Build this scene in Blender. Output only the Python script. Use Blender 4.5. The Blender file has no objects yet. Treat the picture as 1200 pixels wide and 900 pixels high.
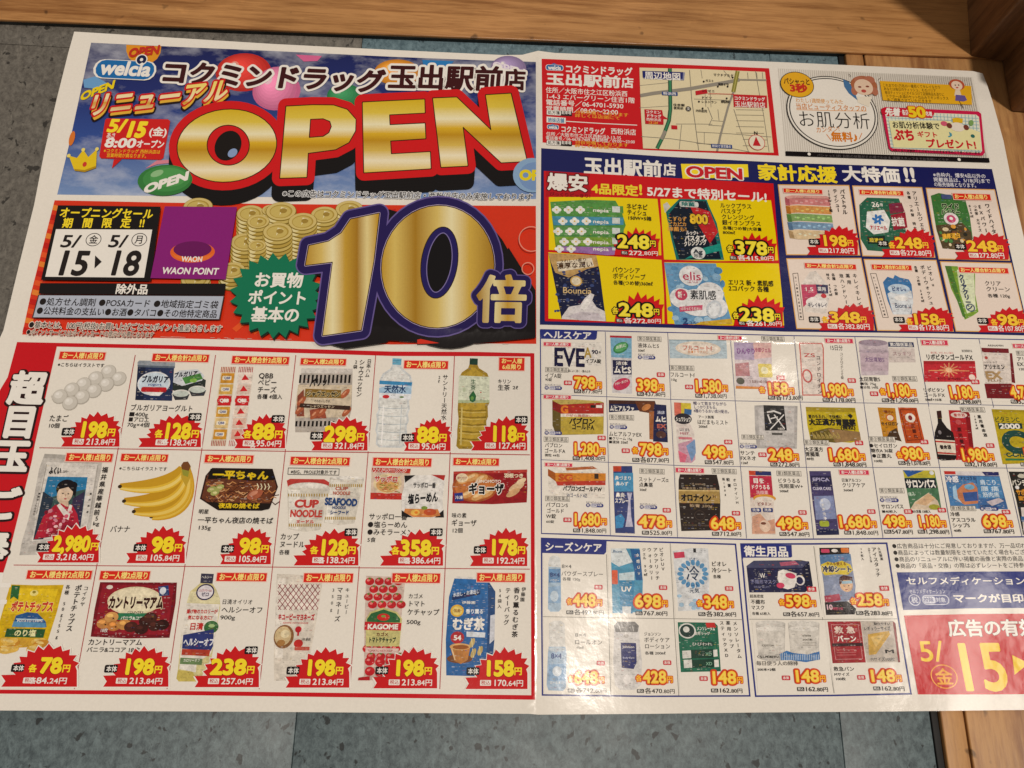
import bpy, math, random
import numpy as np
from mathutils.geometry import tessellate_polygon
from mathutils import Vector, Matrix
random.seed(4)
rng = np.random.default_rng(7)
sc = bpy.context.scene
col = sc.collection

# ------------------------------------------------------------------ camera
CAM_H = 0.365                      # height of the lens above the flyer, metres
FPX = 900.0                        # focal length in units of a 1200 px wide frame
d1 = np.array([52, 2740, -900.]); d1 /= np.linalg.norm(d1)
d2 = np.array([1, -.0285, -.052]); d2 -= d1 * d2.dot(d1); d2 /= np.linalg.norm(d2)
RC = np.array([d2, d1, np.cross(d2, d1)])      # camera axes expressed in the world
cam = bpy.data.cameras.new('camera')
cam.sensor_width = 36; cam.lens = 36 * FPX / 1200
cam.clip_start = 0.01; cam.clip_end = 50
co = bpy.data.objects.new('camera', cam); col.objects.link(co)
co.matrix_world = Matrix([[*RC[0], 0], [*RC[1], 0], [*RC[2], CAM_H], [0, 0, 0, 1]])
sc.camera = co

# ------------------------------------------------------------------ light
world = bpy.data.worlds.new('World'); sc.world = world; world.use_nodes = True
bg = world.node_tree.nodes['Background']
bg.inputs[0].default_value = (1.0, .88, .77, 1); bg.inputs[1].default_value = AMBIENT = .20
sc.view_settings.view_transform = 'Standard'; sc.view_settings.look = 'None'
sc.view_settings.exposure = 0; sc.view_settings.gamma = 1

def lamp(name, pos, size, watts, colour):
    l = bpy.data.lights.new(name, 'AREA'); l.shape = 'DISK'; l.size = size
    l.energy = watts; l.color = colour
    o = bpy.data.objects.new(name, l); col.objects.link(o)
    o.location = pos
    o.rotation_euler = (Vector(pos) - Vector((.05, .1, 0))).to_track_quat('Z', 'Y').to_euler()
    return o
WARM = (1, .895, .785)
lamp('ceiling_lamp', (1.12, -.38, 8.4), .17, 375, WARM)      # high lamp: the main light
lamp('ceiling_lamp', (1.13, 1.03, 2.3), .05, 5, WARM)      # small lamps seen mirrored in the glossy paper
lamp('ceiling_lamp', (1.66, .05, 2.3), .36, 3.5, WARM)

# ------------------------------------------------------------------ flyer surface
def ray(px, py):
    px = np.asarray(px, float); py = np.asarray(py, float)
    c = np.stack([px - 600, 450 - py, np.full(px.shape, -FPX)], -1)
    r = c @ RC.T
    return r / (-r[..., 2:3])
def on_plane(px, py, z=0.0):
    r = ray(px, py) * (np.asarray(CAM_H - z, float)[..., None] if np.ndim(z) else (CAM_H - z))
    r[..., 2] += CAM_H
    return r
def h_smooth(X, Y):
    """height of the folded, slightly wavy paper over the floor"""
    x = X / CAM_H; y = Y / CAM_H
    fy = .402 + .004 * x
    h = .0011 + .0034 * np.exp(-np.abs(x - .0865) / .045) * (.55 + .45 * np.clip(y, 0, 1))
    h += .0024 * np.exp(-np.abs(y - fy) / .03) * (1 - .45 * (x > .0865))
    h += .0008 * np.sin(3.1 * x + 2.3 * y + .6) * np.sin(4.2 * y - 1.1 * x + .4)
    h += .0005 * np.sin(9.5 * x - 3 * y) * np.sin(6.1 * y + 1)
    h += .00022 * np.sin(23 * x + 7 * y) * np.sin(17 * y - 6 * x)
    h += .00012 * np.sin(41 * x + 13 * y + 1) * np.sin(37 * y - 16 * x)
    h += .0035 * np.clip((x - .62) / .2, 0, 1.3) ** 2 * np.clip((y - .35) / .5, 0, 1)
    h += .0016 * np.clip((-.5 - x) / .14, 0, 1.2) ** 2
    h += .0012 * np.clip((.02 - y) / .1, 0, 1.3) ** 2 * (1 + .4 * np.sin(5 * x))
    return np.maximum(h, .00035)
G = 15.0; GX0 = -240; GY0 = 0; NGX = 120; NGY = 70
_gx, _gy = np.meshgrid(GX0 + np.arange(NGX) * G, GY0 + np.arange(NGY) * G, indexing='ij')
_p = on_plane(_gx, _gy); HG = h_smooth(_p[..., 0], _p[..., 1])
def h_lin(px, py):
    u = (px - GX0) / G; v = (py - GY0) / G
    i = np.clip(np.floor(u).astype(int), 0, NGX - 2); j = np.clip(np.floor(v).astype(int), 0, NGY - 2)
    fx = u - i; fy = v - j
    a, b, c, d = HG[i, j], HG[i + 1, j], HG[i, j + 1], HG[i + 1, j + 1]
    return np.where(fx + fy <= 1, a + fx * (b - a) + fy * (c - a), d + (1 - fx) * (c - d) + (1 - fy) * (b - d))
def sheet_pos(px, py, lift):
    return on_plane(px, py, h_lin(px, py) + lift)
def sheet_nrm(P):
    e = .0006
    hx = (h_smooth(P[:, 0] + e, P[:, 1]) - h_smooth(P[:, 0] - e, P[:, 1])) / (2 * e)
    hy = (h_smooth(P[:, 0], P[:, 1] + e) - h_smooth(P[:, 0], P[:, 1] - e)) / (2 * e)
    n = np.stack([-hx, -hy, np.ones_like(hx)], -1)
    return n / np.linalg.norm(n, axis=1, keepdims=True)

def split_family(T, C, w, step):
    """T (n,3,2) triangles, C (n,...) their data; cut along w.p = k*step"""
    for _ in range(400):
        s = (T @ w) / step
        lo = s.min(1); hi = s.max(1)
        k = np.ceil(lo + 1e-4)
        m = k < hi - 1e-4
        if not m.any(): break
        # cut near the middle so the recursion stays short
        km = np.round((lo[m] + hi[m]) / 2); km = np.where((km > lo[m] + 1e-4) & (km < hi[m] - 1e-4), km, k[m])
        t = T[m]; ss = s[m] - km[:, None]; cc = C[m]
        side = ss > 0
        cnt = side.sum(1)
        lone = np.where(cnt == 1, side.argmax(1), (~side).argmax(1))
        r = np.arange(len(t))
        a, b, c = t[r, lone], t[r, (lone + 1) % 3], t[r, (lone + 2) % 3]
        sa, sb, sc_ = ss[r, lone], ss[r, (lone + 1) % 3], ss[r, (lone + 2) % 3]
        ab = a + (b - a) * (sa / (sa - sb))[:, None]
        ac = a + (c - a) * (sa / (sa - sc_))[:, None]
        new = np.concatenate([np.stack([a, ab, ac], 1), np.stack([ab, b, c], 1), np.stack([ab, c, ac], 1)])
        nc = np.concatenate([cc, cc, cc])
        T = np.concatenate([T[~m], new]); C = np.concatenate([C[~m], nc])
    e1 = T[:, 1] - T[:, 0]; e2 = T[:, 2] - T[:, 0]
    ar = np.abs(e1[:, 0] * e2[:, 1] - e1[:, 1] * e2[:, 0])
    k = ar > 1e-5
    return T[k], C[k]
def split_all(T, C, step=G):
    for w in ((1, 0), (0, 1), (1, 1)):
        T, C = split_family(T, C, np.array(w, float), step)
    return T, C

# ------------------------------------------------------------------ materials
def nt(mat):
    mat.use_nodes = True
    return mat.node_tree, mat.node_tree.nodes, mat.node_tree.links, mat.node_tree.nodes['Principled BSDF']
def lin(h):
    if not isinstance(h, str): return np.array(h, float)
    h = h.lstrip('#'); 
    if len(h) == 3: h = ''.join(a * 2 for a in h)
    c = np.array([int(h[i:i + 2], 16) / 255 for i in (0, 2, 4)])
    return np.where(c <= .04045, c / 12.92, ((c + .055) / 1.055) ** 2.4)
def make_print(name, sky=False, photo=False):
    m = bpy.data.materials.new(name); t, N, L, B = nt(m)
    tc = N.new('ShaderNodeTexCoord')
    at = N.new('ShaderNodeAttribute'); at.attribute_name = 'ink'
    no = N.new('ShaderNodeTexNoise'); no.inputs['Scale'].default_value = 900; no.inputs['Detail'].default_value = 3
    L.new(tc.outputs['Object'], no.inputs['Vector'])
    mr = N.new('ShaderNodeMapRange'); mr.inputs[3].default_value = .93; mr.inputs[4].default_value = 1.07
    if photo:
        no.inputs['Scale'].default_value = 420; no.inputs['Detail'].default_value = 5; no.inputs['Roughness'].default_value = .7
        mr.inputs[1].default_value = .3; mr.inputs[2].default_value = .7; mr.inputs[3].default_value = .72; mr.inputs[4].default_value = 1.24
    L.new(no.outputs['Fac'], mr.inputs[0])
    mx = N.new('ShaderNodeMix'); mx.data_type = 'RGBA'; mx.blend_type = 'MULTIPLY'; mx.inputs[0].default_value = 1
    src = at.outputs['Color']
    if sky:
        mp = N.new('ShaderNodeMapping'); mp.inputs['Scale'].default_value = (26, 46, 30); mp.inputs['Rotation'].default_value = (0, 0, .5)
        cl = N.new('ShaderNodeTexNoise'); cl.inputs['Scale'].default_value = 1.0; cl.inputs['Detail'].default_value = 7; cl.inputs['Roughness'].default_value = .6
        L.new(tc.outputs['Object'], mp.inputs[0]); L.new(mp.outputs[0], cl.inputs['Vector'])
        rp = N.new('ShaderNodeValToRGB'); e = rp.color_ramp.elements
        e[0].position = .46; e[0].color = (0, 0, 0, 1); e[1].position = .76; e[1].color = (.8, .8, .8, 1)
        L.new(cl.outputs['Fac'], rp.inputs[0])
        m2 = N.new('ShaderNodeMix'); m2.data_type = 'RGBA'; m2.inputs[7].default_value = (.75, .78, .86, 1)
        L.new(rp.outputs[0], m2.inputs[0]); L.new(src, m2.inputs[6]); src = m2.outputs[2]
    L.new(src, mx.inputs[6]); L.new(mr.outputs[0], mx.inputs[7])
    L.new(mx.outputs[2], B.inputs['Base Color'])
    # coated stock: soft sheen, faint crinkle
    n2 = N.new('ShaderNodeTexNoise'); n2.inputs['Scale'].default_value = 140; n2.inputs['Detail'].default_value = 4
    L.new(tc.outputs['Object'], n2.inputs['Vector'])
    bp = N.new('ShaderNodeBump'); bp.inputs['Strength'].default_value = .07; bp.inputs['Distance'].default_value = .0012
    L.new(n2.outputs['Fac'], bp.inputs['Height']); L.new(bp.outputs[0], B.inputs['Normal'])
    B.inputs['Roughness'].default_value = .13
    B.inputs['Specular IOR Level'].default_value = .5
    return m
PRINT = make_print('printed_coated_paper'); SKYPRINT = make_print('printed_sky_photo', True); PHOTO = make_print('printed_product_photo', False, True)

def wood(name, base, dark, scale=(3, 40, 40), rough=.42, seed=0.0, axis_x=True):
    m = bpy.data.materials.new(name); t, N, L, B = nt(m)
    tc = N.new('ShaderNodeTexCoord'); mp = N.new('ShaderNodeMapping')
    mp.inputs['Scale'].default_value = scale; mp.inputs['Location'].default_value = (seed, seed * 1.7, seed * .3)
    L.new(tc.outputs['Object'], mp.inputs[0])
    n0 = N.new('ShaderNodeTexNoise'); n0.inputs['Scale'].default_value = 1.2; n0.inputs['Detail'].default_value = 3; n0.inputs['Distortion'].default_value = .8
    L.new(mp.outputs[0], n0.inputs['Vector'])
    wv = N.new('ShaderNodeMath'); wv.operation = 'MULTIPLY'; wv.inputs[1].default_value = 13
    L.new(n0.outputs['Fac'], wv.inputs[0])
    sn = N.new('ShaderNodeMath'); sn.operation = 'SINE'; L.new(wv.outputs[0], sn.inputs[0])
    n1 = N.new('ShaderNodeTexNoise'); n1.inputs['Scale'].default_value = 7; n1.inputs['Detail'].default_value = 8; n1.inputs['Roughness'].default_value = .7
    L.new(mp.outputs[0], n1.inputs['Vector'])
    ad = N.new('ShaderNodeMath'); ad.operation = 'MULTIPLY_ADD'; ad.inputs[1].default_value = .13; L.new(sn.outputs[0], ad.inputs[0]); L.new(n1.outputs['Fac'], ad.inputs[2])
    rp = N.new('ShaderNodeValToRGB'); e = rp.color_ramp.elements
    e[0].position = .28; e[0].color = (*lin(dark), 1); e[1].position = .66; e[1].color = (*lin(base), 1)
    L.new(ad.outputs[0], rp.inputs[0])
    # wear: broad light scuffs and dirt
    n3 = N.new('ShaderNodeTexNoise'); n3.inputs['Scale'].default_value = 14; n3.inputs['Detail'].default_value = 6
    L.new(tc.outputs['Object'], n3.inputs['Vector'])
    r3 = N.new('ShaderNodeMapRange'); r3.inputs[1].default_value = .3; r3.inputs[2].default_value = .75; r3.inputs[3].default_value = .78; r3.inputs[4].default_value = 1.12
    L.new(n3.outputs['Fac'], r3.inputs[0])
    mx = N.new('ShaderNodeMix'); mx.data_type = 'RGBA'; mx.blend_type = 'MULTIPLY'; mx.inputs[0].default_value = 1
    L.new(rp.outputs[0], mx.inputs[6]); L.new(r3.outputs[0], mx.inputs[7]); L.new(mx.outputs[2], B.inputs['Base Color'])
    n4 = N.new('ShaderNodeTexNoise'); n4.inputs['Scale'].default_value = 95; n4.inputs['Detail'].default_value = 2; L.new(tc.outputs['Object'], n4.inputs['Vector'])
    r4 = N.new('ShaderNodeMapRange'); r4.inputs[1].default_value = .70; r4.inputs[2].default_value = .76; r4.inputs[3].default_value = 1; r4.inputs[4].default_value = .42; L.new(n4.outputs['Fac'], r4.inputs[0])
    n5 = N.new('ShaderNodeTexNoise'); n5.inputs['Scale'].default_value = 60; n5.inputs['Detail'].default_value = 5; L.new(tc.outputs['Object'], n5.inputs['Vector'])
    r5 = N.new('ShaderNodeMapRange'); r5.inputs[1].default_value = .66; r5.inputs[2].default_value = .8; r5.inputs[3].default_value = 1; r5.inputs[4].default_value = 1.35; L.new(n5.outputs['Fac'], r5.inputs[0])
    pm = N.new('ShaderNodeMath'); pm.operation = 'MULTIPLY'; L.new(r4.outputs[0], pm.inputs[0]); L.new(r5.outputs[0], pm.inputs[1])
    mw = N.new('ShaderNodeMix'); mw.data_type = 'RGBA'; mw.blend_type = 'MULTIPLY'; mw.inputs[0].default_value = 1
    L.new(mx.outputs[2], mw.inputs[6]); L.new(pm.outputs[0], mw.inputs[7]); L.new(mw.outputs[2], B.inputs['Base Color'])
    rr = N.new('ShaderNodeMapRange'); rr.inputs[3].default_value = rough - .12; rr.inputs[4].default_value = rough + .15
    L.new(n3.outputs['Fac'], rr.inputs[0]); L.new(rr.outputs[0], B.inputs['Roughness'])
    bp = N.new('ShaderNodeBump'); bp.inputs['Strength'].default_value = .25; bp.inputs['Distance'].default_value = .0006
    L.new(ad.outputs[0], bp.inputs['Height']); L.new(bp.outputs[0], B.inputs['Normal'])
    return m
def tile_mat(name, base, streak, speck, seed):
    m = bpy.data.materials.new(name); t, N, L, B = nt(m)
    tc = N.new('ShaderNodeTexCoord'); mp = N.new('ShaderNodeMapping'); mp.inputs['Location'].default_value = (seed, seed * 2, 0)
    L.new(tc.outputs['Object'], mp.inputs[0])
    def noise(sx, sy, s, d, ro=.6, dist=0):
        q = N.new('ShaderNodeMapping'); q.inputs['Scale'].default_value = (sx, sy, 1); L.new(mp.outputs[0], q.inputs[0])
        n = N.new('ShaderNodeTexNoise'); n.inputs['Scale'].default_value = s; n.inputs['Detail'].default_value = d
        n.inputs['Roughness'].default_value = ro; n.inputs['Distortion'].default_value = dist; L.new(q.outputs[0], n.inputs['Vector']); return n
    def ramp(src, p0, c0, p1, c1):
        r = N.new('ShaderNodeValToRGB'); e = r.color_ramp.elements; e[0].position = p0; e[0].color = (*c0, 1); e[1].position = p1; e[1].color = (*c1, 1)
        L.new(src.outputs['Fac'], r.inputs[0]); return r
    a = ramp(noise(1, .75, 300, 9, .8, .3), .38, lin(base) * .72, .63, lin(streak))
    # dark mottles of several sizes
    dk = ramp(noise(1, .8, 230, 3, .45, .25), .655, (0, 0, 0), .69, (.85, .85, .85))
    dk2 = ramp(noise(.8, 1, 420, 3, .5, .4), .66, (0, 0, 0), .76, (.8, .8, .8))
    lt = ramp(noise(1, .35, 330, 3, .6, .6), .60, (0, 0, 0), .78, (.6, .6, .6))
    cur = a.outputs[0]
    for msk, c in ((lt, lin(streak) * 1.5), (dk, lin(speck)), (dk2, lin(speck) * 1.3)):
        x = N.new('ShaderNodeMix'); x.data_type = 'RGBA'; L.new(msk.outputs[0], x.inputs[0]); L.new(cur, x.inputs[6]); x.inputs[7].default_value = (*c, 1); cur = x.outputs[2]
    L.new(cur, B.inputs['Base Color']); B.inputs['Roughness'].default_value = .42
    big = noise(1, 1, 30, 5); r3 = N.new('ShaderNodeMapRange'); r3.inputs[3].default_value = .34; r3.inputs[4].default_value = .6
    L.new(big.outputs['Fac'], r3.inputs[0]); L.new(r3.outputs[0], B.inputs['Roughness'])
    bp = N.new('ShaderNodeBump'); bp.inputs['Strength'].default_value = .35; bp.inputs['Distance'].default_value = .0004
    L.new(a.outputs[0], bp.inputs['Height']); L.new(bp.outputs[0], B.inputs['Normal'])
    return m
def plain(name, c, rough=.6):
    m = bpy.data.materials.new(name); t, N, L, B = nt(m)
    tc = N.new('ShaderNodeTexCoord'); n = N.new('ShaderNodeTexNoise'); n.inputs['Scale'].default_value = 120; n.inputs['Detail'].default_value = 5
    L.new(tc.outputs['Object'], n.inputs['Vector'])
    r = N.new('ShaderNodeValToRGB'); e = r.color_ramp.elements; e[0].position = .3; e[0].color = (*(lin(c) * .6), 1); e[1].position = .7; e[1].color = (*(lin(c) * 1.25), 1)
    L.new(n.outputs['Fac'], r.inputs[0]); L.new(r.outputs[0], B.inputs['Base Color']); B.inputs['Roughness'].default_value = rough
    return m
M_PLANK = wood('varnished_step_wood', '#c9935a', '#925f30', (5, 85, 85), .3, 1.3)
M_SILL = wood('pale_sill_wood', '#c4935c', '#95633a', (50, 6, 50), .45, 4.1)
M_POST = wood('brown_post_wood', '#8f6540', '#5c3c22', (45, 45, 5), .45, 2.2)
M_POST2 = wood('reddish_panel_wood', '#7d4a28', '#54301a', (45, 45, 5), .5, 8.2)
M_BLUE = tile_mat('blue_grey_marbled_vinyl', '#49595f', '#6b7c80', '#101416', 0)
M_BLUE2 = tile_mat('blue_vinyl', '#56727e', '#76909a', '#2a3a42', 3.1)
M_GREY = tile_mat('warm_grey_marbled_vinyl', '#605c56', '#7c7870', '#24221f', 7.7)
M_RUBBER = plain('black_rubber', '#141414', .7)
M_GAP = plain('dirty_joint', '#3c403f', .9)

# ------------------------------------------------------------------ setting
def box(name, x0, x1, y0, y1, z0, z1, mat, parent=None, bevel=0.0, quad=None):
    """box, or (quad) a prism over four ground points"""
    q = quad or [(x0, y0), (x1, y0), (x1, y1), (x0, y1)]
    vs = [(x, y, z0) for x, y in q] + [(x, y, z1) for x, y in q]
    fs = [(3, 2, 1, 0), (4, 5, 6, 7)] + [(i, (i + 1) % 4, (i + 1) % 4 + 4, i + 4) for i in range(4)]
    me = bpy.data.meshes.new(name); me.from_pydata(vs, [], fs); me.materials.append(mat)
    if bevel:
        import bmesh
        b = bmesh.new(); b.from_mesh(me)
        bmesh.ops.bevel(b, geom=list(b.edges), offset=bevel, segments=3, affect='EDGES', profile=.5)
        for f in b.faces: f.smooth = True
        b.to_mesh(me); b.free()
        try: me.set_sharp_from_angle(angle=.7)
        except Exception: pass
    o = bpy.data.objects.new(name, me); col.objects.link(o); o.parent = parent
    return o
def w2(px, py, z=0.0):
    p = on_plane(px, py, z); return float(p[0]), float(p[1])
def empty(name, loc=(0, 0, 0)):
    o = bpy.data.objects.new(name, None); o.empty_display_size = .02; col.objects.link(o); o.location = loc; return o
def tag(o, label=None, cat=None, kind=None, group=None):
    if label: o['label'] = label
    if cat: o['category'] = cat
    if kind: o['kind'] = kind
    if group: o['group'] = group
    return o

FZ = -.0030                                       # top of the vinyl floor
fl = box('floor', -1.6, 1.6, -1.4, 1.6, FZ - .02, FZ - .0022, M_GAP); tag(fl, 'vinyl tile floor in blue grey and warm grey', kind='structure')
sx1, _ = w2(343, 850, FZ); sx0, _ = w2(427, 48, FZ); sx = (sx1 + sx0) / 2
TW = w2(982, 850, FZ)[0] - sx1
sy = w2(300, 560, FZ)[1]
xr = w2(1094, 870, FZ)[0]
for i in range(-5, 2):
    for j in range(-5, 5):
        x0 = sx + i * TW; x1 = x0 + TW; y0 = sy + j * TW; y1 = y0 + TW
        if i == 1: x1 = min(x1, xr)
        if x1 <= x0: continue
        mt = M_GREY if (i < 0 and j >= 0) else (M_BLUE2 if j >= 0 else M_BLUE)
        g = .0001
        t = box('floor_tile', x0 + g, x1 - g, y0 + g, y1 - g, FZ - .002, FZ - .00003 * ((i * 7 + j * 3) % 4), mt, fl, .0003)

# raised wooden step along the back
PZ = .0014
a = w2(-300, 11, PZ); b = w2(1135, 66.5, PZ)
k = (b[1] - a[1]) / (b[0] - a[0])
yA = a[1] + k * (-.9 - a[0]); yB = a[1] + k * (1.2 - a[0])
st = empty('wooden_step', (0, w2(600, 40)[1], FZ)); tag(st, 'varnished brown wooden step board with rounded front edge running behind the flyer', 'step')
def under(o, root):
    o.parent = root; o.matrix_parent_inverse = root.matrix_world.inverted() if False else Matrix.Translation(-root.location)
    return o
under(box('board', 0, 0, 0, 0, PZ - .0020, PZ, M_PLANK, None, .0006, quad=[(-.9, yA), (1.2, yB), (1.2, yB + .32), (-.9, yA + .32)]), st)
under(box('riser', 0, 0, 0, 0, FZ - .001, PZ - .0021, M_GAP, None, 0, quad=[(-.9, yA + .0007), (1.2, yB + .0007), (1.2, yB + .3), (-.9, yA + .3)]), st)

# wooden sill on the right, in two boards, with a black rubber strip against the vinyl
SZ = -.0006
sl = empty('wooden_sill', (w2(1150, 700)[0], .1, FZ)); tag(sl, 'pale wooden sill of a narrow strip and a wide plank under the right side of the flyer', 'sill')
xa = w2(1107, 868, SZ)[0]; xb = w2(1134, 868, SZ)[0]
yback = yA + k * (w2(1010, 60)[0] + .9) + .006
under(box('trim_strip', xa, xb, -1.2, yback, FZ - .002, SZ, M_SILL, None, .0007), sl)
under(box('plank', xb + .0011, 1.2, -1.2, yback, FZ - .002, SZ - .0001, M_SILL, None, .0007), sl)
rs = box('rubber_strip', xr + .0002, xa - .0004, -1.2, yback, FZ - .002, FZ + .0006, M_RUBBER, None, .0004)
tag(rs, 'black rubber joint strip between the grey vinyl floor and the pale wooden sill', 'strip')

# upright post and panel at the back right
def upright(name, p0, p1, z, depth, h, mat, label, cat, yaw=0):
    x0, y0 = w2(*p0, z); x1, y1 = w2(*p1, z)
    o = empty(name, (x0, y0, z)); tag(o, label, cat)
    dx, dy = x1 - x0, y1 - y0; L_ = math.hypot(dx, dy); nx, ny = -dy / L_ * depth, dx / L_ * depth
    under(box('shaft', 0, 0, 0, 0, z, z + h, mat, None, .0015, quad=[(x0, y0), (x1, y1), (x1 + nx, y1 + ny), (x0 + nx, y0 + ny)]), o)
    return o
po = upright('wooden_post', (1136, 67), (1181, 74), PZ * .3, .16, .62, M_POST, 'tall brown wooden post standing at the far right end of the step', 'post')
pa = upright('cabinet_side', (1184, 131), (1290, 140), SZ, .11, .20, M_POST, 'wooden cabinet side standing on the sill beside the top right corner of the flyer', 'panel')

# ------------------------------------------------------------------ print toolkit
XS = np.array([0, 320, 620, 640, 780, 900, 1040, 1200.])
YS = np.array([50, 140, 235, 300, 400, 530, 660, 820.])
SV = np.array([
 [.055, .05, .042, .045, .040, .045, .045, .045],
 [.030, .028, .022, .055, .055, .040, .035, .035],
 [.018, .014, .008, .060, .052, .040, .028, .025],
 [.018, .014, .010, .045, .045, .035, .028, .025],
 [.022, .020, .016, .030, .027, .020, .012, .012],
 [.019, .017, .014, .033, .033, .020, .008, .004],
 [.008, .008, .008, .025, .020, .010, -.006, -.008],
 [.006, .006, .006, .002, .001, 0, -.005, -.008]])
def slope(x, y):
    i = int(np.clip(np.searchsorted(XS, x) - 1, 0, 6)); j = int(np.clip(np.searchsorted(YS, y) - 1, 0, 6))
    u = min(max((x - XS[i]) / (XS[i + 1] - XS[i]), 0), 1); v = min(max((y - YS[j]) / (YS[j + 1] - YS[j]), 0), 1)
    return float((SV[j, i] * (1 - u) + SV[j, i + 1] * u) * (1 - v) + (SV[j + 1, i] * (1 - u) + SV[j + 1, i + 1] * u) * v)
def lean(x, y):
    k = 1 + (.3 if y > 420 else .18) * min(max((x - 650) / 350, 0), 1)
    return (x - 652) / (y + 2290) * k

# signed distance outlines: any set of triangles or loops, grown or shrunk to a clean contour
def contour(segs, inside, d, x0, x1, y0, y1, res, tol):
    nx = int(math.ceil((x1 - x0) * res)) + 1; ny = int(math.ceil((y1 - y0) * res)) + 1
    gx = x0 + np.arange(nx) / res; gy = y0 + np.arange(ny) / res
    PX, PY = np.meshgrid(gx, gy, indexing='ij')
    pts = np.stack([PX.ravel(), PY.ravel()], 1).astype(np.float32)
    D = np.full(len(pts), 1e9, np.float32)
    for a_, b_ in segs:
        v = b_ - a_; L2 = float(v @ v)
        if L2 < 1e-12: continue
        t = np.clip(((pts - a_) @ v) / L2, 0, 1)
        q = pts - a_ - t[:, None] * v
        D = np.minimum(D, q[:, 0] ** 2 + q[:, 1] ** 2)
    D = np.sqrt(D); ins = inside(pts)
    return np.where(ins, -D, D).reshape(nx, ny), gx, gy
def march(F, gx, gy, tol):
    """closed loops of F = 0"""
    nx, ny = F.shape
    F = np.where(F == 0, 1e-7, F)
    S = F < 0
    amb = S[:-1, :-1].astype(int) + S[1:, :-1] * 2 + S[1:, 1:] * 4 + S[:-1, 1:] * 8
    nxt = {}
    def ept(e):
        ty, i, j = e
        if ty == 0:
            a, b = F[i, j], F[i + 1, j]; t = a / (a - b); return (gx[i] + t * (gx[i + 1] - gx[i]), gy[j])
        a, b = F[i, j], F[i, j + 1]; t = a / (a - b); return (gx[i], gy[j] + t * (gy[j + 1] - gy[j]))
    TB = {1: ((3, 0),), 2: ((0, 1),), 3: ((3, 1),), 4: ((1, 2),), 5: ((3, 0), (1, 2)), 6: ((0, 2),), 7: ((3, 2),),
          8: ((2, 3),), 9: ((2, 0),), 10: ((0, 1), (2, 3)), 11: ((2, 1),), 12: ((1, 3),), 13: ((1, 0),), 14: ((0, 3),)}
    I, J = np.nonzero((amb > 0) & (amb < 15))
    for i, j in zip(I.tolist(), J.tolist()):
        ed = ((0, i, j), (1, i + 1, j), (0, i, j + 1), (1, i, j))
        for p, q in TB[int(amb[i, j])]: nxt[ed[p]] = ed[q]
    loops = []
    while nxt:
        s = next(iter(nxt)); L_ = []; c = s
        while c in nxt:
            L_.append(ept(c)); c = nxt.pop(c)
        if len(L_) < 4: continue
        P = np.array(L_)
        h = len(P) // 2
        A = np.concatenate([dp(P[:h + 1], tol)[:-1], dp(np.concatenate([P[h:], P[:1]]), tol)[:-1]])
        if len(A) >= 3: loops.append(A)
    return loops
def dp(P, tol):
    keep = np.zeros(len(P), bool); keep[0] = keep[-1] = True; st_ = [(0, len(P) - 1)]
    while st_:
        a, b = st_.pop()
        if b <= a + 1: continue
        v = P[b] - P[a]; L_ = math.hypot(*v) + 1e-12
        dd = np.abs((P[a + 1:b, 0] - P[a, 0]) * v[1] - (P[a + 1:b, 1] - P[a, 1]) * v[0]) / L_
        m = int(dd.argmax())
        if dd[m] > tol: k_ = a + 1 + m; keep[k_] = True; st_ += [(a, k_), (k_, b)]
    return P[keep]
def pip(p, L_):
    x, y = L_[:, 0], L_[:, 1]; x2, y2 = np.roll(x, -1), np.roll(y, -1)
    c_ = (y > p[1]) != (y2 > p[1])
    with np.errstate(divide='ignore', invalid='ignore'): xi = (x2 - x) * (p[1] - y) / (y2 - y) + x
    return bool((c_ & (p[0] < xi)).sum() % 2)
def shoelace(L_):
    x, y = L_[:, 0], L_[:, 1]; return abs((x * np.roll(y, -1) - y * np.roll(x, -1)).sum()) / 2
def fill(loops):
    """loops -> triangles (n,3,2); nesting decides islands and holes"""
    if not loops: return np.zeros((0, 3, 2))
    Ls = [np.asarray(l_, float) for l_ in loops]; n = len(Ls)
    if n == 1: groups = [[Ls[0]]]
    else:
        inn = [[j for j in range(n) if j != i and pip(Ls[i][0], Ls[j])] for i in range(n)]
        groups = []
        for i in range(n):
            if len(inn[i]) % 2 == 0:
                groups.append([Ls[i]] + [Ls[j] for j in range(n) if len(inn[j]) == len(inn[i]) + 1 and i in inn[j]])
    out = []
    for g in groups:
        want = shoelace(g[0]) - sum(shoelace(l_) for l_ in g[1:]); best = None
        size = max(np.ptp(g[0][:, 0]), np.ptp(g[0][:, 1]))
        for k_ in range(14):                       # the filler trips over aligned points now and then: nudge and retry
            r_ = np.random.default_rng(k_); gg = g if k_ == 0 else [l_ + r_.normal(0, size * 3e-4 * (1 + k_ // 4), l_.shape) for l_ in g]
            if k_ % 2: c_, s_ = math.cos(k_), math.sin(k_); vv = [l_ @ np.array([[c_, -s_], [s_, c_]]) for l_ in gg]
            else: vv = gg
            t = tessellate_polygon([[Vector((p[0], p[1], 0)) for p in l_] for l_ in vv])
            if not len(t): continue
            T_ = np.concatenate(gg)[np.array(t)]; e1 = T_[:, 1] - T_[:, 0]; e2 = T_[:, 2] - T_[:, 0]
            err = abs(np.abs(e1[:, 0] * e2[:, 1] - e1[:, 1] * e2[:, 0]).sum() / 2 - want)
            if best is None or err < best[0]: best = (err, T_)
            if err < .01 * want + 1e-9: break
        if best is not None: out.append(best[1])
    return np.concatenate(out) if out else np.zeros((0, 3, 2))

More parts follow.
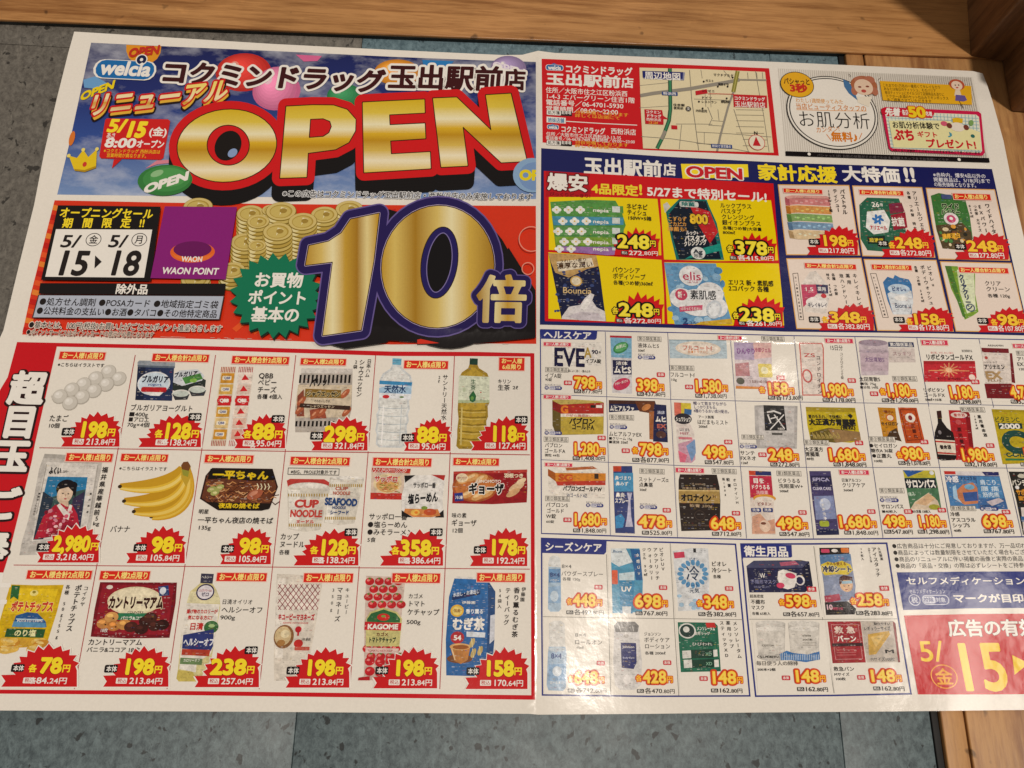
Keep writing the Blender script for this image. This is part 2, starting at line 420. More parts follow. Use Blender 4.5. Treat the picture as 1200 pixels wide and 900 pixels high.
_glyph = {}; _sdf = {}; _adv = {}
def raw_glyph(ch):
    c = bpy.data.curves.new('g', 'FONT'); c.body = ch + '国' if ch == ' ' else ch; c.resolution_u = 4; c.fill_mode = 'FRONT'
    o = bpy.data.objects.new('g', c); col.objects.link(o)
    dg = bpy.context.evaluated_depsgraph_get(); ev = o.evaluated_get(dg); me = ev.to_mesh()
    V = np.array([v.co[:2] for v in me.vertices]).reshape(-1, 2); Fc = [tuple(p.vertices) for p in me.polygons]
    ev.to_mesh_clear()
    c.body = '国' + ch + '国'
    dg = bpy.context.evaluated_depsgraph_get(); ev = o.evaluated_get(dg); me = ev.to_mesh()
    adv = max(v.co.x for v in me.vertices) - 1.914; ev.to_mesh_clear()
    bpy.data.objects.remove(o); bpy.data.curves.remove(c)
    return V, Fc, adv
def sdf(ch, res):
    key = (ch, res)
    if key in _sdf: return _sdf[key]
    V, Fc, adv = raw_glyph(ch)
    if ch == ' ' or not len(V) or not Fc:
        _sdf[key] = (None, None, None, adv if ch != ' ' else .3); return _sdf[key]
    K = {}; ids = []
    for v in V:
        k_ = (round(v[0], 4), round(v[1], 4)); ids.append(K.setdefault(k_, len(K)))
    U = np.array(list(K.keys()), np.float32)
    F2 = [tuple(ids[i] for i in f) for f in Fc]; F2 = [f for f in F2 if len(set(f)) == 3]
    ec = {}
    for f in F2:
        for a_, b_ in ((0, 1), (1, 2), (2, 0)):
            e = (min(f[a_], f[b_]), max(f[a_], f[b_])); ec[e] = ec.get(e, 0) + 1
    segs = [(U[a_], U[b_]) for (a_, b_), n in ec.items() if n == 1]
    Tr = U[np.array(F2)]
    def inside(pts):
        r = np.zeros(len(pts), bool)
        for A, B_, C_ in Tr:
            if abs((B_[0] - A[0]) * (C_[1] - A[1]) - (B_[1] - A[1]) * (C_[0] - A[0])) < 2e-6: continue
            s1 = (B_[0] - A[0]) * (pts[:, 1] - A[1]) - (B_[1] - A[1]) * (pts[:, 0] - A[0])
            s2 = (C_[0] - B_[0]) * (pts[:, 1] - B_[1]) - (C_[1] - B_[1]) * (pts[:, 0] - B_[0])
            s3 = (A[0] - C_[0]) * (pts[:, 1] - C_[1]) - (A[1] - C_[1]) * (pts[:, 0] - C_[0])
            r |= ((s1 >= 0) & (s2 >= 0) & (s3 >= 0)) | ((s1 <= 0) & (s2 <= 0) & (s3 <= 0))
        return r
    mn = U.min(0); mx = U.max(0); pad = .17
    F, gx, gy = contour(segs, inside, 0, mn[0] - pad, mx[0] + pad, mn[1] - pad, mx[1] + pad, res, 0)
    _sdf[key] = (F, gx, gy, adv); return _sdf[key]
def glyph(ch, wt, res):
    key = (ch, round(wt, 3), res)
    if key not in _glyph:
        F, gx, gy, adv = sdf(ch, res)
        _glyph[key] = (np.zeros((0, 3, 2)) if F is None else fill(march(F - wt, gx, gy, .22 / res)), adv)
    return _glyph[key]

# current drawing state: tile origin / zoom, target mesh, paint order
class S: ox = oy = 0.; k = 1.; lift = 0.; tgt = None; clipx = None
def O(ox, oy, k=3.75): S.ox, S.oy, S.k = ox, oy, k
def px(x, y): return S.ox + x / S.k, S.oy + y / S.k
STEP = 6e-6
def emit(T, c, fine=None):
    if not len(T): return
    if S.clipx:                                  # print stops at the edge of its picture
        T = np.asarray(T, float).copy(); T[..., 0] += 1e4 - S.clipx
        T, _ = split_family(T, np.zeros(len(T)), np.array((1., 0.)), 1e4)
        T = T[T[..., 0].mean(1) < 1e4]; T[..., 0] -= 1e4 - S.clipx
        if not len(T): return
    S.lift += STEP
    S.tgt['shapes'].append((np.asarray(T, float), c, S.lift, fine))
    if S.tgt['micro'] and not callable(c) and not fine: fine_print(np.asarray(T, float), lin(c))
meshes = []
frng = np.random.default_rng(11)
def fine_print(T, c):
    """the dense small print and picture detail of a package: short strokes in lighter and darker ink inside a printed shape"""
    e1 = T[:, 1] - T[:, 0]; e2 = T[:, 2] - T[:, 0]
    if np.abs(e1[:, 0] * e2[:, 1] - e1[:, 1] * e2[:, 0]).sum() / 2 < 70: return
    mn = T.min((0, 1)); mx = T.max((0, 1)); m = (mn + mx) / 2; s = slope(*m); t = lean(*m)
    CW, CH = 4.2, 2.1
    nu = int((mx[0] - mn[0]) / CW) + 3; nv = int((mx[1] - mn[1]) / CH) + 2
    u, v = np.meshgrid(np.arange(-2, nu), np.arange(nv), indexing='ij'); n = u.size
    rowon = frng.random(nv) < .6
    w = frng.uniform(1.0, 3.7, n); h = frng.uniform(.5, 1.2, n)
    a = u.ravel() * CW + frng.uniform(0, 1, n) * (3.8 - w); b = v.ravel() * CH + .3
    P_ = np.stack([np.stack([mn[0] + (a + da * w) + (b + db * h - (mx[1] - mn[1]) / 2) * t, mn[1] + (a + da * w - (mx[0] - mn[0]) / 2) * s + b + db * h], -1) for da, db in ((0, 0), (1, 0), (1, 1), (0, 1))], 1)
    def ins(p):
        r = np.zeros(len(p), bool)
        for A, B_, C_ in T:
            q = [(Y[0] - X[0]) * (p[:, 1] - X[1]) - (Y[1] - X[1]) * (p[:, 0] - X[0]) for X, Y in ((A, B_), (B_, C_), (C_, A))]
            r |= ((q[0] >= 0) & (q[1] >= 0) & (q[2] >= 0)) | ((q[0] <= 0) & (q[1] <= 0) & (q[2] <= 0))
        return r
    keep = rowon[v.ravel()] & (frng.random(n) < .62)
    P_ = P_[keep]
    if not len(P_): return
    k = np.ones(len(P_), bool)
    for i in range(4): k &= ins(P_[:, i])
    P_ = P_[k]
    if not len(P_): return
    lum = c.mean(); f = frng.uniform(.1, .4 if lum > .3 else .55, len(P_))[:, None]
    acc = np.array([[.02, .02, .03], [.75, .72, .68], [.5, .05, .04], [.05, .1, .35], [.6, .42, .05]])
    pick = frng.choice(5, len(P_), p=[.62, .12, .12, .08, .06] if lum > .3 else [.2, .55, .08, .07, .10])
    cc = c * (1 - f) + acc[pick] * f
    TT = np.concatenate([P_[:, [0, 1, 2]], P_[:, [0, 2, 3]]])
    S.lift += STEP
    S.tgt['shapes'].append((TT, np.concatenate([cc, cc]), S.lift, None))
def part(name, parent=None, label=None, mat=None, kind=None):
    S.tgt = dict(name=name, parent=parent, shapes=[], label=label, mat=mat or PRINT, obj=None, kind=kind, micro=False)
    meshes.append(S.tgt); return S.tgt
def Pg(pts, c, fine=None, holes=()):
    P_ = [np.array([px(x, y) for x, y in L_]) for L_ in [pts, *holes]]
    emit(fill(P_), c, fine)
def Pp(pts, c, fine=None):                       # straight in frame units
    emit(fill([np.array(pts, float)]), c, fine)
def loc(x, y, pts, rot=0.0):
    """local (right, down) offsets in tile units -> frame units round tile point x, y"""
    X, Y = px(x, y); s = slope(X, Y) + rot; t = lean(X, Y)
    P_ = np.asarray(pts, float) / S.k
    return np.stack([X + P_[..., 0] + P_[..., 1] * t, Y + P_[..., 0] * s + P_[..., 1]], -1)
def R(x, y, w, h, c, rot=0.0):
    emit(fill([loc(x, y, [(0, 0), (w, 0), (w, h), (0, h)], rot)]), c)
def RR(x, y, w, h, r, c, rot=0.0):
    p = []
    for cx, cy, a0 in ((w - r, r, -90), (w - r, h - r, 0), (r, h - r, 90), (r, r, 180)):
        for a_ in (0, 30, 60, 90): p.append((cx + r * math.cos(math.radians(a0 + a_)), cy + r * math.sin(math.radians(a0 + a_))))
    emit(fill([loc(x, y, p, rot)]), c)
def El(cx, cy, rx, ry, c, n=28, rot=0.0, fine=None):
    a_ = np.arange(n) / n * 2 * math.pi; r = math.radians(rot)
    p = np.stack([rx * np.cos(a_) * math.cos(r) - ry * np.sin(a_) * math.sin(r), rx * np.cos(a_) * math.sin(r) + ry * np.sin(a_) * math.cos(r)], -1)
    emit(fill([loc(cx, cy, p)]), c, fine)
def Ring(cx, cy, rx, ry, w, c, n=40):
    a_ = np.arange(n) / n * 2 * math.pi
    p = np.stack([rx * np.cos(a_), ry * np.sin(a_)], -1); q = np.stack([(rx - w) * np.cos(a_), (ry - w) * np.sin(a_)], -1)
    P_ = loc(cx, cy, p); Q = loc(cx, cy, q); T = []
    for i in range(n):
        j = (i + 1) % n; T += [(P_[i], P_[j], Q[j]), (P_[i], Q[j], Q[i])]
    emit(np.array(T), c)
def Ln(pts, w, c, closed=False):
    P_ = np.array([px(x, y) for x, y in pts]); Lp(P_, w / S.k, c, closed)
def Lp(P_, w, c, closed=False):
    P_ = np.array(P_, float); n = len(P_)
    if closed: d = np.roll(P_, -1, 0) - P_; dm = d + 0; pv = np.roll(d, 1, 0)
    else:
        d = np.diff(P_, axis=0); dm = np.concatenate([d, d[-1:]]); pv = np.concatenate([d[:1], d])
    u = dm / np.linalg.norm(dm, axis=1, keepdims=True); v = pv / np.linalg.norm(pv, axis=1, keepdims=True)
    m = u + v; m /= np.linalg.norm(m, axis=1, keepdims=True); cs = np.clip((m * u).sum(1), .4, 1)
    o_ = np.stack([-m[:, 1], m[:, 0]], -1) * (w / 2 / cs)[:, None]
    A, B_ = P_ + o_, P_ - o_; T = []
    for i in range(n if closed else n - 1):
        j = (i + 1) % n; T += [(A[i], A[j], B_[j]), (A[i], B_[j], B_[i])]
    emit(np.array(T), c)
def layout(s, wt, res, track=0.0):
    x = 0; out = []
    for ch in s:
        g, a_ = glyph(ch, wt, res)
        if len(g): out.append(g + np.array([x, 0]))
        x += a_ + track
    return (np.concatenate(out) if out else np.zeros((0, 3, 2))), x - track
def T(s, x, y, em, c, w=None, wt=.012, rot=0.0, it=0.0, hy=1.0, a='l', out=(), fine=None, dx=0, dy=0):
    """s written from x, its centre line at y; em and w in tile units; out: (extra weight, colour) pairs, widest first"""
    res = 72 if em / S.k > 14 else (44 if em / S.k > 6.5 else 30)
    lw = layout(s, wt, res)[1]
    sx_ = (w / lw) if w else em
    x0 = x - (lw * sx_ if a == 'r' else lw * sx_ / 2 if a == 'c' else 0)
    for ex, cc in [*out, (0, c)]:
        g, _ = layout(s, wt + ex, res)
        if not len(g): continue
        gy_ = -(g[..., 1] - .36) * em * hy
        P_ = np.stack([g[..., 0] * sx_ - gy_ * it + (x0 - x) + dx, gy_ + dy], -1)
        emit(loc(x, y, P_, rot), cc, fine)
def V(s, x0, y0, x1, y1, em, c, wt=.012):
    """vertical writing from the centre of the first character to that of the last"""
    n = len(s)
    for i, ch in enumerate(s):
        f = i / max(n - 1, 1); X, Y = x0 + (x1 - x0) * f, y0 + (y1 - y0) * f
        if ch == ' ': continue
        res = 30 if em / S.k < 6.5 else 44
        g, adv = glyph(ch, wt, res); q = np.stack([(g[..., 0] - adv / 2), -(g[..., 1] - .36)], -1) * em
        if ch in 'ー～-': q = np.stack([-q[..., 1], q[..., 0]], -1)
        emit(loc(X, Y, q), c)
def grow(loops, d, res=1.2):
    """grow tile-unit loops by d tile units -> frame-unit triangles"""
    Ls = [np.array(l_, np.float32) for l_ in loops]
    segs = [(l_[i], l_[(i + 1) % len(l_)]) for l_ in Ls for i in range(len(l_))]
    al = np.concatenate(Ls); mn = al.min(0) - abs(d) - 6; mx = al.max(0) + abs(d) + 6
    def inside(p):
        r = np.zeros(len(p), bool)
        for a_, b_ in segs:
            if a_[1] == b_[1]: continue
            cnd = (a_[1] > p[:, 1]) != (b_[1] > p[:, 1])
            r ^= cnd & (p[:, 0] < (b_[0] - a_[0]) * (p[:, 1] - a_[1]) / (b_[1] - a_[1]) + a_[0])
        return r
    rs = res * .35
    F, gx, gy = contour(segs, inside, 0, mn[0], mx[0], mn[1], mx[1], rs, 0)
    lp = march(F - d, gx, gy, .5)
    return lp
def Gr(loops, d, c, shift=(0, 0), fine=None):
    lp = grow(loops, d)
    emit(fill([np.array([px(x + shift[0], y + shift[1]) for x, y in l_]) for l_ in lp]), c, fine)
def vgrad(y0, y1, stops, x0=None, x1=None):
    """colour function of frame position: stops (t, colour) along y (or x)"""
    ts = np.array([s[0] for s in stops]); cs = np.array([lin(s[1]) for s in stops])
    def f(P_):
        t = (P_[..., 1] - y0) / (y1 - y0) if x0 is None else (P_[..., 0] - x0) / (x1 - x0)
        return np.stack([np.interp(t, ts, cs[:, i]) for i in range(3)], -1)
    return f

def build_all(root):
    for q in meshes:
        TT = []; CC = []; LL = []
        for (T_, c, lift, fine) in q['shapes']:
            if fine: T_, _ = split_all(T_, np.zeros(len(T_)), fine)
            TT.append(T_); LL.append(np.full(len(T_), lift))
            if callable(c): CC.append(np.broadcast_to(c(T_.mean(1))[:, None], (len(T_), 3, 3)))
            elif isinstance(c, np.ndarray) and c.ndim == 2: CC.append(np.broadcast_to(c[:, None], (len(T_), 3, 3)))
            else: CC.append(np.broadcast_to(lin(c), (len(T_), 3, 3)))
        if not TT: continue
        T_ = np.concatenate(TT); C = np.concatenate(CC); L_ = np.concatenate(LL)
        # keep colours exact through the cuts: carry flat corner data, gradients were pre-cut
        pay = np.concatenate([C.reshape(len(C), 9), L_[:, None]], 1)
        T_, pay = split_all(T_, pay)
        P_ = sheet_pos(T_[..., 0], T_[..., 1], np.broadcast_to(pay[:, 9:10], T_.shape[:2]))
        n = len(T_); Vt = P_.reshape(-1, 3)
        # face up
        e1 = P_[:, 1] - P_[:, 0]; e2 = P_[:, 2] - P_[:, 0]
        fl_ = (e1[:, 0] * e2[:, 1] - e1[:, 1] * e2[:, 0]) < 0
        idx = np.arange(n * 3).reshape(n, 3); idx[fl_] = idx[fl_][:, ::-1]
        me = bpy.data.meshes.new(q['name'])
        me.vertices.add(n * 3); me.vertices.foreach_set('co', Vt.ravel())
        me.loops.add(n * 3); me.loops.foreach_set('vertex_index', idx.ravel().astype(np.int32))
        me.polygons.add(n); me.polygons.foreach_set('loop_start', np.arange(0, n * 3, 3, dtype=np.int32))
        me.polygons.foreach_set('loop_total', np.full(n, 3, np.int32))
        me.update(calc_edges=True)
        me.polygons.foreach_set('use_smooth', np.ones(n, bool))
        ca = me.color_attributes.new('ink', 'FLOAT_COLOR', 'POINT')
        cc = np.ones((n * 3, 4)); cc[:, :3] = pay[:, :9].reshape(-1, 3); ca.data.foreach_set('color', cc.ravel())
        me.normals_split_custom_set_from_vertices(sheet_nrm(Vt).tolist())
        me.materials.append(q['mat'])
        o = bpy.data.objects.new(q['name'], me); col.objects.link(o); q['obj'] = o
        if q['label']: o['label'] = q['label']
        if q['kind']: o['kind'] = q['kind']
        o.parent = q['parent']['obj'] if q['parent'] else root
        if not q['parent']: o.matrix_parent_inverse = Matrix.Translation(-root.location)
# ================================================================== THE FLYER
RED, DRED, WHT, BLK, YEL, NAVY = '#d3141d', '#a80f18', '#f6f3ec', '#1c1817', '#ffe52e', '#1c2266'
CREAM, PAPER, INK, ORG = '#f3ead2', '#f1ece2', '#221c1b', '#e4361c'
root = empty('advertising_flyer', (w2(631, 450)[0], w2(631, 450)[1], 0))
tag(root, 'large unfolded glossy shop flyer covered in product offers, lying on the vinyl floor', 'flyer')

# sheet of paper, with its two fold lines
paper = part('paper_sheet')
S.lift = 0
edge = [(87, 37), (320, 51.5), (460, 58.5), (590, 64.5), (612, 64.2), (630.5, 59.5), (650, 62), (760, 66.8), (920, 73), (1060, 79.3), (1140, 83.3), (1151.5, 86),
        (1157, 100), (1163.5, 120), (1176, 165), (1191, 240), (1228, 400), (1259, 560), (1298, 832), (1200, 832), (1050, 833.7), (880, 835), (760, 836.5), (631, 837.5),
        (620, 836.5), (480, 835.5), (320, 834.2), (0, 832.6), (-106, 831), (-62, 640), (-28, 500), (-2, 400), (4, 387), (22, 312), (40, 240), (52, 178), (66, 118), (80, 62)]
Pp(edge, PAPER)

# ------------------------------------------------------------ OPEN banner
S.lift = 3e-5
ban = part('opening_banner', None, 'sky blue opening banner with balloons and a giant gold word', SKYPRINT)
top = [(106.7, 50), (200, 54.5), (320, 59.7), (460, 66.5), (560, 70.5), (628, 72.5)]
SKY = vgrad(50, 234, [(0, '#171f58'), (.3, '#222f72'), (.6, '#33509a'), (1, '#7f9ccb')])
Pp(top + [(628.2, 233.3), (460, 232.5), (320, 231), (180, 229.5), (67, 228), (82, 165), (96, 100)], SKY, fine=4)
bal = part('balloon_picture', ban)
O(0, 0)
def balloon(x, y, rx, ry, c, hl):
    for k_ in range(7): f_ = 1 - k_ * .12; El(x - rx * .04 * k_, y - ry * .045 * k_, rx * f_, ry * f_, lin(c) * (.8 + .09 * k_) + lin(hl) * .02 * k_)
    El(x - rx * .32, y - ry * .36, rx * .16, ry * .22, hl, rot=25); El(x - rx * .34, y - ry * .4, rx * .08, ry * .1, WHT, rot=25)
Pp([(148, 52.4), (189, 54.3), (188, 62), (184, 69), (177, 74), (168, 76), (158, 74), (151, 68), (148, 60)], '#e79a22')
balloon(1070, 318, 122, 84, '#d8322a', '#f39a8a')
balloon(1215, 400, 105, 85, '#e477a8', '#f6c6dc')
O(300, 0)
balloon(85, 385, 92, 92, '#e681ae', '#f8cfe1')
Pg([(175, 240), (290, 246), (270, 268), (210, 270)], '#dd6a9c')
balloon(388, 420, 76, 52, '#2f8a55', '#8fc6a0')
balloon(622, 318, 102, 57, '#e3952a', '#f4d088')
Pg([(730, 263), (870, 269), (850, 290), (780, 296), (735, 285)], '#2b7fc4')
balloon(1110, 300, 78, 55, '#9a86b4', '#cfc3de')
O(0, 0)
Pg([(640, 740), (690, 705), (780, 700), (830, 735), (760, 715), (690, 722)], '#e08a9c')
El(316, 608, 12, 32, '#dd7a2e')
Pg([(366, 350), (420, 335), (470, 365), (420, 390), (370, 385)], '#6fa6d8')
ttl = part('banner_lettering', ban)
T('OPEN', 567, 232, 52, '#c8301f', w=135, wt=.05, rot=-.17)
T('OPEN', 355, 425, 50, '#f2d713', w=150, wt=.05, rot=-.42)
O(300, 0)
T('OPEN', 1040, 283, 45, '#efe6f2', w=145, wt=.03, rot=.22)
O(0, 0)
# store title
WO = [(.085, WHT)]
T('コクミンドラッグ', 705, 318, 128, '#3f0f12', w=985, wt=.045, out=WO, hy=.82)
O(300, 0)
T('玉出駅前', 580, 338, 125, '#3f0f12', w=505, wt=.035, out=WO, hy=.9, rot=-.015)
T('店', 1087, 350, 98, '#3f0f12', w=100, wt=.035, out=WO)
O(0, 0)
for r_, c in ((1.0, WHT), (.93, '#1a6fb4')): RR(558 - 138 * r_, 300 - 42 * r_, 276 * r_, 84 * r_, 41 * r_, c)
El(622, 262, 26, 24, WHT); El(622, 262, 21, 20, '#151d4c'); El(622, 262, 7, 7, WHT)
T('welcia', 446, 294, 84, WHT, w=218, wt=.04, it=.1)
T('リニューアル', 385, 472, 108, '#e9b73c', w=620, wt=.05, rot=-.15, it=.1, out=[(.075, '#26110c')], dx=5, dy=12)
T('リニューアル', 385, 466, 108, vgrad(102, 132, [(0, '#f7e27a'), (.45, '#f8e9c0'), (.6, '#d99c22'), (1, '#f2e6b8')]), w=620, wt=.03, rot=-.15, it=.1, out=[(.075, '#cf1a1a')], fine=4)
Pg([(470, 520), (738, 524), (748, 532), (718, 694), (706, 702), (444, 696), (436, 686), (462, 528)], '#d4201f')
Pg([(500, 700), (535, 700), (492, 740)], '#d4201f')
T('5/', 475, 550, 78, YEL, w=78, wt=.04, it=.12); T('15', 553, 566, 92, YEL, w=92, wt=.06, it=.12); T('(金)', 655, 578, 42, WHT, w=80, wt=.03)
T('あさ', 468, 595, 26, WHT, w=40, wt=.02)
T('8:00', 463, 625, 56, WHT, w=135, wt=.04, it=.1); T('オープン', 600, 632, 38, WHT, w=122, wt=.035)
T('※コクミンドラッグ 西粉浜店は', 455, 662, 19, '#f4c22a', w=250, wt=.01); T('営業時間が異なります。', 468, 682, 19, '#f4c22a', w=185, wt=.01)
crown = part('crown_picture', ban)
Pg([(302, 684), (338, 694), (366, 658), (388, 690), (426, 655), (422, 734), (372, 752), (326, 747)], '#eccb1f')
Pg([(326, 742), (372, 747), (421, 729), (422, 738), (372, 756), (328, 750)], '#b8921a')
for x, y in ((302, 684), (366, 658), (426, 655)): El(x, y, 8, 8, '#f4e27a')
El(372, 722, 9, 11, '#d23b2f')
# the giant word
giant = part('giant_word', ban, 'gold letters in red outline with black block shadow')
def arc(cx, cy, rx, ry, rot=0, n=40):
    a_ = np.arange(n) / n * 2 * math.pi; r = math.radians(rot)
    return [(cx + rx * math.cos(b_) * math.cos(r) - ry * math.sin(b_) * math.sin(r), cy + rx * math.cos(b_) * math.sin(r) + ry * math.sin(b_) * math.cos(r)) for b_ in a_]
O(300, 0)
LO = [arc(-128, 640, 218, 158, -6), arc(-122, 638, 95, 90, 0)]
LP = [[(133, 468), (250, 462), (340, 463), (400, 482), (438, 525), (436, 575), (408, 625), (350, 656), (228, 672), (222, 778), (106, 782)],
      [(238, 522), (296, 520), (326, 532), (333, 556), (322, 584), (296, 601), (232, 606)]]
LE = [[(469, 450), (740, 437), (742, 495), (585, 503), (587, 550), (742, 542), (745, 608), (590, 618), (593, 678), (765, 668), (768, 740), (475, 758)]]
LN = [[(778, 432), (882, 428), (1035, 575), (1010, 418), (1120, 411), (1190, 708), (1078, 714), (908, 555), (930, 728), (814, 734)]]
for dx, dy in ((-5, 70), (-4, 56), (-3, 42), (-2, 28), (-1, 14)):
    for L_ in (LO[:1], LP[:1], LE, LN): Gr(L_, 34, '#120f10', shift=(dx, dy))
RG = vgrad(100, 215, [(0, '#e01f20'), (.5, '#c9141a'), (1, '#dc1c1e')])
O(300, 0)
Gr([LO[0]], 38, '#d5181c'); Gr([LP[0]], 36, '#d5181c'); Gr(LE, 36, '#d5181c'); Gr(LN, 36, '#d5181c')
GOLD = lambda y0, y1: vgrad(y0, y1, [(0, '#d9b61e'), (.18, '#e3c84a'), (.34, '#f4ecc4'), (.46, '#e0b62a'), (.56, '#c2921a'), (.70, '#dcbc58'), (.84, '#f6eccb'), (1, '#e2c040')])
for L_, y0, y1 in ((LO, 128, 213), (LP, 122, 209), (LE, 117, 202), (LN, 110, 196)):
    Gr(L_, 4, '#2a1206'); Gr(L_, 0, GOLD(y0, y1), fine=3)
O(0, 0)
El(1002, 640, 58, 66, '#17120f', rot=8)
El(1022, 672, 22, 18, '#8ca4cf', rot=-40)
O(300, 0)
# balloon over the N and the small line beneath
O(0, 0); El(725, 792, 120, 68, '#37803f'); El(732, 786, 104, 56, '#43904a'); El(740, 780, 80, 42, '#52a056'); El(690, 762, 28, 14, '#94c48e', rot=-20)
T('OPEN', 634, 832, 52, WHT, w=196, wt=.06, rot=-.34)
O(300, 0)
S.clipx = 628.2
El(1215, 770, 86, 76, '#8fb3d9'); El(1225, 775, 70, 62, '#7d9fd0')
T('OPEN', 1158, 768, 60, '#f0dc1c', w=170, wt=.06)
T('※この広告はコクミンドラッグ玉出駅前店・西粉浜店のみ実施しております', 116, 850, 32, '#1a1718', w=1100, wt=.012, out=[(.07, '#eef0f2')])

S.clipx = None
# ------------------------------------------------------------ ten times points panel
S.lift = 3e-5
pt = part('points_panel', None, 'orange red panel announcing bonus points with gold numerals')
Pp([(64, 234.7), (200, 237.5), (320, 239), (460, 240.3), (628, 241.3), (628.5, 403), (560, 402.5), (460, 403.8), (320, 398.9), (180, 396), (26, 392), (36, 345), (50, 290)], '#e0391d')
O(0, 200)
r2 = random.Random(3)
for i in range(26):                                   # printed swooshes
    a0 = r2.uniform(0, 1); x, y = 330 + 290 * a0, r2.uniform(242, 398)
    L_ = r2.uniform(20, 60); dy = -L_ * r2.uniform(.2, .6)
    if x + L_ < 627 and y + dy > 243: Pp([(x, y), (x + L_, y + dy), (x + L_, y + dy + 3), (x + 2, y + 4)], r2.choice(['#ee5a2c', '#d01c1c', '#f0702c', '#e8471f']))
for i in range(14):
    y = 240 + i * 11; x = 64 - (y - 235) * .245
    Pp([(x, y), (x + 9, y + 2), (x + 7, y + 8), (x - 1.5, y + 6)], ['#f08a34', '#c9201a', '#ee5c28'][i % 3])
for i in range(16):
    x = 272 + i * 22; y = 385 + (i % 3) * 3
    if x < 330: Pp([(x, y), (x + 20, y - 16), (x + 24, y - 12), (x + 5, y + 4)], '#ee5c28')
coins = part('coin_picture', pt)
def stack(x, y, rx, n, step=17):
    ry = rx * .62
    for i in range(n, 0, -1):
        El(x, y + i * step, rx, ry, '#7f681f'); El(x, y + i * step - 4, rx * .99, ry * .97, '#cdb767' if i % 2 else '#bda24c')
        El(x - rx * .5, y + i * step + ry * .28, rx * .34, ry * .42, '#e9dca2')
    El(x, y, rx, ry, '#8d7526'); El(x, y - 2, rx * .95, ry * .93, '#d7c27a'); El(x, y - 1, rx * .74, ry * .72, '#b59a45')
    El(x - 2, y, rx * .66, ry * .62, '#cfb968'); Pg([(x, y - ry * .5), (x + rx * .4, y - ry * .3), (x + 4, y), (x - rx * .1, y + ry * .4)], '#efe6ba'); El(x + rx * .15, y - ry * .1, rx * .24, ry * .26, '#a5883a')
O(0, 200)
for a in ((1100, 190, 62, 5), (1190, 175, 40, 4), (1078, 315, 66, 7), (1020, 440, 60, 3), (870, 160, 66, 1), (860, 480, 66, 1), (1175, 260, 40, 6)): stack(*a)
O(300, 200)
for a in ((410, 170, 62, 3), (300, 195, 60, 5), (110, 180, 68, 4), (10, 225, 50, 5), (205, 225, 64, 8), (95, 270, 66, 9), (5, 330, 40, 6)): stack(*a)
date = part('date_box', pt, 'black and white date box of the opening sale')
O(0, 200)
Pg([(255, 152), (706, 158), (662, 486), (180, 480)], '#171314')
Pg([(246, 257), (669, 259), (633, 470), (199, 466)], WHT)
T('オープニングセール', 262, 184, 47, YEL, w=412, wt=.028)
for ch, x in (('期', 275), ('間', 362), ('限', 447), ('定', 530), ('!!', 612)): T(ch, x, 230, 46, YEL, wt=.028)
T('5/', 268, 308, 76, INK, w=84, wt=.02, it=.1); T('5/', 478, 308, 76, INK, w=80, wt=.02, it=.1)
for x, c in ((411, '金'), (612, '月')):
    Ring(x, 303, 34, 29, 3, INK); T(c, x, 303, 40, INK, a='c', wt=.012)
T('15', 245, 402, 150, INK, w=150, wt=.028, it=.05); T('18', 476, 402, 150, INK, w=142, wt=.028, it=.05)
Pg([(418, 372), (447, 400), (415, 430)], INK)
wn = part('point_card_logo', pt, 'purple point service square with an orange collar ring')
Pg([(724, 157), (1041, 160), (991, 478), (661, 472)], '#8c1f7c')
El(846, 358, 98, 46, '#ec6a26'); El(846, 346, 84, 36, '#6d165f')
Pg([(752, 362), (775, 385), (846, 402), (917, 388), (943, 360), (920, 372), (846, 384), (772, 372)], '#f07a34')
T('WAON', 798, 387, 32, WHT, w=92, wt=.03); T('WAON POINT', 714, 438, 40, WHT, w=246, wt=.03, it=.08)
exc = part('exclusion_box', pt, 'black and grey box listing excluded goods')
Pg([(177, 494), (992, 496), (986, 546), (170, 541)], '#171314')
T('除外品', 508, 520, 47, WHT, w=144, wt=.028)
Pg([(168, 545), (986, 549), (966, 655), (140, 647)], '#3a3634'); Pg([(172, 548), (982, 552), (962, 652), (146, 644)], '#b9c2d3')
T('●処方せん調剤 ●POSAカード ●地域指定ゴミ袋', 172, 575, 37, INK, w=788, wt=.015)
T('●公共料金の支払い●お酒●タバコ●その他特定商品', 160, 615, 37, INK, w=795, wt=.015)
T('●基本とは、100円(税抜)お買い上げごとに1ポイント進呈をさします', 126, 677, 32, INK, w=850, wt=.01, out=[(.08, '#f4e8dc')])
T('●ポイントサービスはポイントカードの提示が必要となります', 116, 709, 25, INK, w=560, wt=.008, out=[(.08, '#f0dccc')])
gb = part('green_starburst', pt, 'dark green starburst with white writing')
n = 46; cx, cy = 323.5, 346.5
def star(n, rx, ry, k, dx=0, dy=0, ph=0):
    o_ = []
    for i in range(n):
        a_ = i / n * 2 * math.pi + ph; f = 1 if i % 2 == 0 else k
        o_.append((cx + dx + rx * f * math.cos(a_), cy + dy + ry * f * math.sin(a_)))
    return o_
Pp(star(n, 55, 50.5, .84, 1.2, 2), '#0d2b22'); Pp(star(n, 55, 50.5, .84), '#117a58')
O(0, 0, 1)
T('お買物', 297.5, 328, 18.5, WHT, w=58, wt=.03); T('ポイント', 290.5, 348.5, 17.5, WHT, w=70, wt=.03); T('基本の', 294.5, 368.5, 18.5, WHT, w=57, wt=.03)
ten = part('giant_numeral', pt, 'gold numeral ten outlined in navy')
O(300, 200)
L1 = [[(416, 214), (541, 188), (516, 400), (462, 700), (294, 724), (338, 400), (218, 415), (233, 330), (318, 312), (375, 275)]]
L0 = [arc(799, 422, 246, 268, 8), arc(806, 404, 73, 150, 8)]
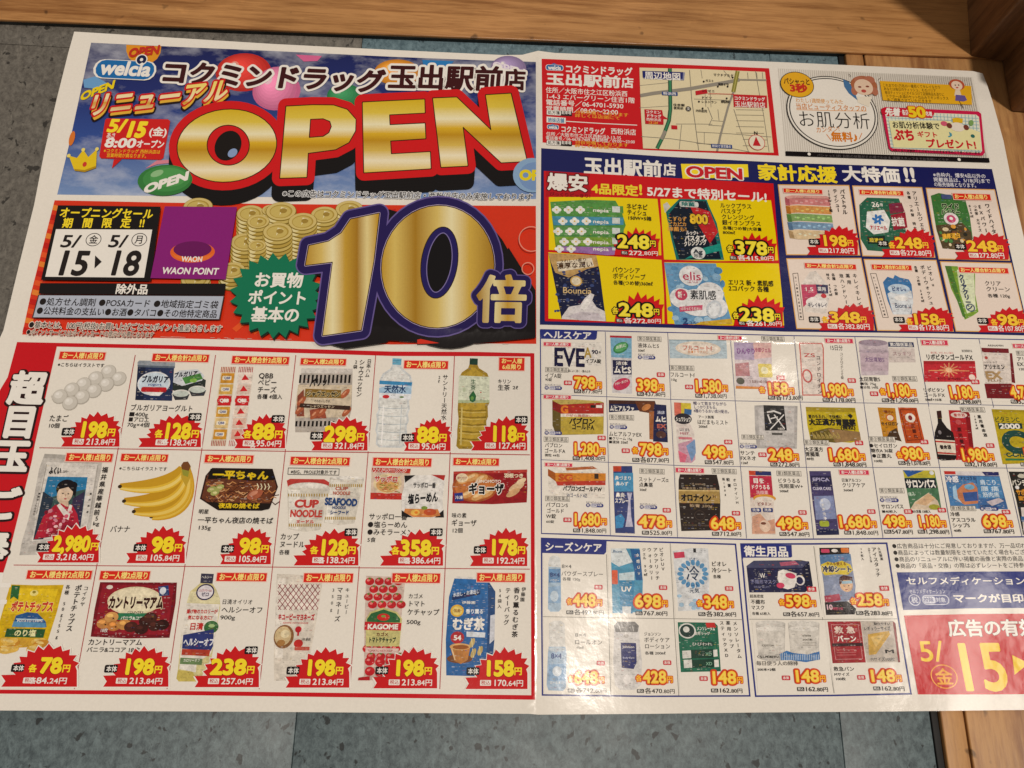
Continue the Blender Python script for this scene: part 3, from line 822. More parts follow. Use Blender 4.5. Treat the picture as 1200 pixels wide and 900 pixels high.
B0 = arc(799, 422, 246, 268, 8)
for i in range(1, 8):
    sh = (i * 18, i * 11)
    Gr(L1, 30, '#151113', shift=(i * 14, i * 4)); Gr([B0], 30, '#151113', shift=(i * 10, i * 12) if i < 6 else (60, 62))
Pp([(423, 387), (432, 340), (560, 360), (596, 290), (627.5, 340), (627.8, 396), (560, 402.3), (497, 401.3), (440, 398)], '#151113')
Pp([(489, 398), (493, 397.2), (515, 402), (505, 402.6), (489, 403)], '#d9331c')
S.clipx = 628.2
for x, y, r_ in ((1210, 300, 56), (1195, 430, 28)): Ring(x, y, r_, r_, 4, '#f0a08c')
for d_, c in ((44, '#6a5c9c'), (38, '#251a58'), (6, '#c9b8d8'), (4, '#2a1c10')):
    Gr(L1, d_, c); Gr([B0], d_, c)
GH = vgrad(0, 1, [(0, '#b98f2c'), (.22, '#dcc06a'), (.38, '#f1e6b4'), (.55, '#c9a13a'), (.72, '#a87a20'), (.86, '#e8d796'), (1, '#c79c34')], 358, 442)
GZ = vgrad(0, 1, [(0, '#c49a34'), (.12, '#dcc168'), (.3, '#a97d20'), (.5, '#dcc26c'), (.62, '#efe5b6'), (.78, '#d3b04c'), (1, '#a87c22')], 447, 579)
Gr(L1, 0, GH, fine=3); Gr([B0], 0, GZ, fine=3)
for d_, c in ((4, '#2a1c10'), (0, '#241c60'), (-22, '#7f74ac'), (-26, '#0e0c10')): Gr([arc(806, 404, 78, 156, 8)], d_, c)
T('倍', 968, 566, 218, '#e0bd5a', w=224, wt=.028, out=[(.115, '#6a5c9c'), (.095, '#251a58')])
T('倍', 968, 566, 218, vgrad(0, 1, [(0, '#b08428'), (.35, '#f0e2a8'), (.6, '#cda23c'), (1, '#eee0a4')], 560, 618), w=224, wt=.028, fine=3)

S.clipx = None
# ------------------------------------------------------------ daily goods grid (red)
S.lift = 3e-5
sup = part('bargain_column', None, 'red column and frame with big white vertical writing')
Pp([(20, 400.8), (200, 404.5), (320, 407.8), (460, 412), (560, 412.4), (626, 414), (626, 418), (560, 417.4), (460, 417.2), (320, 412.8), (200, 409), (66.6, 406.2),
    (41, 520), (26, 600), (-2, 690), (-40, 808), (-100, 808), (-60, 640), (-26, 500), (9, 442)], '#cf1420')
Pp([(-100, 807.6), (0, 808.2), (200, 809.6), (320, 811), (627, 814.8), (627, 820), (320, 816), (200, 814.4), (0, 812.9), (-100, 812.5)], '#cf1420')
Pp([(621.5, 413.6), (626.2, 414), (626.8, 819), (622.6, 819)], '#cf1420')
O(0, 400)
for ch, x, y in (('超', 118, 205), ('目', 84, 352), ('玉', 50, 503), ('ご', 4, 715), ('奉', -42, 905)):
    T(ch, x, y, 150, WHT, w=158, a='c', wt=.03, out=[(.07, '#2a1214')], dx=5, dy=5)
    T(ch, x, y, 150, WHT, w=158, a='c', wt=.03)
O(0, 600)
T('仕', -30, 340, 150, WHT, a='c', wt=.03)
grid = part('offer_grid_lines', sup)
XT = [159, 253, 347, 440.5, 532.8]; XB = [87.5, 196, 304, 410, 515.5]
def gx_(k, y):
    if k == 0: return np.interp(y, [404, 520, 600, 690, 808], [67, 41, 26, -2, -40])
    if k == 6: return 621.5
    return XT[k - 1] + (XB[k - 1] - XT[k - 1]) * (y - 413) / 392
def gy_(j, x): return [406 + x * .0135, 524 + x * .0145, 662 + x * .008, 808 + x * .0085][j]
for k in range(1, 6): Lp([(gx_(k, y), y) for y in (gy_(0, 300) + 6, 560, 700, gy_(3, 300) - 3)], .9, '#b5323a')
for j in (1, 2): Lp([(x, gy_(j, x)) for x in ((46 if j == 1 else 16), 200, 400, 621)], .9, '#b5323a')

BU = [(0.0, 1.0), (.055, .87), (.0, .73), (.19, .72), (.13, .62), (.2, .56), (.16, .45), (.26, .43), (.24, .3), (.34, .31), (.35, .16), (.44, .21), (.49, .06), (.56, .15), (.63, 0),
      (.69, .13), (.79, .05), (.81, .18), (.91, .13), (.90, .27), (1.0, .27), (.95, .39), (1.03, .45), (.98, .53), (1.0, .62), (1.0, 1.0)]
def burst(x0, y0, x1, y1, num, n0, n1, tax, t0, t1, hon, each=None, cell=None, big=1.0):
    part('price_burst', cell)
    w, h = x1 - x0, y1 - y0
    P_ = [(x0 + a_ * w, y0 + b_ * h) for a_, b_ in BU]
    C_ = (x0 + w / 2, y0 + h * .62)
    Pg([(C_[0] + (x - C_[0]) * 1.045, C_[1] + (y - C_[1]) * 1.06) for x, y in P_], WHT)
    Pg(P_, '#d01a1e')
    yn = y0 + h * .49
    if each: T('各', each, yn + 16, 36, YEL, wt=.04)
    T(num, n0, yn, 92, YEL, w=n1 - n0, wt=.038, out=[(.03, '#8a1212')], dx=2, dy=3); T(num, n0, yn, 92, YEL, w=n1 - n0, wt=.038)
    T('円', n1 + 1, yn + 16, 37, YEL, wt=.035)
    yt = y1 - h * .15
    RR(t0 - 56, yt - 12, 48, 25, 3, WHT); T('税込', t0 - 52, yt, 21, '#c2302c', w=40, wt=.012)
    i_ = tax.find('.'); a_, b_ = (tax[:i_ + 1], tax[i_ + 1:])
    if tax.count('.') > 1: i_ = tax.rfind('.'); a_, b_ = tax[:i_ + 1], tax[i_ + 1:]
    la = layout(a_, .02, 30)[1]; lb = layout(b_, .02, 30)[1]
    sc_ = (t1 - t0) / (la + lb * .85)
    T(a_, t0, yt, 38, WHT, w=la * sc_, wt=.02); T(b_, t0 + la * sc_, yt + 2, 32, WHT, w=lb * .85 * sc_, wt=.015)
    if hon:
        RR(hon[0], hon[1], 57, 34, 6, '#1a1416', rot=-.02); T('本体', hon[0] + 5, hon[1] + 17, 27, WHT, w=47, wt=.02)
def lim(x0, y0, x1, y1, s, cell, c='#e02b1c', tc='#ffe98a', name='limit_label'):
    part(name, cell)
    s_ = slope(*px(x0, y0)); hh = (y1 - y0) - (x1 - x0) * s_
    R(x0 - 3, y0 - 3, x1 - x0 + 6, hh + 6, '#f6cfc0'); R(x0, y0, x1 - x0, hh, c)
    T(s, x0 + 8, y0 + hh / 2, hh * .86, tc, w=(x1 - x0) - 16, wt=.03)
def cell(k, j, label):
    S.lift = 5e-5
    c = part('offer_cell', None, label)
    e = .8
    x_ = lambda k_, y: gx_(k_, y) + (e if k_ == k else -e)
    ya, yb, yc, yd = gy_(j, gx_(k, 500)), gy_(j, gx_(k + 1, 500)), gy_(j + 1, gx_(k + 1, 700)), gy_(j + 1, gx_(k, 700))
    t_ = 6.5 if j == 0 else e
    Pp([(x_(k, ya) , ya + t_), (x_(k + 1, yb), yb + t_), (x_(k + 1, yc), yc - e - (1.5 if j == 2 else 0)), (x_(k, yd), yd - e - (1.5 if j == 2 else 0))], PAPER)
    return c
def pic(c, label=None, micro=True):
    q = part('product_picture', c, label, mat=PHOTO if micro else None); q['micro'] = micro; return q
def txt(c): return part('lettering', c)

# row 1 -------------------------------------------------------------
c = cell(0, 0, 'offer of ten white eggs'); O(0, 400); pic(c, micro=False)
for x, y in ((477, 135), (522, 165), (420, 163), (468, 190), (367, 190), (413, 218), (315, 213), (360, 245), (263, 243), (308, 272)):
    El(x, y, 34, 32, '#b9b4aa'); El(x - 1, y - 2, 31, 29, '#d3cfc6'); El(x - 6, y - 8, 18, 16, '#e6e3dc'); El(x - 10, y - 12, 7, 6, '#f3f1ec')
Pg([(225, 235), (238, 255), (262, 278), (238, 262), (224, 245)], '#cfcac0')
txt(c); T('※こちらはイラストです', 253, 102, 19, INK, w=206, wt=.012); T('たまご', 216, 338, 32, INK, w=84, wt=.012); T('10個', 211, 370, 24, INK, w=52)
lim(265, 45, 465, 82, 'お一人様1点限り', c)
burst(268, 308, 525, 463, '198', 347, 470, '213.84円', 378, 507, (275, 380), cell=c)

c = cell(1, 0, 'offer of yogurt in a tub and small cups'); pic(c)
Pg([(606, 100), (766, 104), (756, 262), (594, 258)], '#27355c'); Pg([(606, 100), (640, 101), (630, 259), (594, 258)], '#1a2544')
Pg([(604, 92), (612, 84), (765, 88), (770, 96), (768, 118), (605, 113)], '#9aa3ad'); Pg([(604, 104), (768, 110), (768, 118), (605, 113)], '#5f6b7c')
El(676, 185, 72, 52, '#e9edf2'); El(676, 185, 66, 47, '#cfe0ee'); RR(622, 200, 112, 22, 8, '#c4242a')
Pg([(640, 222), (718, 224), (700, 240), (658, 238)], '#f0f0ee')
T('ブルガリア', 622, 166, 32, '#12142c', w=120, wt=.05); T('yogurt', 650, 188, 16, '#3a5a9a', w=60)
Pg([(760, 172), (860, 150), (905, 170), (900, 212), (820, 230), (758, 215)], '#2a3430')
for x, y in ((795, 232), (868, 215)): El(x, y, 40, 20, '#e9e9e4'); Pg([(x - 38, y), (x + 38, y), (x + 28, y + 24), (x - 26, y + 26)], '#3b3d42'); El(x, y - 2, 34, 14, '#c9d3cc')
Pg([(768, 140), (790, 128), (868, 122), (898, 150), (888, 172), (800, 196), (760, 180)], '#d8dfe6'); Pg([(800, 160), (880, 140), (892, 165), (815, 188)], '#4c8a44')
T('ブルガリア', 764, 150, 24, '#12142c', w=104, wt=.05, rot=-.12)
El(850, 172, 16, 9, '#8fc45a')
txt(c); T('ブルガリアヨーグルト', 572, 291, 31, INK, w=278, wt=.012); T('■400g', 566, 320, 24, INK, w=84, wt=.01); T('■アロエ', 564, 343, 24, INK, w=92, wt=.01); T('70g×4個', 558, 366, 24, INK, w=100, wt=.01)
lim(673, 54, 920, 92, 'お一人様合計2点限り', c)
burst(608, 318, 883, 465, '128', 716, 838, '138.24円', 742, 866, (830, 315), each=680, cell=c)
T('各', 712, 442, 30, WHT, wt=.015)

c = cell(2, 0, 'offer of cheese portions in two striped sticks'); pic(c)
for x0, dx_ in ((972, 0), (1050, 1)):
    Q = lambda f, w_: (x0 + w_ * 66 - f * 46, 112 + f * 348)
    Pg([Q(0, 0), Q(0, 1), Q(1, 1), Q(1, 0)], '#e8dcc4' if not dx_ else '#f0e6dc')
    for i in range(9):
        for f0, f1 in ((0, .07), (.93, 1)): Pg([Q(f0, i / 9 + .01), Q(f0, i / 9 + .06), Q(f1, i / 9 + .06), Q(f1, i / 9 + .01)], '#b23a3c')
    cs_ = ('#d99a30', '#e0b45a', '#c92a2c', '#d9a23a', '#e6c88a', '#d99a30') if not dx_ else ('#f2e2d6', '#e6cfc0', '#c92a2c', '#f0dccc', '#eac9b8', '#e8b8a4')
    for i in range(6):
        f0 = .08 + i * .142; Pg([Q(f0, .08), Q(f0, .95), Q(f0 + .125, .95), Q(f0 + .125, .08)], cs_[i])
        x, y = Q(f0 + .06, .5)
        if i == 2: El(x, y, 32, 22, '#d4262a'); T('QBB', x, y, 20, WHT, a='c', wt=.06)
        elif dx_: Pg([(x, y - 16), (x + 18, y + 8), (x - 16, y + 10)], '#d4262a')
        else: RR(x - 20, y - 9, 40, 18, 4, '#f4ead2'); T('QBB', x, y, 14, '#2b4a94', a='c', wt=.03)
txt(c); O(300, 400); T('QBB', 12, 150, 31, INK, w=64, wt=.015); T('ベビー', 8, 180, 30, INK, w=84, wt=.012); T('チーズ', 6, 212, 30, INK, w=84, wt=.012); T('各種 4個入', 4, 242, 23, INK, w=112)
lim(-103, 64, 147, 102, 'お一人様合計3点限り', c)
burst(-95, 318, 128, 470, '88', -15, 80, '95.04円', 0, 113, (70, 324), each=-55, cell=c)
T('各', -28, 459, 28, WHT, wt=.015)

c = cell(3, 0, 'offer of sausages in a twin bag'); pic(c)
Pg([(200, 118), (425, 120), (420, 300), (395, 400), (172, 400), (172, 290), (192, 180)], '#bcb4ab')
Pg([(200, 118), (425, 120), (424, 142), (197, 140)], '#dcd6d0')
for i in range(13): R(192 + i * 18, 147, 9, 36, '#1c1614')
for i in range(13): R(174 + i * 18, 350, 9, 24, '#1c1614')
Pg([(186, 190), (422, 192), (418, 280), (404, 335), (176, 335), (176, 260)], '#d8c9b0')
Pg([(182, 240), (210, 210), (212, 330), (178, 330)], '#8e4a38'); Pg([(235, 300), (300, 292), (310, 338), (240, 340)], '#9c4c36')
for x, y in ((200, 262), (192, 300), (258, 322), (290, 310), (392, 230), (398, 310)): El(x, y, 26, 12, '#b3603f', rot=-50); El(x - 3, y - 3, 12, 4, '#dd9c78', rot=-50)
Pg([(217, 208), (374, 214), (374, 250), (215, 246)], '#8a6a2c'); T('シャウエッセン', 222, 231, 27, '#1a120c', w=148, wt=.05, out=[(.05, '#e8d7a2')])
T('パリッ!', 236, 184, 38, '#1a1210', w=86, wt=.04, rot=-.12); T('そのおいしさは、', 255, 262, 13, INK, w=80)
Pg([(195, 272), (415, 284), (412, 302), (190, 290)], '#3f2a20'); T('シャウエッセン', 235, 286, 15, '#d9c7a8', w=110)
txt(c); V('シャウエッセン', 466, 92, 452, 232, 26, INK); V('日本ハム', 498, 88, 489, 148, 21, INK); V('2袋', 440, 90, 436, 112, 19, INK)
lim(198, 74, 397, 106, 'お一人様2点限り', c)
burst(243, 330, 490, 480, '298', 300, 440, '321.84円', 345, 476, (240, 398), cell=c)

c = cell(4, 0, 'offer of a large clear water bottle'); pic(c)
Pg([(600, 74), (640, 76), (638, 104), (599, 102)], '#6fb4d2'); R(600, 82, 38, 3, '#4f93b8')
BT = [(600, 102), (638, 104), (645, 120), (680, 150), (688, 180), (682, 250), (672, 262), (676, 300), (668, 320), (672, 350), (662, 372), (664, 410), (656, 455), (640, 468), (540, 466), (526, 452), (530, 410), (524, 390), (532, 350), (528, 320), (538, 300), (534, 262), (542, 250), (543, 170), (556, 142), (590, 120)]
Pg(BT, '#d7dde0'); Gr([BT], -9, '#e9ebe8')
for y in (290, 325, 360, 395, 430): Ln([(536, y), (600, y + 6), (664, y + 3)], 3, '#bcc6cb')
Ln([(560, 280), (552, 450)], 5, '#fafafa'); Ln([(640, 280), (630, 450)], 4, '#c6ced2')
Pg([(543, 172), (687, 180), (680, 256), (540, 248)], '#e9eef4'); Pg([(543, 172), (687, 180), (684, 196), (542, 188)], '#3f8fc4'); Pg([(541, 205), (600, 190), (640, 200), (684, 196), (682, 232), (541, 226)], '#a9cbe6')
T('天然水', 563, 210, 36, '#20406e', w=96, wt=.03); El(571, 243, 15, 8, '#d8323a'); El(640, 245, 10, 4, '#6c8a50')
txt(c); V('サントリー天然水', 832, 158, 825, 335, 25, INK); V('2ℓ', 806, 158, 804, 176, 18, INK)
lim(652, 84, 845, 122, 'お一人様6点限り', c)
burst(650, 335, 855, 482, '88', 708, 802, '95.04円', 727, 835, (640, 406), cell=c)

c = cell(5, 0, 'offer of a large bottle of green tea'); pic(c)
Pg([(940, 74), (975, 76), (974, 104), (938, 102)], '#1e4236')
BT = [(938, 102), (974, 104), (980, 118), (1016, 140), (1026, 165), (1026, 270), (1018, 285), (1020, 330), (1012, 350), (1014, 390), (1006, 420), (1004, 462), (990, 473), (892, 473), (880, 460), (884, 420), (884, 390), (890, 340), (886, 300), (888, 270), (892, 160), (905, 136), (932, 118)]
Pg(BT, '#a88a2c'); Gr([BT], -12, '#c4a43c')
for y in (300, 330, 362, 394, 426): Ln([(892, y), (950, y + 6), (1012, y + 3)], 5, '#8f7420'); Ln([(892, y + 8), (950, y + 14), (1012, y + 11)], 3, '#dcc470')
Ln([(905, 290), (900, 455)], 7, '#dcc87a')
Pg([(892, 150), (1026, 156), (1026, 268), (888, 270)], '#dfe6cf'); Pg([(888, 258), (1026, 258), (1026, 270), (888, 271)], '#b9c69c')
Pg([(955, 216), (968, 240), (964, 262), (952, 268), (940, 262), (936, 242)], '#2f6a3c'); El(950, 250, 7, 9, '#6fa552')
V('生茶', 955, 178, 954, 204, 24, '#2a5a3a'); El(915, 212, 7, 10, '#c6d2b4'); El(988, 224, 3, 3, '#c23a2a')
txt(c); T('キリン', 1062, 176, 22, INK, w=60); T('生茶', 1062, 203, 28, INK, w=54, wt=.014); T('2ℓ', 1127, 203, 20, INK, w=26)
part('limit_label', c); R(1066, 68, 117, 62, '#f6cfc0'); R(1069, 71, 111, 56, '#e02b1c'); T('お一人様', 1078, 86, 24, '#ffe98a', w=92, wt=.03); T('6点限り', 1082, 112, 24, '#ffe98a', w=86, wt=.03)
burst(945, 328, 1192, 480, '118', 1030, 1145, '127.44円', 1062, 1186, (1137, 328), cell=c)

# row 2 -------------------------------------------------------------
c = cell(0, 1, 'offer of a rice bag with a woman in red on it'); O(0, 400); pic(c)
Pg([(196, 494), (450, 506), (446, 560), (428, 640), (402, 800), (382, 900), (330, 935), (85, 940), (96, 880), (120, 800), (150, 680), (172, 560)], '#c9c5bf'); Pg([(205, 530), (430, 540), (390, 780), (370, 850), (140, 880), (165, 700)], '#e2ded8')
Pg([(196, 494), (450, 506), (446, 524), (190, 512)], '#b5b1aa'); Ln([(205, 540), (160, 760)], 4, '#aaa69f'); Ln([(430, 545), (395, 760)], 5, '#b3afa8')
Pg([(210, 594), (385, 597), (350, 838), (146, 872)], '#2f7fb0'); Pg([(200, 690), (376, 650), (350, 838), (146, 872)], '#3d5a58'); Pg([(190, 660), (235, 690), (190, 870), (146, 872)], '#2b3a4c')
Pg([(320, 690), (372, 660), (350, 838), (300, 846)], '#3a3350')
El(292, 648, 46, 40, '#171318', rot=20); El(318, 634, 22, 18, '#171318'); El(285, 672, 34, 42, '#e6cdb4', rot=5); Pg([(262, 650), (300, 640), (322, 662), (330, 690), (336, 650), (300, 618), (262, 625)], '#171318')
Pg([(266, 700), (300, 702), (302, 726), (262, 724)], '#dcc0a6')
Pg([(240, 720), (270, 712), (296, 730), (316, 716), (340, 760), (352, 836), (150, 870), (190, 770)], '#b9223a')
Pg([(262, 712), (296, 748), (306, 716), (318, 722), (300, 790), (276, 760), (250, 722)], '#ece6e0'); Pg([(210, 790), (290, 780), (330, 800), (345, 836), (200, 862)], '#a01c34')
for i in range(26): x = r2.uniform(200, 335); y = r2.uniform(745, 850); El(x, y, r2.uniform(5, 10), r2.uniform(4, 9), r2.choice(['#e0607a', '#f0c4c8', '#7a1028', '#d48a9a']))
El(276, 668, 4, 2.2, '#1a1216'); El(300, 670, 4, 2.2, '#1a1216'); El(287, 692, 6, 2.6, '#b3323c'); Ln([(289, 670), (286, 682)], 1.6, '#b8977e')
T('ふくい', 216, 568, 34, '#1c181a', w=52, wt=.05); T('こしひかり', 262, 572, 14, INK, w=34)
V('華越前こしひかり', 172, 670, 148, 760, 10, INK); V('福井県産', 398, 670, 384, 750, 10, INK)
txt(c); V('福井県産', 461, 565, 443, 660, 27, INK, .02); V('華越前', 436, 690, 425, 752, 27, INK, .02); T('5', 418, 778, 26, INK); T('kg', 408, 800, 24, INK, w=28)
lim(294, 491, 497, 530, 'お一人様1点限り', c)
O(0, 600)
burst(163, 52, 434, 222, '2,980', 234, 396, '3,218.40円', 248, 413, (165, 137), cell=c)

c = cell(1, 1, 'offer of a bunch of yellow bananas'); O(0, 400); pic(c, micro=False)
def banana(P0, P1, P2, w, c1, c2, c3):
    t_ = np.linspace(0, 1, 15)[:, None]; P0, P1, P2 = map(np.array, (P0, P1, P2))
    C_ = (1 - t_) ** 2 * P0 + 2 * t_ * (1 - t_) * P1 + t_ ** 2 * P2
    d_ = np.gradient(C_, axis=0); d_ /= np.linalg.norm(d_, axis=1, keepdims=True); n_ = np.stack([-d_[:, 1], d_[:, 0]], -1)
    wt_ = w * np.sin(np.clip(np.linspace(.12, .93, 15), 0, 1) * math.pi)[:, None] ** .6
    def strip(a_, b_, cc): Pg(np.concatenate([C_ + n_ * wt_ * a_, (C_ + n_ * wt_ * b_)[::-1]]).tolist(), cc)
    strip(-1, 1, c1); strip(-.95, -.1, c2); strip(-.75, -.35, c3); El(P2[0], P2[1], 9, 8, '#3c2c18')
banana((815, 560), (850, 740), (665, 770), 40, '#c4911c', '#d9a626', '#e8c24c')
banana((812, 560), (842, 760), (588, 748), 36, '#c99a20', '#e2b432', '#efcf66')
banana((808, 558), (800, 720), (545, 702), 36, '#c9981e', '#e4b834', '#f1d470')
banana((804, 556), (760, 655), (527, 638), 34, '#cfa024', '#e9c03c', '#f4da7c')
Pg([(796, 545), (806, 530), (826, 528), (838, 548), (836, 600), (818, 640), (796, 600)], '#c8a634'); Pg([(796, 545), (806, 530), (826, 528), (838, 548), (828, 574), (800, 566)], '#7a4a26'); Pg([(800, 562), (832, 570), (826, 596), (803, 588)], '#9a9a38')
txt(c); T('※こちらはイラストです', 523, 558, 19, INK, w=212, wt=.012); T('バナナ', 484, 825, 33, INK, w=88, wt=.012)
lim(535, 494, 740, 530, 'お一人様1点限り', c)
O(0, 600)
burst(555, 60, 812, 225, '98', 666, 764, '105.84円', 656, 790, (590, 140), cell=c)

c = cell(2, 1, 'offer of fried noodles in a brown tray'); O(0, 400); pic(c)
OC = [(932, 556), (1198, 560), (1222, 640), (1185, 735), (1150, 745), (958, 743), (878, 692), (903, 590)]
Pg(OC, '#33160f'); Gr([OC], -7, '#6b3a24')
for i in range(90):
    x, y = r2.uniform(905, 1195), r2.uniform(620, 705); a_ = r2.uniform(-.6, .6); L_ = r2.uniform(14, 40)
    Ln([(x, y), (x + L_ * .5, y + L_ * a_ + 4), (x + L_, y + L_ * a_ * .3)], 4, r2.choice(['#a8683a', '#7c4426', '#c88c54', '#4c2416', '#d8a878', '#8c5230']))
for x, y in ((930, 650), (965, 642), (945, 665)): El(x, y, 20, 12, '#a9b064', rot=-20); El(x, y, 10, 5, '#dcd69a')
El(1120, 672, 36, 22, '#a95c40', rot=-25); El(1114, 668, 20, 9, '#cf8c70', rot=-25)
for i in range(4): Ln([(1130 + i * 16, 625), (1136 + i * 16, 640), (1130 + i * 16, 652)], 4, '#f0e6c0')
Pg([(925, 560), (1196, 564), (1210, 608), (1100, 612), (1000, 600), (912, 606)], '#17100e')
T('一平ちゃん', 935, 586, 40, '#e8c81c', w=245, wt=.05)
Pg([(905, 706), (1190, 712), (1180, 738), (1150, 742), (960, 740)], '#1c120e'); T('夜店の焼そば', 960, 722, 24, '#e8c81c', w=180, wt=.04)
txt(c); T('明星', 872, 748, 22, INK, w=46); T('一平ちゃん夜店の焼そば', 868, 785, 30, INK, w=332, wt=.016); T('135g', 868, 818, 24, INK, w=58)
lim(903, 498, 1115, 536, 'お一人様2点限り', c)
O(0, 600)
burst(967, 65, 1190, 230, '98', 1052, 1145, '105.84円', 1045, 1172, (974, 145), cell=c)

c = cell(3, 1, 'offer of two cup noodles, red and blue'); O(300, 400); pic(c)
def cup(x0, x1, y0, x2, x3, y1, t1_, t2_, cc, rim):
    Pg([(x0, y0), (x1, y0 + 6), (x3, y1), ((x2 + x3) / 2, y1 + 8), (x2, y1 - 4)], '#ded9cd'); Pg([(x0 + 4, y0 + 8), (x0 + (x1 - x0) * .3, y0 + 12), (x2 + (x3 - x2) * .3, y1), (x2 + 4, y1 - 6)], '#f2efe6')
    for f in (.13, .84): 
        a_ = (x0 + (x2 - x0) * f, y0 + (y1 - y0) * f); b_ = (x1 + (x3 - x1) * f, y0 + 6 + (y1 - y0) * f)
        for i in range(16): x = a_[0] + (b_[0] - a_[0]) * (i + .2) / 16; y = a_[1] + 3; Pg([(x, y), (x + 5, y), (x + 5, y + 13), (x, y + 13)], rim)
Pg([(135, 612), (150, 604), (300, 606), (326, 622), (322, 640), (140, 640)], '#c4423c'); El(232, 642, 92, 22, '#d8d3c8'); El(232, 638, 80, 16, '#f1eee6')
cup(325, 475, 598, 298, 432, 800, '', '', '#26487c', '#b89a50'); El(400, 600, 76, 8, '#f4f1ea')
cup(138, 325, 642, 143, 282, 828, '', '', '#c23a34', '#b89a50')
T('CUP', 170, 712, 46, '#c8443c', w=104, wt=.06, out=[(.04, '#f4f0e8')]); T('NOODLE', 150, 755, 42, '#c8443c', w=140, wt=.05); T('ヌードル', 175, 792, 18, '#c8443c', w=80, wt=.04)
T('CUP', 348, 646, 20, '#b9604a', w=56, wt=.04); T('NOODLE', 338, 666, 20, '#b9604a', w=76, wt=.04)
T('SEAFOOD', 303, 702, 42, '#24467e', w=142, wt=.06, rot=.03); T('NOODLE', 335, 730, 16, '#24467e', w=60, wt=.04); T('シーフード', 325, 752, 20, '#24467e', w=84, wt=.05)
Ln([(142, 556), (366, 560), (364, 588), (140, 584)], 2.4, '#3a3838', closed=True)
txt(c); T('※BIG、PROは対象外です', 152, 573, 20, INK, w=204); T('カップ', 106, 858, 31, INK, w=82, wt=.014); T('ヌードル', 103, 892, 31, INK, w=112, wt=.014)
O(300, 600); T('各種', 101, 177, 23, INK, w=46)
O(300, 400); lim(154, 507, 413, 546, 'お一人様合計2点限り', c)
O(300, 600)
burst(165, 72, 450, 235, '128', 275, 402, '138.24円', 305, 436, (390, 72), each=238, cell=c)
T('各', 274, 213, 29, WHT, wt=.015)

c = cell(4, 1, 'offer of instant ramen packs, red and black'); O(300, 400); pic(c)
Pg([(508, 553), (682, 560), (660, 700), (640, 694), (502, 694), (506, 620)], '#dfc9b6'); Pg([(510, 555), (680, 560), (676, 580), (508, 574)], '#c9352c'); Pg([(503, 665), (645, 668), (642, 696), (502, 694)], '#c9352c')
El(578, 625, 62, 44, '#e6d2a8'); El(578, 630, 50, 34, '#d9a86a')
for i in range(40): x, y = r2.uniform(535, 620), r2.uniform(600, 660); Ln([(x, y), (x + 14, y + r2.uniform(-8, 8))], 3, r2.choice(['#e9b94c', '#c9622c', '#8a9a3c', '#f0dca0', '#b33a24']))
T('みそラーメン', 512, 566, 24, '#c9352c', w=150, wt=.05, out=[(.06, WHT)]); T('サッポロ', 520, 604, 28, '#c9352c', w=104, wt=.05, out=[(.06, WHT)])
Pg([(652, 592), (668, 588), (820, 588), (832, 600), (820, 690), (824, 772), (800, 775), (690, 774), (640, 748), (640, 680), (650, 640)], '#eceae6')
Pg([(652, 590), (700, 588), (655, 622)], '#1a1718'); Pg([(770, 586), (832, 588), (826, 612)], '#b9302c'); Pg([(640, 742), (690, 774), (640, 770)], '#1a1718'); Pg([(824, 740), (826, 774), (786, 774)], '#1a1718')
Pg([(655, 735), (800, 738), (810, 766), (770, 773), (690, 772), (650, 750)], '#d98a4a'); El(700, 752, 20, 13, '#f0c05a'); El(704, 752, 8, 6, '#e8842c'); El(765, 750, 28, 15, '#c2532c'); El(740, 732, 14, 8, '#7f9a42')
T('塩らーめん', 668, 695, 46, '#16161c', w=132, wt=.05, rot=-.1); T('サッポロ一番', 690, 632, 26, '#16161c', w=100, wt=.03)
txt(c); T('サッポロ一番', 496, 770, 30, INK, w=170, wt=.014); T('●塩らーめん', 490, 805, 30, INK, w=176, wt=.014); T('●みそラーメン', 488, 838, 30, INK, w=204, wt=.014); T('5食', 489, 872, 24, INK, w=38)
lim(516, 511, 772, 551, 'お一人様合計2点限り', c)
O(300, 600)
burst(545, 75, 822, 236, '358', 632, 768, '386.64円', 683, 812, (764, 72), each=595, cell=c)
T('各', 652, 215, 29, WHT, wt=.015)

c = cell(5, 1, 'offer of frozen dumplings in a red pack'); O(300, 400); pic(c)
Pg([(868, 572), (1020, 576), (1190, 563), (1193, 640), (1190, 708), (1040, 716), (862, 712), (866, 640)], '#9c1c22'); Pg([(868, 572), (1192, 563), (1192, 575), (868, 584)], '#c04038')
El(962, 640, 100, 66, '#b05a2c'); El(962, 640, 88, 58, '#c9783c')
for x, y in ((915, 608), (950, 598), (990, 604), (930, 672), (975, 682), (1015, 668)): El(x, y, 30, 15, '#e0a868', rot=-25); El(x - 4, y - 4, 18, 6, '#f2d09c', rot=-25)
El(905, 600, 26, 20, '#f0ddba'); T('焼くだけ', 885, 600, 14, '#9c1c22', w=42)
T('AJINOMOTO', 965, 614, 18, '#f2e6da', w=112, wt=.03); T('ギョーザ', 934, 648, 50, '#151113', w=155, wt=.05, out=[(.07, WHT)])
Pg([(872, 668), (908, 664), (912, 700), (874, 704)], '#2a3a8c'); T('冷凍', 875, 686, 17, WHT, w=34)
T('羽根つき', 1090, 590, 20, '#f4e8c8', w=86, wt=.04); El(1145, 640, 38, 16, '#e6c49a', rot=-30); El(1130, 665, 34, 13, '#d9ac7c', rot=-30); El(1165, 615, 24, 11, '#ecd2ac', rot=-30)
txt(c); T('味の素', 860, 765, 24, INK, w=66); T('ギョーザ', 858, 798, 31, INK, w=112, wt=.014); T('12個', 860, 831, 24, INK, w=50)
lim(868, 512, 1068, 547, 'お一人様2点限り', c)
O(300, 600)
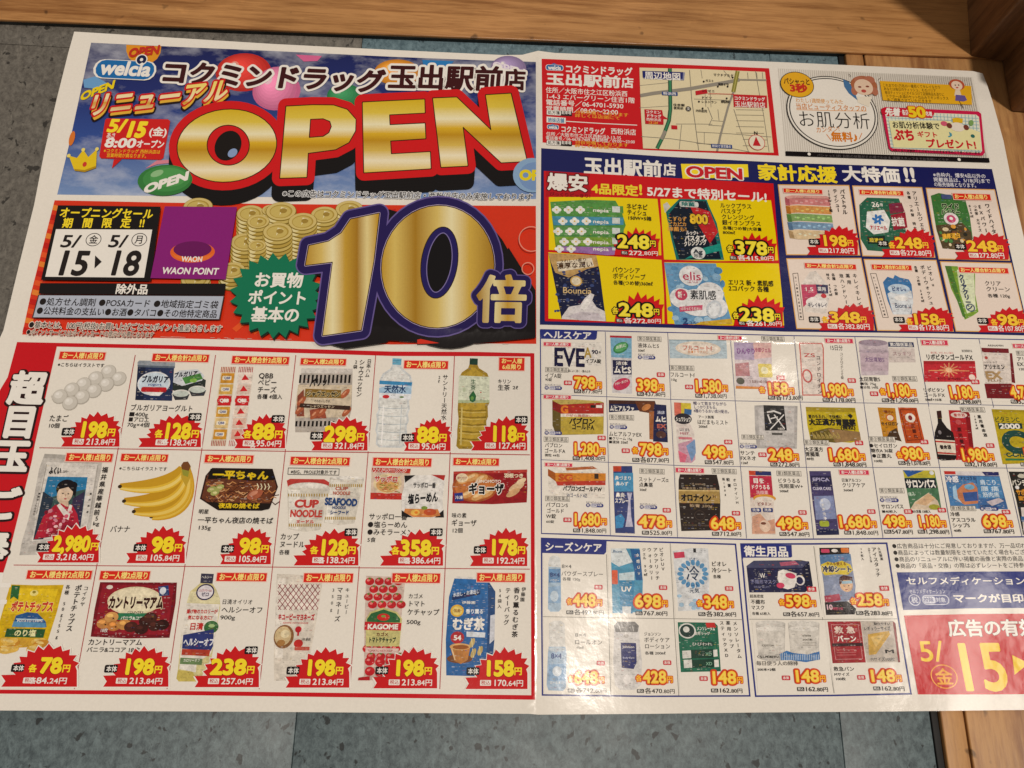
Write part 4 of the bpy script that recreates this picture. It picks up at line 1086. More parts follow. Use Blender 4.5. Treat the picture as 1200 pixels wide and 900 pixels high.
burst(940, 68, 1192, 238, '178', 1024, 1147, '192.24円', 1053, 1182, (958, 150), cell=c)

# row 3 -------------------------------------------------------------
c = cell(0, 2, 'offer of potato chips in a yellow bag'); O(0, 600); pic(c)
Pg([(45, 318), (160, 322), (280, 320), (250, 440), (212, 560), (196, 590), (0, 590), (-20, 540), (10, 440)], '#d9b418'); Pg([(60, 335), (255, 338), (228, 440), (10, 450), (30, 400)], '#ecca24'); Pg([(0, 552), (205, 556), (190, 592), (-10, 600)], '#d8a838')
Pg([(52, 322), (88, 324), (80, 386), (60, 372), (44, 384)], '#2f6b3a'); El(150, 356, 18, 13, '#f4e48a'); El(150, 352, 8, 6, '#9a8a30')
Pg([(55, 498), (70, 455), (120, 440), (165, 445), (200, 480), (205, 505)], '#2a5c98'); Pg([(60, 480), (200, 488), (200, 508), (52, 505)], '#5f9ac4'); Ln([(70, 470), (190, 474)], 5, '#b8d8ec')
T('ポテトチップス', 50, 416, 46, '#c8372c', w=185, wt=.06, out=[(.05, '#f8e890')]); T('POTATO CHIPS', 75, 478, 14, WHT, w=110)
Pg([(30, 512), (200, 515), (190, 553), (20, 549)], '#2c5a34'); T('のり塩', 62, 532, 32, '#f2eeb4', w=96, wt=.03)
for i in range(12): x, y = r2.uniform(0, 180), r2.uniform(568, 622); El(x, y, 34, 15, r2.choice(['#d9a440', '#e6bc58', '#cf9030']), rot=r2.uniform(-20, 20)); El(x - 4, y - 3, 18, 6, '#f0d284', rot=10)
txt(c); V('コイケヤ', 377, 336, 362, 405, 21, INK); V('ポテトチップス', 344, 335, 304, 512, 30, INK, .02); V('各種 50g～55g', 298, 330, 249, 548, 20, INK)
lim(123, 256, 406, 296, 'お一人様合計2点限り', c)
burst(5, 578, 338, 768, '78', 176, 272, '84.24円', 160, 296, (53, 669), each=126, cell=c)
T('各', 131, 741, 30, WHT, wt=.015)

c = cell(1, 2, 'offer of soft cookies in a dark red bag'); pic(c)
Pg([(440, 308), (778, 310), (772, 400), (745, 553), (560, 556), (398, 548), (415, 430)], '#7a1420'); Pg([(450, 318), (765, 322), (735, 540), (412, 536)], '#941c2a')
El(592, 390, 120, 62, '#e9ddb8'); El(592, 390, 112, 55, '#f2e8c8'); RR(515, 444, 150, 30, 8, '#2f7c56'); T('バニラ&ココア', 530, 466, 18, WHT, w=116, wt=.02)
T('カントリーマアム', 478, 398, 58, '#3c1a14', w=240, wt=.06, out=[(.05, '#f2e8c8')]); T('COUNTRY', 560, 440, 14, '#4a2a20', w=70); El(482, 330, 14, 9, '#e8e0d4')
Pg([(695, 328), (740, 322), (744, 366), (700, 370)], '#26407c'); El(716, 346, 14, 16, '#dfe6f0')
for x, y, cc in ((455, 490, '#c98a4a'), (490, 462, '#d9a05c'), (500, 500, '#c28040'), (545, 495, '#d09450'), (575, 505, '#4c241c'), (640, 480, '#3a1a16'), (680, 500, '#43201a'), (712, 496, '#331613'), (620, 515, '#3f1d18'), (660, 465, '#4a2620')):
    El(x, y, 30, 23, cc); El(x - 6, y - 7, 14, 8, np.minimum(lin(cc) * 1.8, 1)); El(x + 8, y + 5, 4, 3, '#2a120c')
T('18枚', 440, 520, 20, WHT, w=34)
txt(c); T('カントリーマアム', 386, 572, 31, INK, w=240, wt=.014); T('バニラ&ココア 18枚', 380, 605, 26, INK, w=234, wt=.012)
lim(443, 259, 661, 299, 'お一人様2点限り', c)
burst(453, 588, 740, 768, '198', 540, 676, '213.84円', 568, 716, (462, 672), cell=c)

c = cell(2, 2, 'offer of golden cooking oil in a bottle'); pic(c)
Pg([(884, 270), (940, 272), (934, 315), (880, 312)], '#3c3a50'); T('ヘルシー', 886, 286, 14, WHT, w=46)
BT = [(880, 312), (934, 315), (950, 340), (966, 380), (968, 420), (940, 580), (930, 640), (880, 735), (870, 745), (785, 745), (775, 732), (782, 690), (800, 520), (820, 400), (835, 350), (862, 328)]
Pg(BT, '#d9cf96'); Pg([(835, 350), (950, 345), (966, 385), (965, 402), (820, 400)], '#e6dfb4'); Pg([(782, 695), (845, 700), (870, 745), (785, 745), (775, 732)], '#cdbb62')
Pg([(820, 400), (966, 405), (940, 585), (925, 625), (865, 660), (860, 705), (788, 690), (800, 520)], '#eee9df')
El(902, 352, 40, 36, '#3a3358'); El(902, 352, 34, 30, '#e9e4ea'); T('コレステロール0', 874, 345, 12, '#c0282c', w=56); T('ゼロ', 885, 362, 20, '#3a3358', w=34, wt=.03)
T('揚げ物のカロリーが', 820, 437, 20, '#c2302c', w=136, wt=.04); T('気になる方に!', 825, 464, 20, '#c2302c', w=108, wt=.04); El(928, 506, 32, 28, '#3a6e3c'); El(930, 500, 14, 8, '#a8c88a')
T('日清', 832, 503, 34, '#c2302c', w=62, wt=.03); Pg([(805, 540), (940, 515), (936, 590), (925, 612), (800, 600)], '#2f3a78'); T('ヘルシーオフ', 806, 572, 36, '#eef0f6', w=134, wt=.04)
Pg([(800, 602), (925, 606), (918, 634), (797, 628)], '#b8402c'); Pg([(793, 640), (890, 645), (886, 672), (790, 668)], '#6f8a5c'); T('カロリーオフ', 805, 652, 15, WHT, w=74)
txt(c); T('日清オイリオ', 975, 395, 24, INK, w=136, wt=.01); T('ヘルシーオフ', 972, 430, 31, INK, w=184, wt=.014); T('900g', 967, 463, 25, INK, w=66)
lim(955, 267, 1174, 305, 'お一人様1点限り', c)
burst(855, 588, 1138, 770, '238', 926, 1082, '257.04円', 972, 1113, (1077, 591), cell=c)

c = cell(3, 2, 'offer of mayonnaise in a white pouch with red net'); O(300, 600); pic(c)
Pg([(92, 272), (178, 275), (292, 288), (290, 330), (262, 500), (236, 640), (200, 740), (80, 742), (78, 640), (84, 480), (88, 360)], '#e4dccf'); Pg([(95, 290), (130, 292), (118, 640), (84, 640), (88, 400)], '#efe9df')
Pg([(98, 316), (284, 320), (272, 430), (92, 430)], '#f0e8dd')
for i in range(-5, 10):
    for s_ in (1, -1):
        a_ = (98 + i * 24, 318) if s_ > 0 else (98 + i * 24, 430); b_ = (a_[0] + 84, 430 if s_ > 0 else 318)
        P_ = []
        for f in np.linspace(0, 1, 13):
            x, y = a_[0] + (b_[0] - a_[0]) * f, a_[1] + (b_[1] - a_[1]) * f
            if 95 - (y - 318) * .04 <= x <= 284 - (y - 318) * .1: P_.append((x, y))
        if len(P_) > 1: Ln([P_[0], P_[-1]], 3, '#8e2b3c')
T('キユーピーマヨネーズ', 97, 462, 30, '#c01f2a', w=160, wt=.05); T('KEWPIE MAYONNAISE', 118, 487, 9, '#c01f2a', w=112)
El(122, 548, 44, 52, '#8e6038'); El(118, 545, 36, 42, '#dcc496'); El(128, 536, 20, 18, '#efe0b8'); El(110, 575, 18, 14, '#b08048')
El(186, 516, 14, 14, '#c01f2a'); R(182, 526, 8, 18, '#c01f2a'); El(186, 578, 20, 18, '#c8302c'); T('5年連続', 200, 560, 14, INK, w=40); RR(170, 592, 66, 16, 3, '#c85a4a')
txt(c); V('キューピー', 402, 343, 396, 440, 20, INK); V('マヨネーズ', 369, 343, 357, 470, 27, INK, .016); V('350g', 340, 343, 331, 428, 19, INK)
lim(212, 269, 428, 310, 'お一人様1点限り', c)
burst(130, 593, 410, 772, '198', 214, 347, '213.84円', 248, 386, (136, 680), cell=c)

c = cell(4, 2, 'offer of ketchup in a red tomato patterned pouch'); pic(c)
Pg([(484, 280), (656, 286), (652, 340), (622, 620), (612, 742), (448, 738), (450, 730), (474, 722), (476, 500)], '#d9c4b8'); 
for i in range(24):
    x, y = 500 + (i % 4) * 42 - (i // 4) * 3 + (21 if (i // 4) % 2 else 0), 305 + (i // 4) * 34 + (160 if i // 4 > 3 else 0)
    if x > 640: continue
    El(x, y, 20, 17, '#c81e28'); El(x - 6, y - 5, 7, 5, '#ee8a84'); Pg([(x - 8, y - 12), (x, y - 18), (x + 9, y - 11), (x, y - 8)], '#5e8a3c')
for x, y in ((500, 655), (545, 660), (590, 655), (500, 700), (545, 705), (590, 700)): El(x, y, 22, 20, '#c81e28'); El(x - 6, y - 5, 7, 5, '#ee8a84')
Pg([(484, 470), (500, 440), (560, 420), (620, 440), (642, 470), (630, 590), (482, 590)], '#cfc884'); Pg([(488, 470), (506, 446), (560, 428), (615, 446), (634, 470), (632, 486), (488, 484)], '#2f6a3c')
El(560, 462, 28, 16, '#d02a24'); El(560, 458, 10, 5, '#7aa84c'); Pg([(478, 482), (640, 488), (636, 522), (476, 518)], '#c8202a'); T('KAGOME', 490, 503, 30, WHT, w=134, wt=.05)
T('カゴメ', 528, 538, 18, '#6a1c18', w=54, wt=.03); T('トマトケチャップ', 494, 562, 26, '#1f3a24', w=120, wt=.05); Pg([(482, 596), (628, 600), (624, 622), (480, 618)], '#e4c8c0'); T('TOMATO KETCHUP', 490, 609, 12, '#b03030', w=110)
Pg([(450, 728), (500, 722), (500, 740), (448, 740)], '#b81c24')
txt(c); T('カゴメ', 669, 370, 24, INK, w=66); T('トマト', 667, 403, 29, INK, w=78, wt=.012); T('ケチャップ', 664, 440, 30, INK, w=142, wt=.014); T('500g', 661, 483, 25, INK, w=62)
lim(600, 269, 810, 312, 'お一人様2点限り', c)
burst(515, 593, 796, 775, '198', 602, 737, '213.84円', 640, 776, (526, 680), cell=c)

c = cell(5, 2, 'offer of barley tea bags in a blue pack'); pic(c)
Pg([(880, 283), (960, 286), (958, 300), (876, 296)], '#e6e4e0'); Pg([(872, 292), (1018, 298), (1052, 350), (1048, 560), (1036, 700), (980, 722), (836, 718), (834, 560), (848, 372)], '#2c67a8'); Pg([(1018, 298), (1052, 350), (1048, 560), (1036, 640), (1014, 640), (1020, 400)], '#1f4a80')
Pg([(1030, 455), (1050, 450), (1048, 560), (1026, 580)], '#d8dce6'); Pg([(848, 372), (872, 292), (1018, 298), (1020, 380)], '#2f6fb2'); Pg([(862, 366), (985, 342), (985, 362), (862, 388)], '#1f3768'); T('水出し・お湯出し', 866, 365, 20, '#dfe8f4', w=116, wt=.03, rot=-.16)
El(884, 434, 29, 27, '#e8b93c'); El(884, 434, 22, 20, '#f2d87c'); T('国産', 870, 434, 16, '#8a4a18', w=28); T('香り薫る', 922, 437, 22, '#f0f4f8', w=78, wt=.03); T('伊藤園', 905, 398, 14, WHT, w=60)
T('むぎ茶', 862, 493, 56, WHT, w=142, wt=.045); Pg([(925, 525), (1008, 530), (1006, 552), (925, 548)], '#dfe6ee'); El(885, 552, 30, 27, '#b92c34'); T('54', 868, 552, 30, WHT, w=34, wt=.04)
El(895, 645, 56, 20, '#7a4a28'); Pg([(852, 590), (942, 592), (930, 650), (900, 668), (872, 655)], '#c08040'); El(897, 592, 46, 15, '#e0b070'); El(900, 594, 36, 10, '#a05c24'); Ln([(860, 600), (875, 650)], 5, '#ecd0a4')
for x, y in ((950, 575), (985, 610), (955, 620)): El(x, y, 10, 22, '#c8b070', rot=20); Ln([(x - 4, y - 20), (x + 2, y + 20)], 3, '#e8dcae')
txt(c); V('伊藤園', 1177, 340, 1171, 385, 20, INK); V('香り薫るむぎ茶', 1146, 345, 1137, 538, 28, INK, .02); V('ティーバッグ', 1108, 345, 1100, 485, 25, INK, .016); V('54袋入', 1073, 345, 1070, 415, 19, INK)
lim(972, 268, 1182, 308, 'お一人様1点限り', c)
burst(920, 593, 1193, 778, '158', 1000, 1132, '170.64円', 1041, 1176, (926, 683), cell=c)

# ------------------------------------------------------------ highlight line of the left page's fold, painted in as pale rubbed-ink flecks
S.lift = 4.2e-4
O(0, 0, 1)
part('fold_highlight')
for i in range(60):
    x = r2.uniform(24, 624); y = 391.5 + (x - 25) * .0195 + r2.uniform(-.5, .5); L_ = r2.uniform(2, 9)
    if x + L_ < 626: Pp([(x, y), (x + L_, y + .15), (x + L_, y + .45), (x, y + .4)], '#d8cfc2')
# ------------------------------------------------------------ store information and map (top right)
S.lift = 3e-5
inf = part('store_panel', None, 'red framed panel with store address and street map')
Pp([(634.7, 68.8), (760, 74.2), (901.3, 80), (907, 130), (912.7, 182.5), (760, 176), (700, 172.5), (635.8, 167)], '#d31a22')
O(600, 0)
tx = part('lettering', inf)
def logo(x, y, w, h):
    Pg([(x + w * .45, y - h * .95), (x + w * .7, y - h * .6), (x + w * .25, y - h * .6)], '#2a6fae'); RR(x - 2, y - h * .62 - 1, w + 4, h * 1.2 + 2, h * .5, WHT); RR(x, y - h * .6, w, h * 1.16, h * .5, '#2a6fae'); T('welcia', x + w * .12, y - h * .02, h * 1.3, WHT, w=w * .76, wt=.04)
logo(150, 296, 74, 20)
T('コクミンドラッグ', 232, 302, 38, WHT, w=298, wt=.035); T('玉出駅前', 148, 346, 56, WHT, w=330, wt=.035); T('店', 480, 362, 50, WHT, w=56, wt=.03)
T('住所／大阪市住之江区粉浜西', 148, 395, 27, WHT, w=360, wt=.012); T('1-4-3 エバーグリーン住吉1階', 148, 422, 27, WHT, w=392, wt=.012)
T('電話番号／06-4701-5930', 148, 449, 27, WHT, w=342, wt=.015); T('営業時間／08:00～22:00', 148, 477, 27, WHT, w=318, wt=.015)
def park(x, y):
    RR(x, y - 10, 112, 22, 4, '#2e2625'); RR(x + 1, y - 9, 62, 20, 4, WHT); T('処方箋', x + 5, y + 1, 17, INK, w=54); T('駐車場', x + 66, y + 1, 17, WHT, w=42)
    T('10台完備しております', x + 124, y - 2, 18, '#f4b03a', w=236, rot=.01); T('詳しくは店頭にて', x + 124, y + 14, 16, '#f4b03a', w=200, rot=.01)
park(152, 493)
Pg([(152, 512), (236, 518), (236, 543), (152, 538)], WHT); T('姉妹店舗', 158, 527, 22, '#2a7fb0', w=72, wt=.02); Ln([(238, 533), (400, 543), (550, 550)], 3.5, WHT)
logo(156, 557, 48, 14); T('コクミンドラッグ', 214, 567, 30, WHT, w=196, wt=.03); T('西粉浜店', 434, 576, 29, WHT, w=112, wt=.012)
T('住所／大阪市住之江区西粉浜3-13-35', 150, 588, 20, WHT, w=330, wt=.008); T('電話番号／06-6678-7409 営業時間／09:00～23:00', 148, 606, 18, WHT, w=392, wt=.008, rot=-.01)
park(152, 625)
mp_ = part('street_map', inf, 'cream street map with green road and red markers')
Pg([(560, 297), (840, 304), (1112, 316), (1130, 480), (1150, 671), (860, 663), (576, 652), (566, 480)], '#ece0ba')
GRY = '#8a8475'
for l_, w_ in (([(562, 376), (700, 362)], 2.4), ([(560, 474), (686, 466)], 2.4), ([(568, 600), (700, 610), (900, 640), (1045, 668)], 3), ([(780, 308), (790, 440), (805, 545), (820, 660)], 3.4), ([(830, 306), (836, 345)], 2.4),
               ([(930, 310), (960, 345)], 2.4), ([(720, 545), (810, 545), (880, 546)], 2.6), ([(745, 548), (735, 655)], 2.6), ([(810, 580), (960, 588), (1140, 602)], 2.6), ([(845, 580), (845, 635)], 2.2), ([(860, 470), (880, 520), (865, 552)], 3), ([(865, 550), (930, 554)], 2.4), ([(905, 480), (910, 530)], 2.4), ([(880, 530), (935, 534)], 2.2),
               ([(975, 480), (1000, 560), (1040, 668)], 2.6), ([(1070, 312), (1085, 400), (1105, 500), (1130, 668)], 2.4), ([(800, 435), (940, 440)], 2), ([(848, 400), (852, 470)], 2), ([(870, 395), (875, 470)], 2), ([(810, 630), (900, 634)], 2)):
    Ln(l_, w_, GRY)
for y in (482, 505, 530, 556, 584): Ln([(985, y), (1108, y + 2)], 2, GRY)
for y in (612, 640): Ln([(1015, y), (1122, y + 3)], 2, GRY)
for x in (1035, 1075, 1100): Ln([(x, 318), (x + 3, 346)], 2, GRY)
Ln([(564, 420), (620, 410), (780, 390), (960, 358), (1000, 350)], 15, '#9a9488'); Ln([(990, 350), (1118, 352)], 7, '#9a9488')
Ln([(992, 330), (975, 400), (950, 470), (915, 600), (902, 664)], 9, '#9a9488'); Ln([(992, 312), (984, 350), (973, 404)], 18, '#8f8a3c'); Ln([(992, 312), (984, 350), (973, 404)], 3, '#c9c070')
Ln([(694, 300), (696, 480), (690, 530), (668, 590), (638, 652)], 17, '#2f5f45'); Ln([(694, 300), (696, 480), (690, 530), (668, 590), (638, 652)], 7, '#3f8f62'); Ln([(674, 575), (656, 612)], 15, '#9a9488')
Pg([(576, 312), (760, 318), (756, 353), (578, 345)], '#8f93b0'); Pg([(573, 311), (752, 317), (750, 347), (575, 341)], '#262c72'); T('周辺地図', 582, 331, 37, WHT, w=160, wt=.02)
RR(658, 402, 70, 16, 3, '#2f4a8c'); T('粉浜西', 664, 410, 14, WHT, w=58)
Pg([(806, 400), (856, 392), (860, 410), (808, 418)], '#c9202a'); R(700, 550, 26, 17, '#c9202a')
Ln([(862, 412), (900, 412), (975, 414)], 2.6, '#c9202a')
Pg([(972, 414), (1120, 420), (1122, 474), (975, 470)], '#c9202a'); T('コクミンドラッグ', 976, 431, 18, WHT, w=136, wt=.03); T('玉出駅前店', 978, 457, 28, WHT, w=136, wt=.01)
Pg([(582, 480), (660, 484), (664, 508), (688, 524), (666, 522), (666, 548), (586, 544)], '#c9202a'); T('コクミン', 588, 491, 15, WHT, w=66, wt=.03); T('ドラッグ', 590, 508, 15, WHT, w=66, wt=.03); T('西粉浜店', 590, 524, 14, WHT, w=66, wt=.01); T('ココ!', 598, 538, 13, '#f2b83a', w=44, wt=.03)
T('住吉郵', 708, 460, 13, INK, w=52); T('便局前', 710, 474, 13, INK, w=44); El(775, 478, 12, 11, '#4a4640'); T('文', 775, 478, 15, WHT, a='c')
T('マクドナルド', 885, 328, 14, INK, w=90); T('ガスト', 850, 354, 13, INK, w=38); T('コンビニ', 832, 398, 12, INK, w=60); T('銀行', 905, 370, 12, INK, w=50); T('ドイツ', 832, 428, 13, INK, w=48); T('レストラン', 832, 446, 13, INK, w=70); T('病院', 918, 446, 14, INK, w=40, wt=.02); T('内科医院', 808, 486, 13, INK, w=50)
for x, y in ((843, 358), (905, 380), (948, 380), (822, 446), (944, 432), (838, 476), (970, 340)): El(x, y, 4, 4, INK)
RR(875, 632, 92, 17, 3, '#2f4a8c'); T('粉浜3丁目交差点', 880, 641, 13, WHT, w=82)
T('N', 1072, 584, 22, INK, a='c'); El(1076, 626, 36, 34, '#efe8d2'); Ring(1076, 626, 36, 34, 2.6, '#c9202a'); Pg([(1072, 600), (1094, 642), (1058, 640)], '#c9202a')

# ------------------------------------------------------------ beauty panel
S.lift = 3e-5
bp_ = part('beauty_panel', None, 'white panel about a skin check with a big double ring')
O(880, 0)
Pg([(118, 300), (500, 318), (976, 338), (1010, 500), (1046, 692), (600, 678), (152, 664)], '#e9e4da')
for i in range(92):
    f = i / 92; xa_, xb_ = 120 + 856 * f, 152 + 894 * f
    Ln([(xa_, 302 + 37 * f), ((xa_ + xb_) / 2, 482 + 32 * f), (xb_, 663 + 28 * f)], 3, '#cfc9be')
Pg([(152, 664), (600, 680), (1046, 694), (1050, 714), (600, 700), (154, 684)], '#171417')
El(256, 677, 7, 6.5, WHT); El(915, 701, 7, 6.5, WHT); T('パシャっと3秒 お肌の状態がその場でわかる 店頭スタッフまでお気軽にどうぞ', 290, 682, 14, '#5a5658', w=580)
RG2 = part('ring_ornament', bp_)
El(358, 496, 200, 162, '#2a2725', n=60); El(358, 496, 196, 158, '#f0ece2', n=60); El(358, 494, 189, 151, '#2a2725', n=60); El(358, 494, 184, 147, '#f3efe6', n=60)
El(203, 372, 74, 57, '#3a2f24'); El(203, 372, 71, 54, '#edb31f')
T('パシャっと', 143, 356, 30, '#5a2f10', w=118, wt=.03); T('3秒', 170, 386, 40, '#c8301f', w=78, wt=.05)
T('わたし1週間使ってみた', 196, 440, 22, '#e0a050', w=210); T('当店ビューティスタッフの', 196, 466, 29, '#d8842c', w=312, wt=.01); Ln([(200, 482), (350, 486), (508, 488)], 2.4, '#e8a050')
T('お肌分析', 204, 522, 78, '#2a2725', w=322, wt=-.006); T('カンタン!', 285, 572, 27, '#d8842c', w=105, rot=-.1, wt=.01); T('無料♪', 352, 600, 46, '#dd8022', w=118, wt=.03); Ln([(332, 590), (352, 616)], 3, '#dd8022'); Ln([(488, 584), (476, 612)], 3, '#dd8022')
fig = part('cartoon_picture', bp_, 'line drawing of a happy woman with curly hair')
Pg([(405, 348), (430, 360), (455, 400), (468, 440), (430, 410), (410, 380)], '#4a78a8')
El(497, 375, 58, 42, '#b06a48'); El(478, 352, 24, 16, '#b8745a'); El(520, 350, 24, 16, '#b8745a'); El(545, 402, 14, 18, '#b8745a'); El(455, 400, 14, 18, '#b8745a')
El(495, 383, 41, 35, '#e9cdb4'); El(478, 382, 8, 4, '#8a4a3a'); El(512, 380, 8, 4, '#8a4a3a'); El(496, 400, 11, 7, '#c0524a')
Pg([(466, 425), (530, 424), (520, 470), (470, 450)], '#efe6d4'); Ln([(440, 335), (430, 325)], 2, '#5a4a3a'); Ln([(560, 350), (572, 340)], 2, '#5a4a3a')
yb = part('yellow_notice', bp_)
Pg([(566, 355), (760, 366), (968, 378), (972, 460), (760, 452), (580, 440)], '#eab324')
for i, s_ in enumerate(('これまでの1万名の一番若くてキレイなカラ', 'あなたは毎日のティッシュ、そのバリア', '毎日ティッシュにオイルつけて店頭用品を送りに', 'ドクター♪お酒のセット仕込みでオンボックス', 'をご提案させていただきます')): T(s_, 578 + i * 5, 374 + i * 16, 16, '#4a3a14', w=(255, 230, 262, 276, 196)[i], wt=.006)
El(905, 372, 34, 24, '#c05a3c'); El(905, 376, 24, 20, '#f0d6c0'); El(898, 374, 3, 3, '#3a2a20'); El(913, 374, 3, 3, '#3a2a20'); El(906, 385, 6, 3, '#c0524a'); Pg([(898, 396), (918, 396), (926, 422), (894, 420)], '#e9d8c0')
Pg([(900, 416), (940, 420), (950, 440), (935, 446), (898, 442)], '#6a5a9c'); Ln([(915, 444), (925, 460), (933, 476)], 2.4, '#4a3a2a')
gf = part('gift_notice', bp_, 'pink framed notice with a checked ground')
Pg([(572, 478), (590, 470), (1000, 490), (1012, 500), (1028, 670), (1018, 684), (620, 664), (606, 652)], '#cf2350')
Pg([(590, 498), (600, 488), (990, 504), (1002, 514), (1016, 664), (1008, 672), (624, 652), (614, 644)], '#e9edd8')
for i in range(26): Ln([(600 + i * 15.5, 490 + i * .6), (622 + i * 15.2, 652 + i * .7)], 2.2, '#9cc4d0')
for i in range(11): Ln([(592 + i * 2.2, 502 + i * 14.5), (1000 + i * 1.4, 520 + i * 14.5)], 2.2, '#9cc4d0')
Pg([(606, 530), (860, 530), (1006, 580), (1012, 660), (628, 648)], '#eee9b0')
Pg([(572, 488), (580, 474), (800, 484), (806, 500), (796, 518), (600, 510), (576, 500)], '#d01f38')
T('先着', 590, 491, 36, WHT, w=66, wt=.05, it=.2); T('各店', 664, 494, 26, WHT, w=30, wt=.03); T('50', 690, 490, 62, '#f6d42a', w=76, wt=.05, out=[(.06, '#d8531c')]); T('名様', 768, 500, 22, WHT, w=28, wt=.03)
T('お肌分析体験で', 620, 548, 32, '#2a2725', w=210, wt=.02); T('ぷち', 626, 592, 54, '#cf2330', w=94, wt=.05); T('ギフト', 730, 590, 28, '#cf2330', w=92, wt=.03); T('プレゼント!', 768, 630, 42, '#cf2330', w=222, wt=.04); T('※なくなり次第終了とさせていただきます予めご了承くださいませ', 624, 660, 13, INK, w=385, wt=.004)
Pg([(885, 520), (905, 516), (932, 522), (930, 540), (888, 538)], '#e9bd28'); El(849, 543, 15, 11, '#d8607a'); El(975, 598, 9, 8, '#2f6f6a'); El(968, 540, 10, 14, '#7fa860', rot=30); T('♪', 862, 590, 34, '#4a9ab0', w=26, wt=.02)
El(908, 558, 32, 20, '#f0e6d8'); El(872, 552, 12, 12, '#7a3f34'); El(946, 560, 12, 12, '#7a3f34')

# ------------------------------------------------------------ navy sale block
S.lift = 3e-5
nv = part('sale_block', None, 'navy block of household savings with special sale inside')
Pp([(634.2, 173.6), (700, 178), (780, 183.5), (920, 190.8), (1040, 194.5), (1162.5, 198), (1176, 260), (1192, 330), (1207, 393.3), (1100, 390.6), (920, 388.7), (780, 384), (632.6, 380.5), (633.4, 280)], '#1d2260')
tt = part('lettering', nv); O(600, 0)
T('玉出駅前', 314, 728, 80, WHT, w=346, wt=.035); T('店', 664, 744, 58, WHT, w=58, wt=.03)
Pg([(742, 720), (1036, 722), (1040, 778), (750, 786)], YEL); T('OPEN', 764, 752, 66, '#d0202c', w=252, wt=.04, out=[(.06, WHT)])
O(880, 0)
T('家計応援', 28, 756, 74, YEL, w=350, wt=.035, rot=.0); T('大特価', 400, 764, 70, WHT, w=255, wt=.035); T('!!', 668, 766, 84, WHT, w=56, wt=.035)
for i, s_ in enumerate(('※赤枠内、爆安4品以外の', '掲載商品は、5/18(月)まで', 'の販売価格となります。')): T(s_, 800 + i * 2, 768 + i * 21, 21, '#e8e8f0', w=(232, 250, 196)[i], wt=.012)
rd = part('special_sale_panel', nv, 'red framed panel with four yellow offers')
Pp([(637.3, 200.2), (760, 207), (906.3, 215), (912, 290), (918.8, 384), (800, 380.3), (638.5, 376.3), (637.8, 290)], '#d4171f')
O(600, 0)
Pg([(150, 752), (345, 763), (335, 800), (350, 850), (310, 870), (280, 862), (260, 895), (230, 860), (200, 890), (180, 858), (148, 866)], '#b81420')
T('爆安', 155, 798, 78, WHT, w=180, wt=.035, out=[(.06, '#6a1018')]); T('4品限定', 350, 828, 50, '#f7e03a', w=205, wt=.035); T('!', 555, 832, 62, '#f7e03a', w=20, wt=.03); T('5/27まで特別セール!', 592, 840, 50, WHT, w=530, wt=.03)
T('びっくりどっきり!', 165, 852, 18, '#7a0e18', w=180, wt=.03)

def price2(num, x0, x1, y, tax, t0, t1, ty, hon=None, each=None, em=68, yen=None, cell=None, sale=False):
    """orange price with red rim, small boxed tax line under it"""
    part('price_tag', cell)
    rim = [(.10, '#d8421a')] if not sale else [(.09, '#161214')]
    fc = '#ffc52a' if not sale else '#ffe52e'
    f_ = em / 70 if em > 100 else 1.0
    if each is not None: T('各', each, y + 7 * f_, 30 * f_, fc, w=28 * f_, wt=.03, out=[(.12, rim[0][1])])
    T(num, x0, y, em, fc, w=x1 - x0, wt=.04, out=rim); T('円', x1 + 1, y + 12 * f_, 30 * f_, fc, w=28 * f_, wt=.03, out=[(.12, rim[0][1])])
    T(num, x0 + 1, y - 1, em * .97, '#ffdf5a' if not sale else '#fff04a', w=x1 - x0 - 2, wt=.012)
    ic = '#2c2725' if not sale else WHT
    RR(t0 - 33 * f_, ty - 8 * f_, 31 * f_, 17 * f_, 3 * f_, '#2c2725'); T('税込', t0 - 30 * f_, ty, 14 * f_, WHT, w=25 * f_, wt=.01)
    i_ = tax.rfind('.'); a_, b_ = tax[:i_ + 1], tax[i_ + 1:]
    la = layout(a_, .01, 30)[1]; lb = layout(b_, .01, 30)[1]; q = (t1 - t0) / (la + lb * .8)
    T(a_, t0 + 1, ty, 27 * f_, ic, w=la * q, wt=.01 if not sale else .02); T(b_, t0 + 1 + la * q, ty + 2 * f_, 23 * f_, ic, w=lb * .8 * q, wt=.006)
    if hon: RR(hon[0], hon[1], 36, 20, 4, '#cf2a3c'); T('本体', hon[0] + 4, hon[1] + 10, 15, WHT, w=28, wt=.015)
BS = [(.0, 1.0), (.03, .74), (-.02, .62), (.10, .60), (.06, .44), (.17, .46), (.18, .28), (.29, .36), (.31, .14), (.42, .27), (.50, .02), (.57, .24), (.68, .1), (.70, .27), (.84, .14), (.85, .33), (.97, .24), (.95, .42), (1.06, .42), (1.02, .58), (1.02, 1.0)]
def rburst(x0, y0, x1, y1, c='#d8181e'): Pg([(x0 + a_ * (x1 - x0), y0 + b_ * (y1 - y0)) for a_, b_ in BS], c)
YC = '#f4d90c'
def scell(pts, label, par=rd, c=YC, lift=1.2e-4):
    S.lift = lift; q = part('offer_cell', par, label); Pg(pts, c); return q
def sub(c, n): return part(n, c)
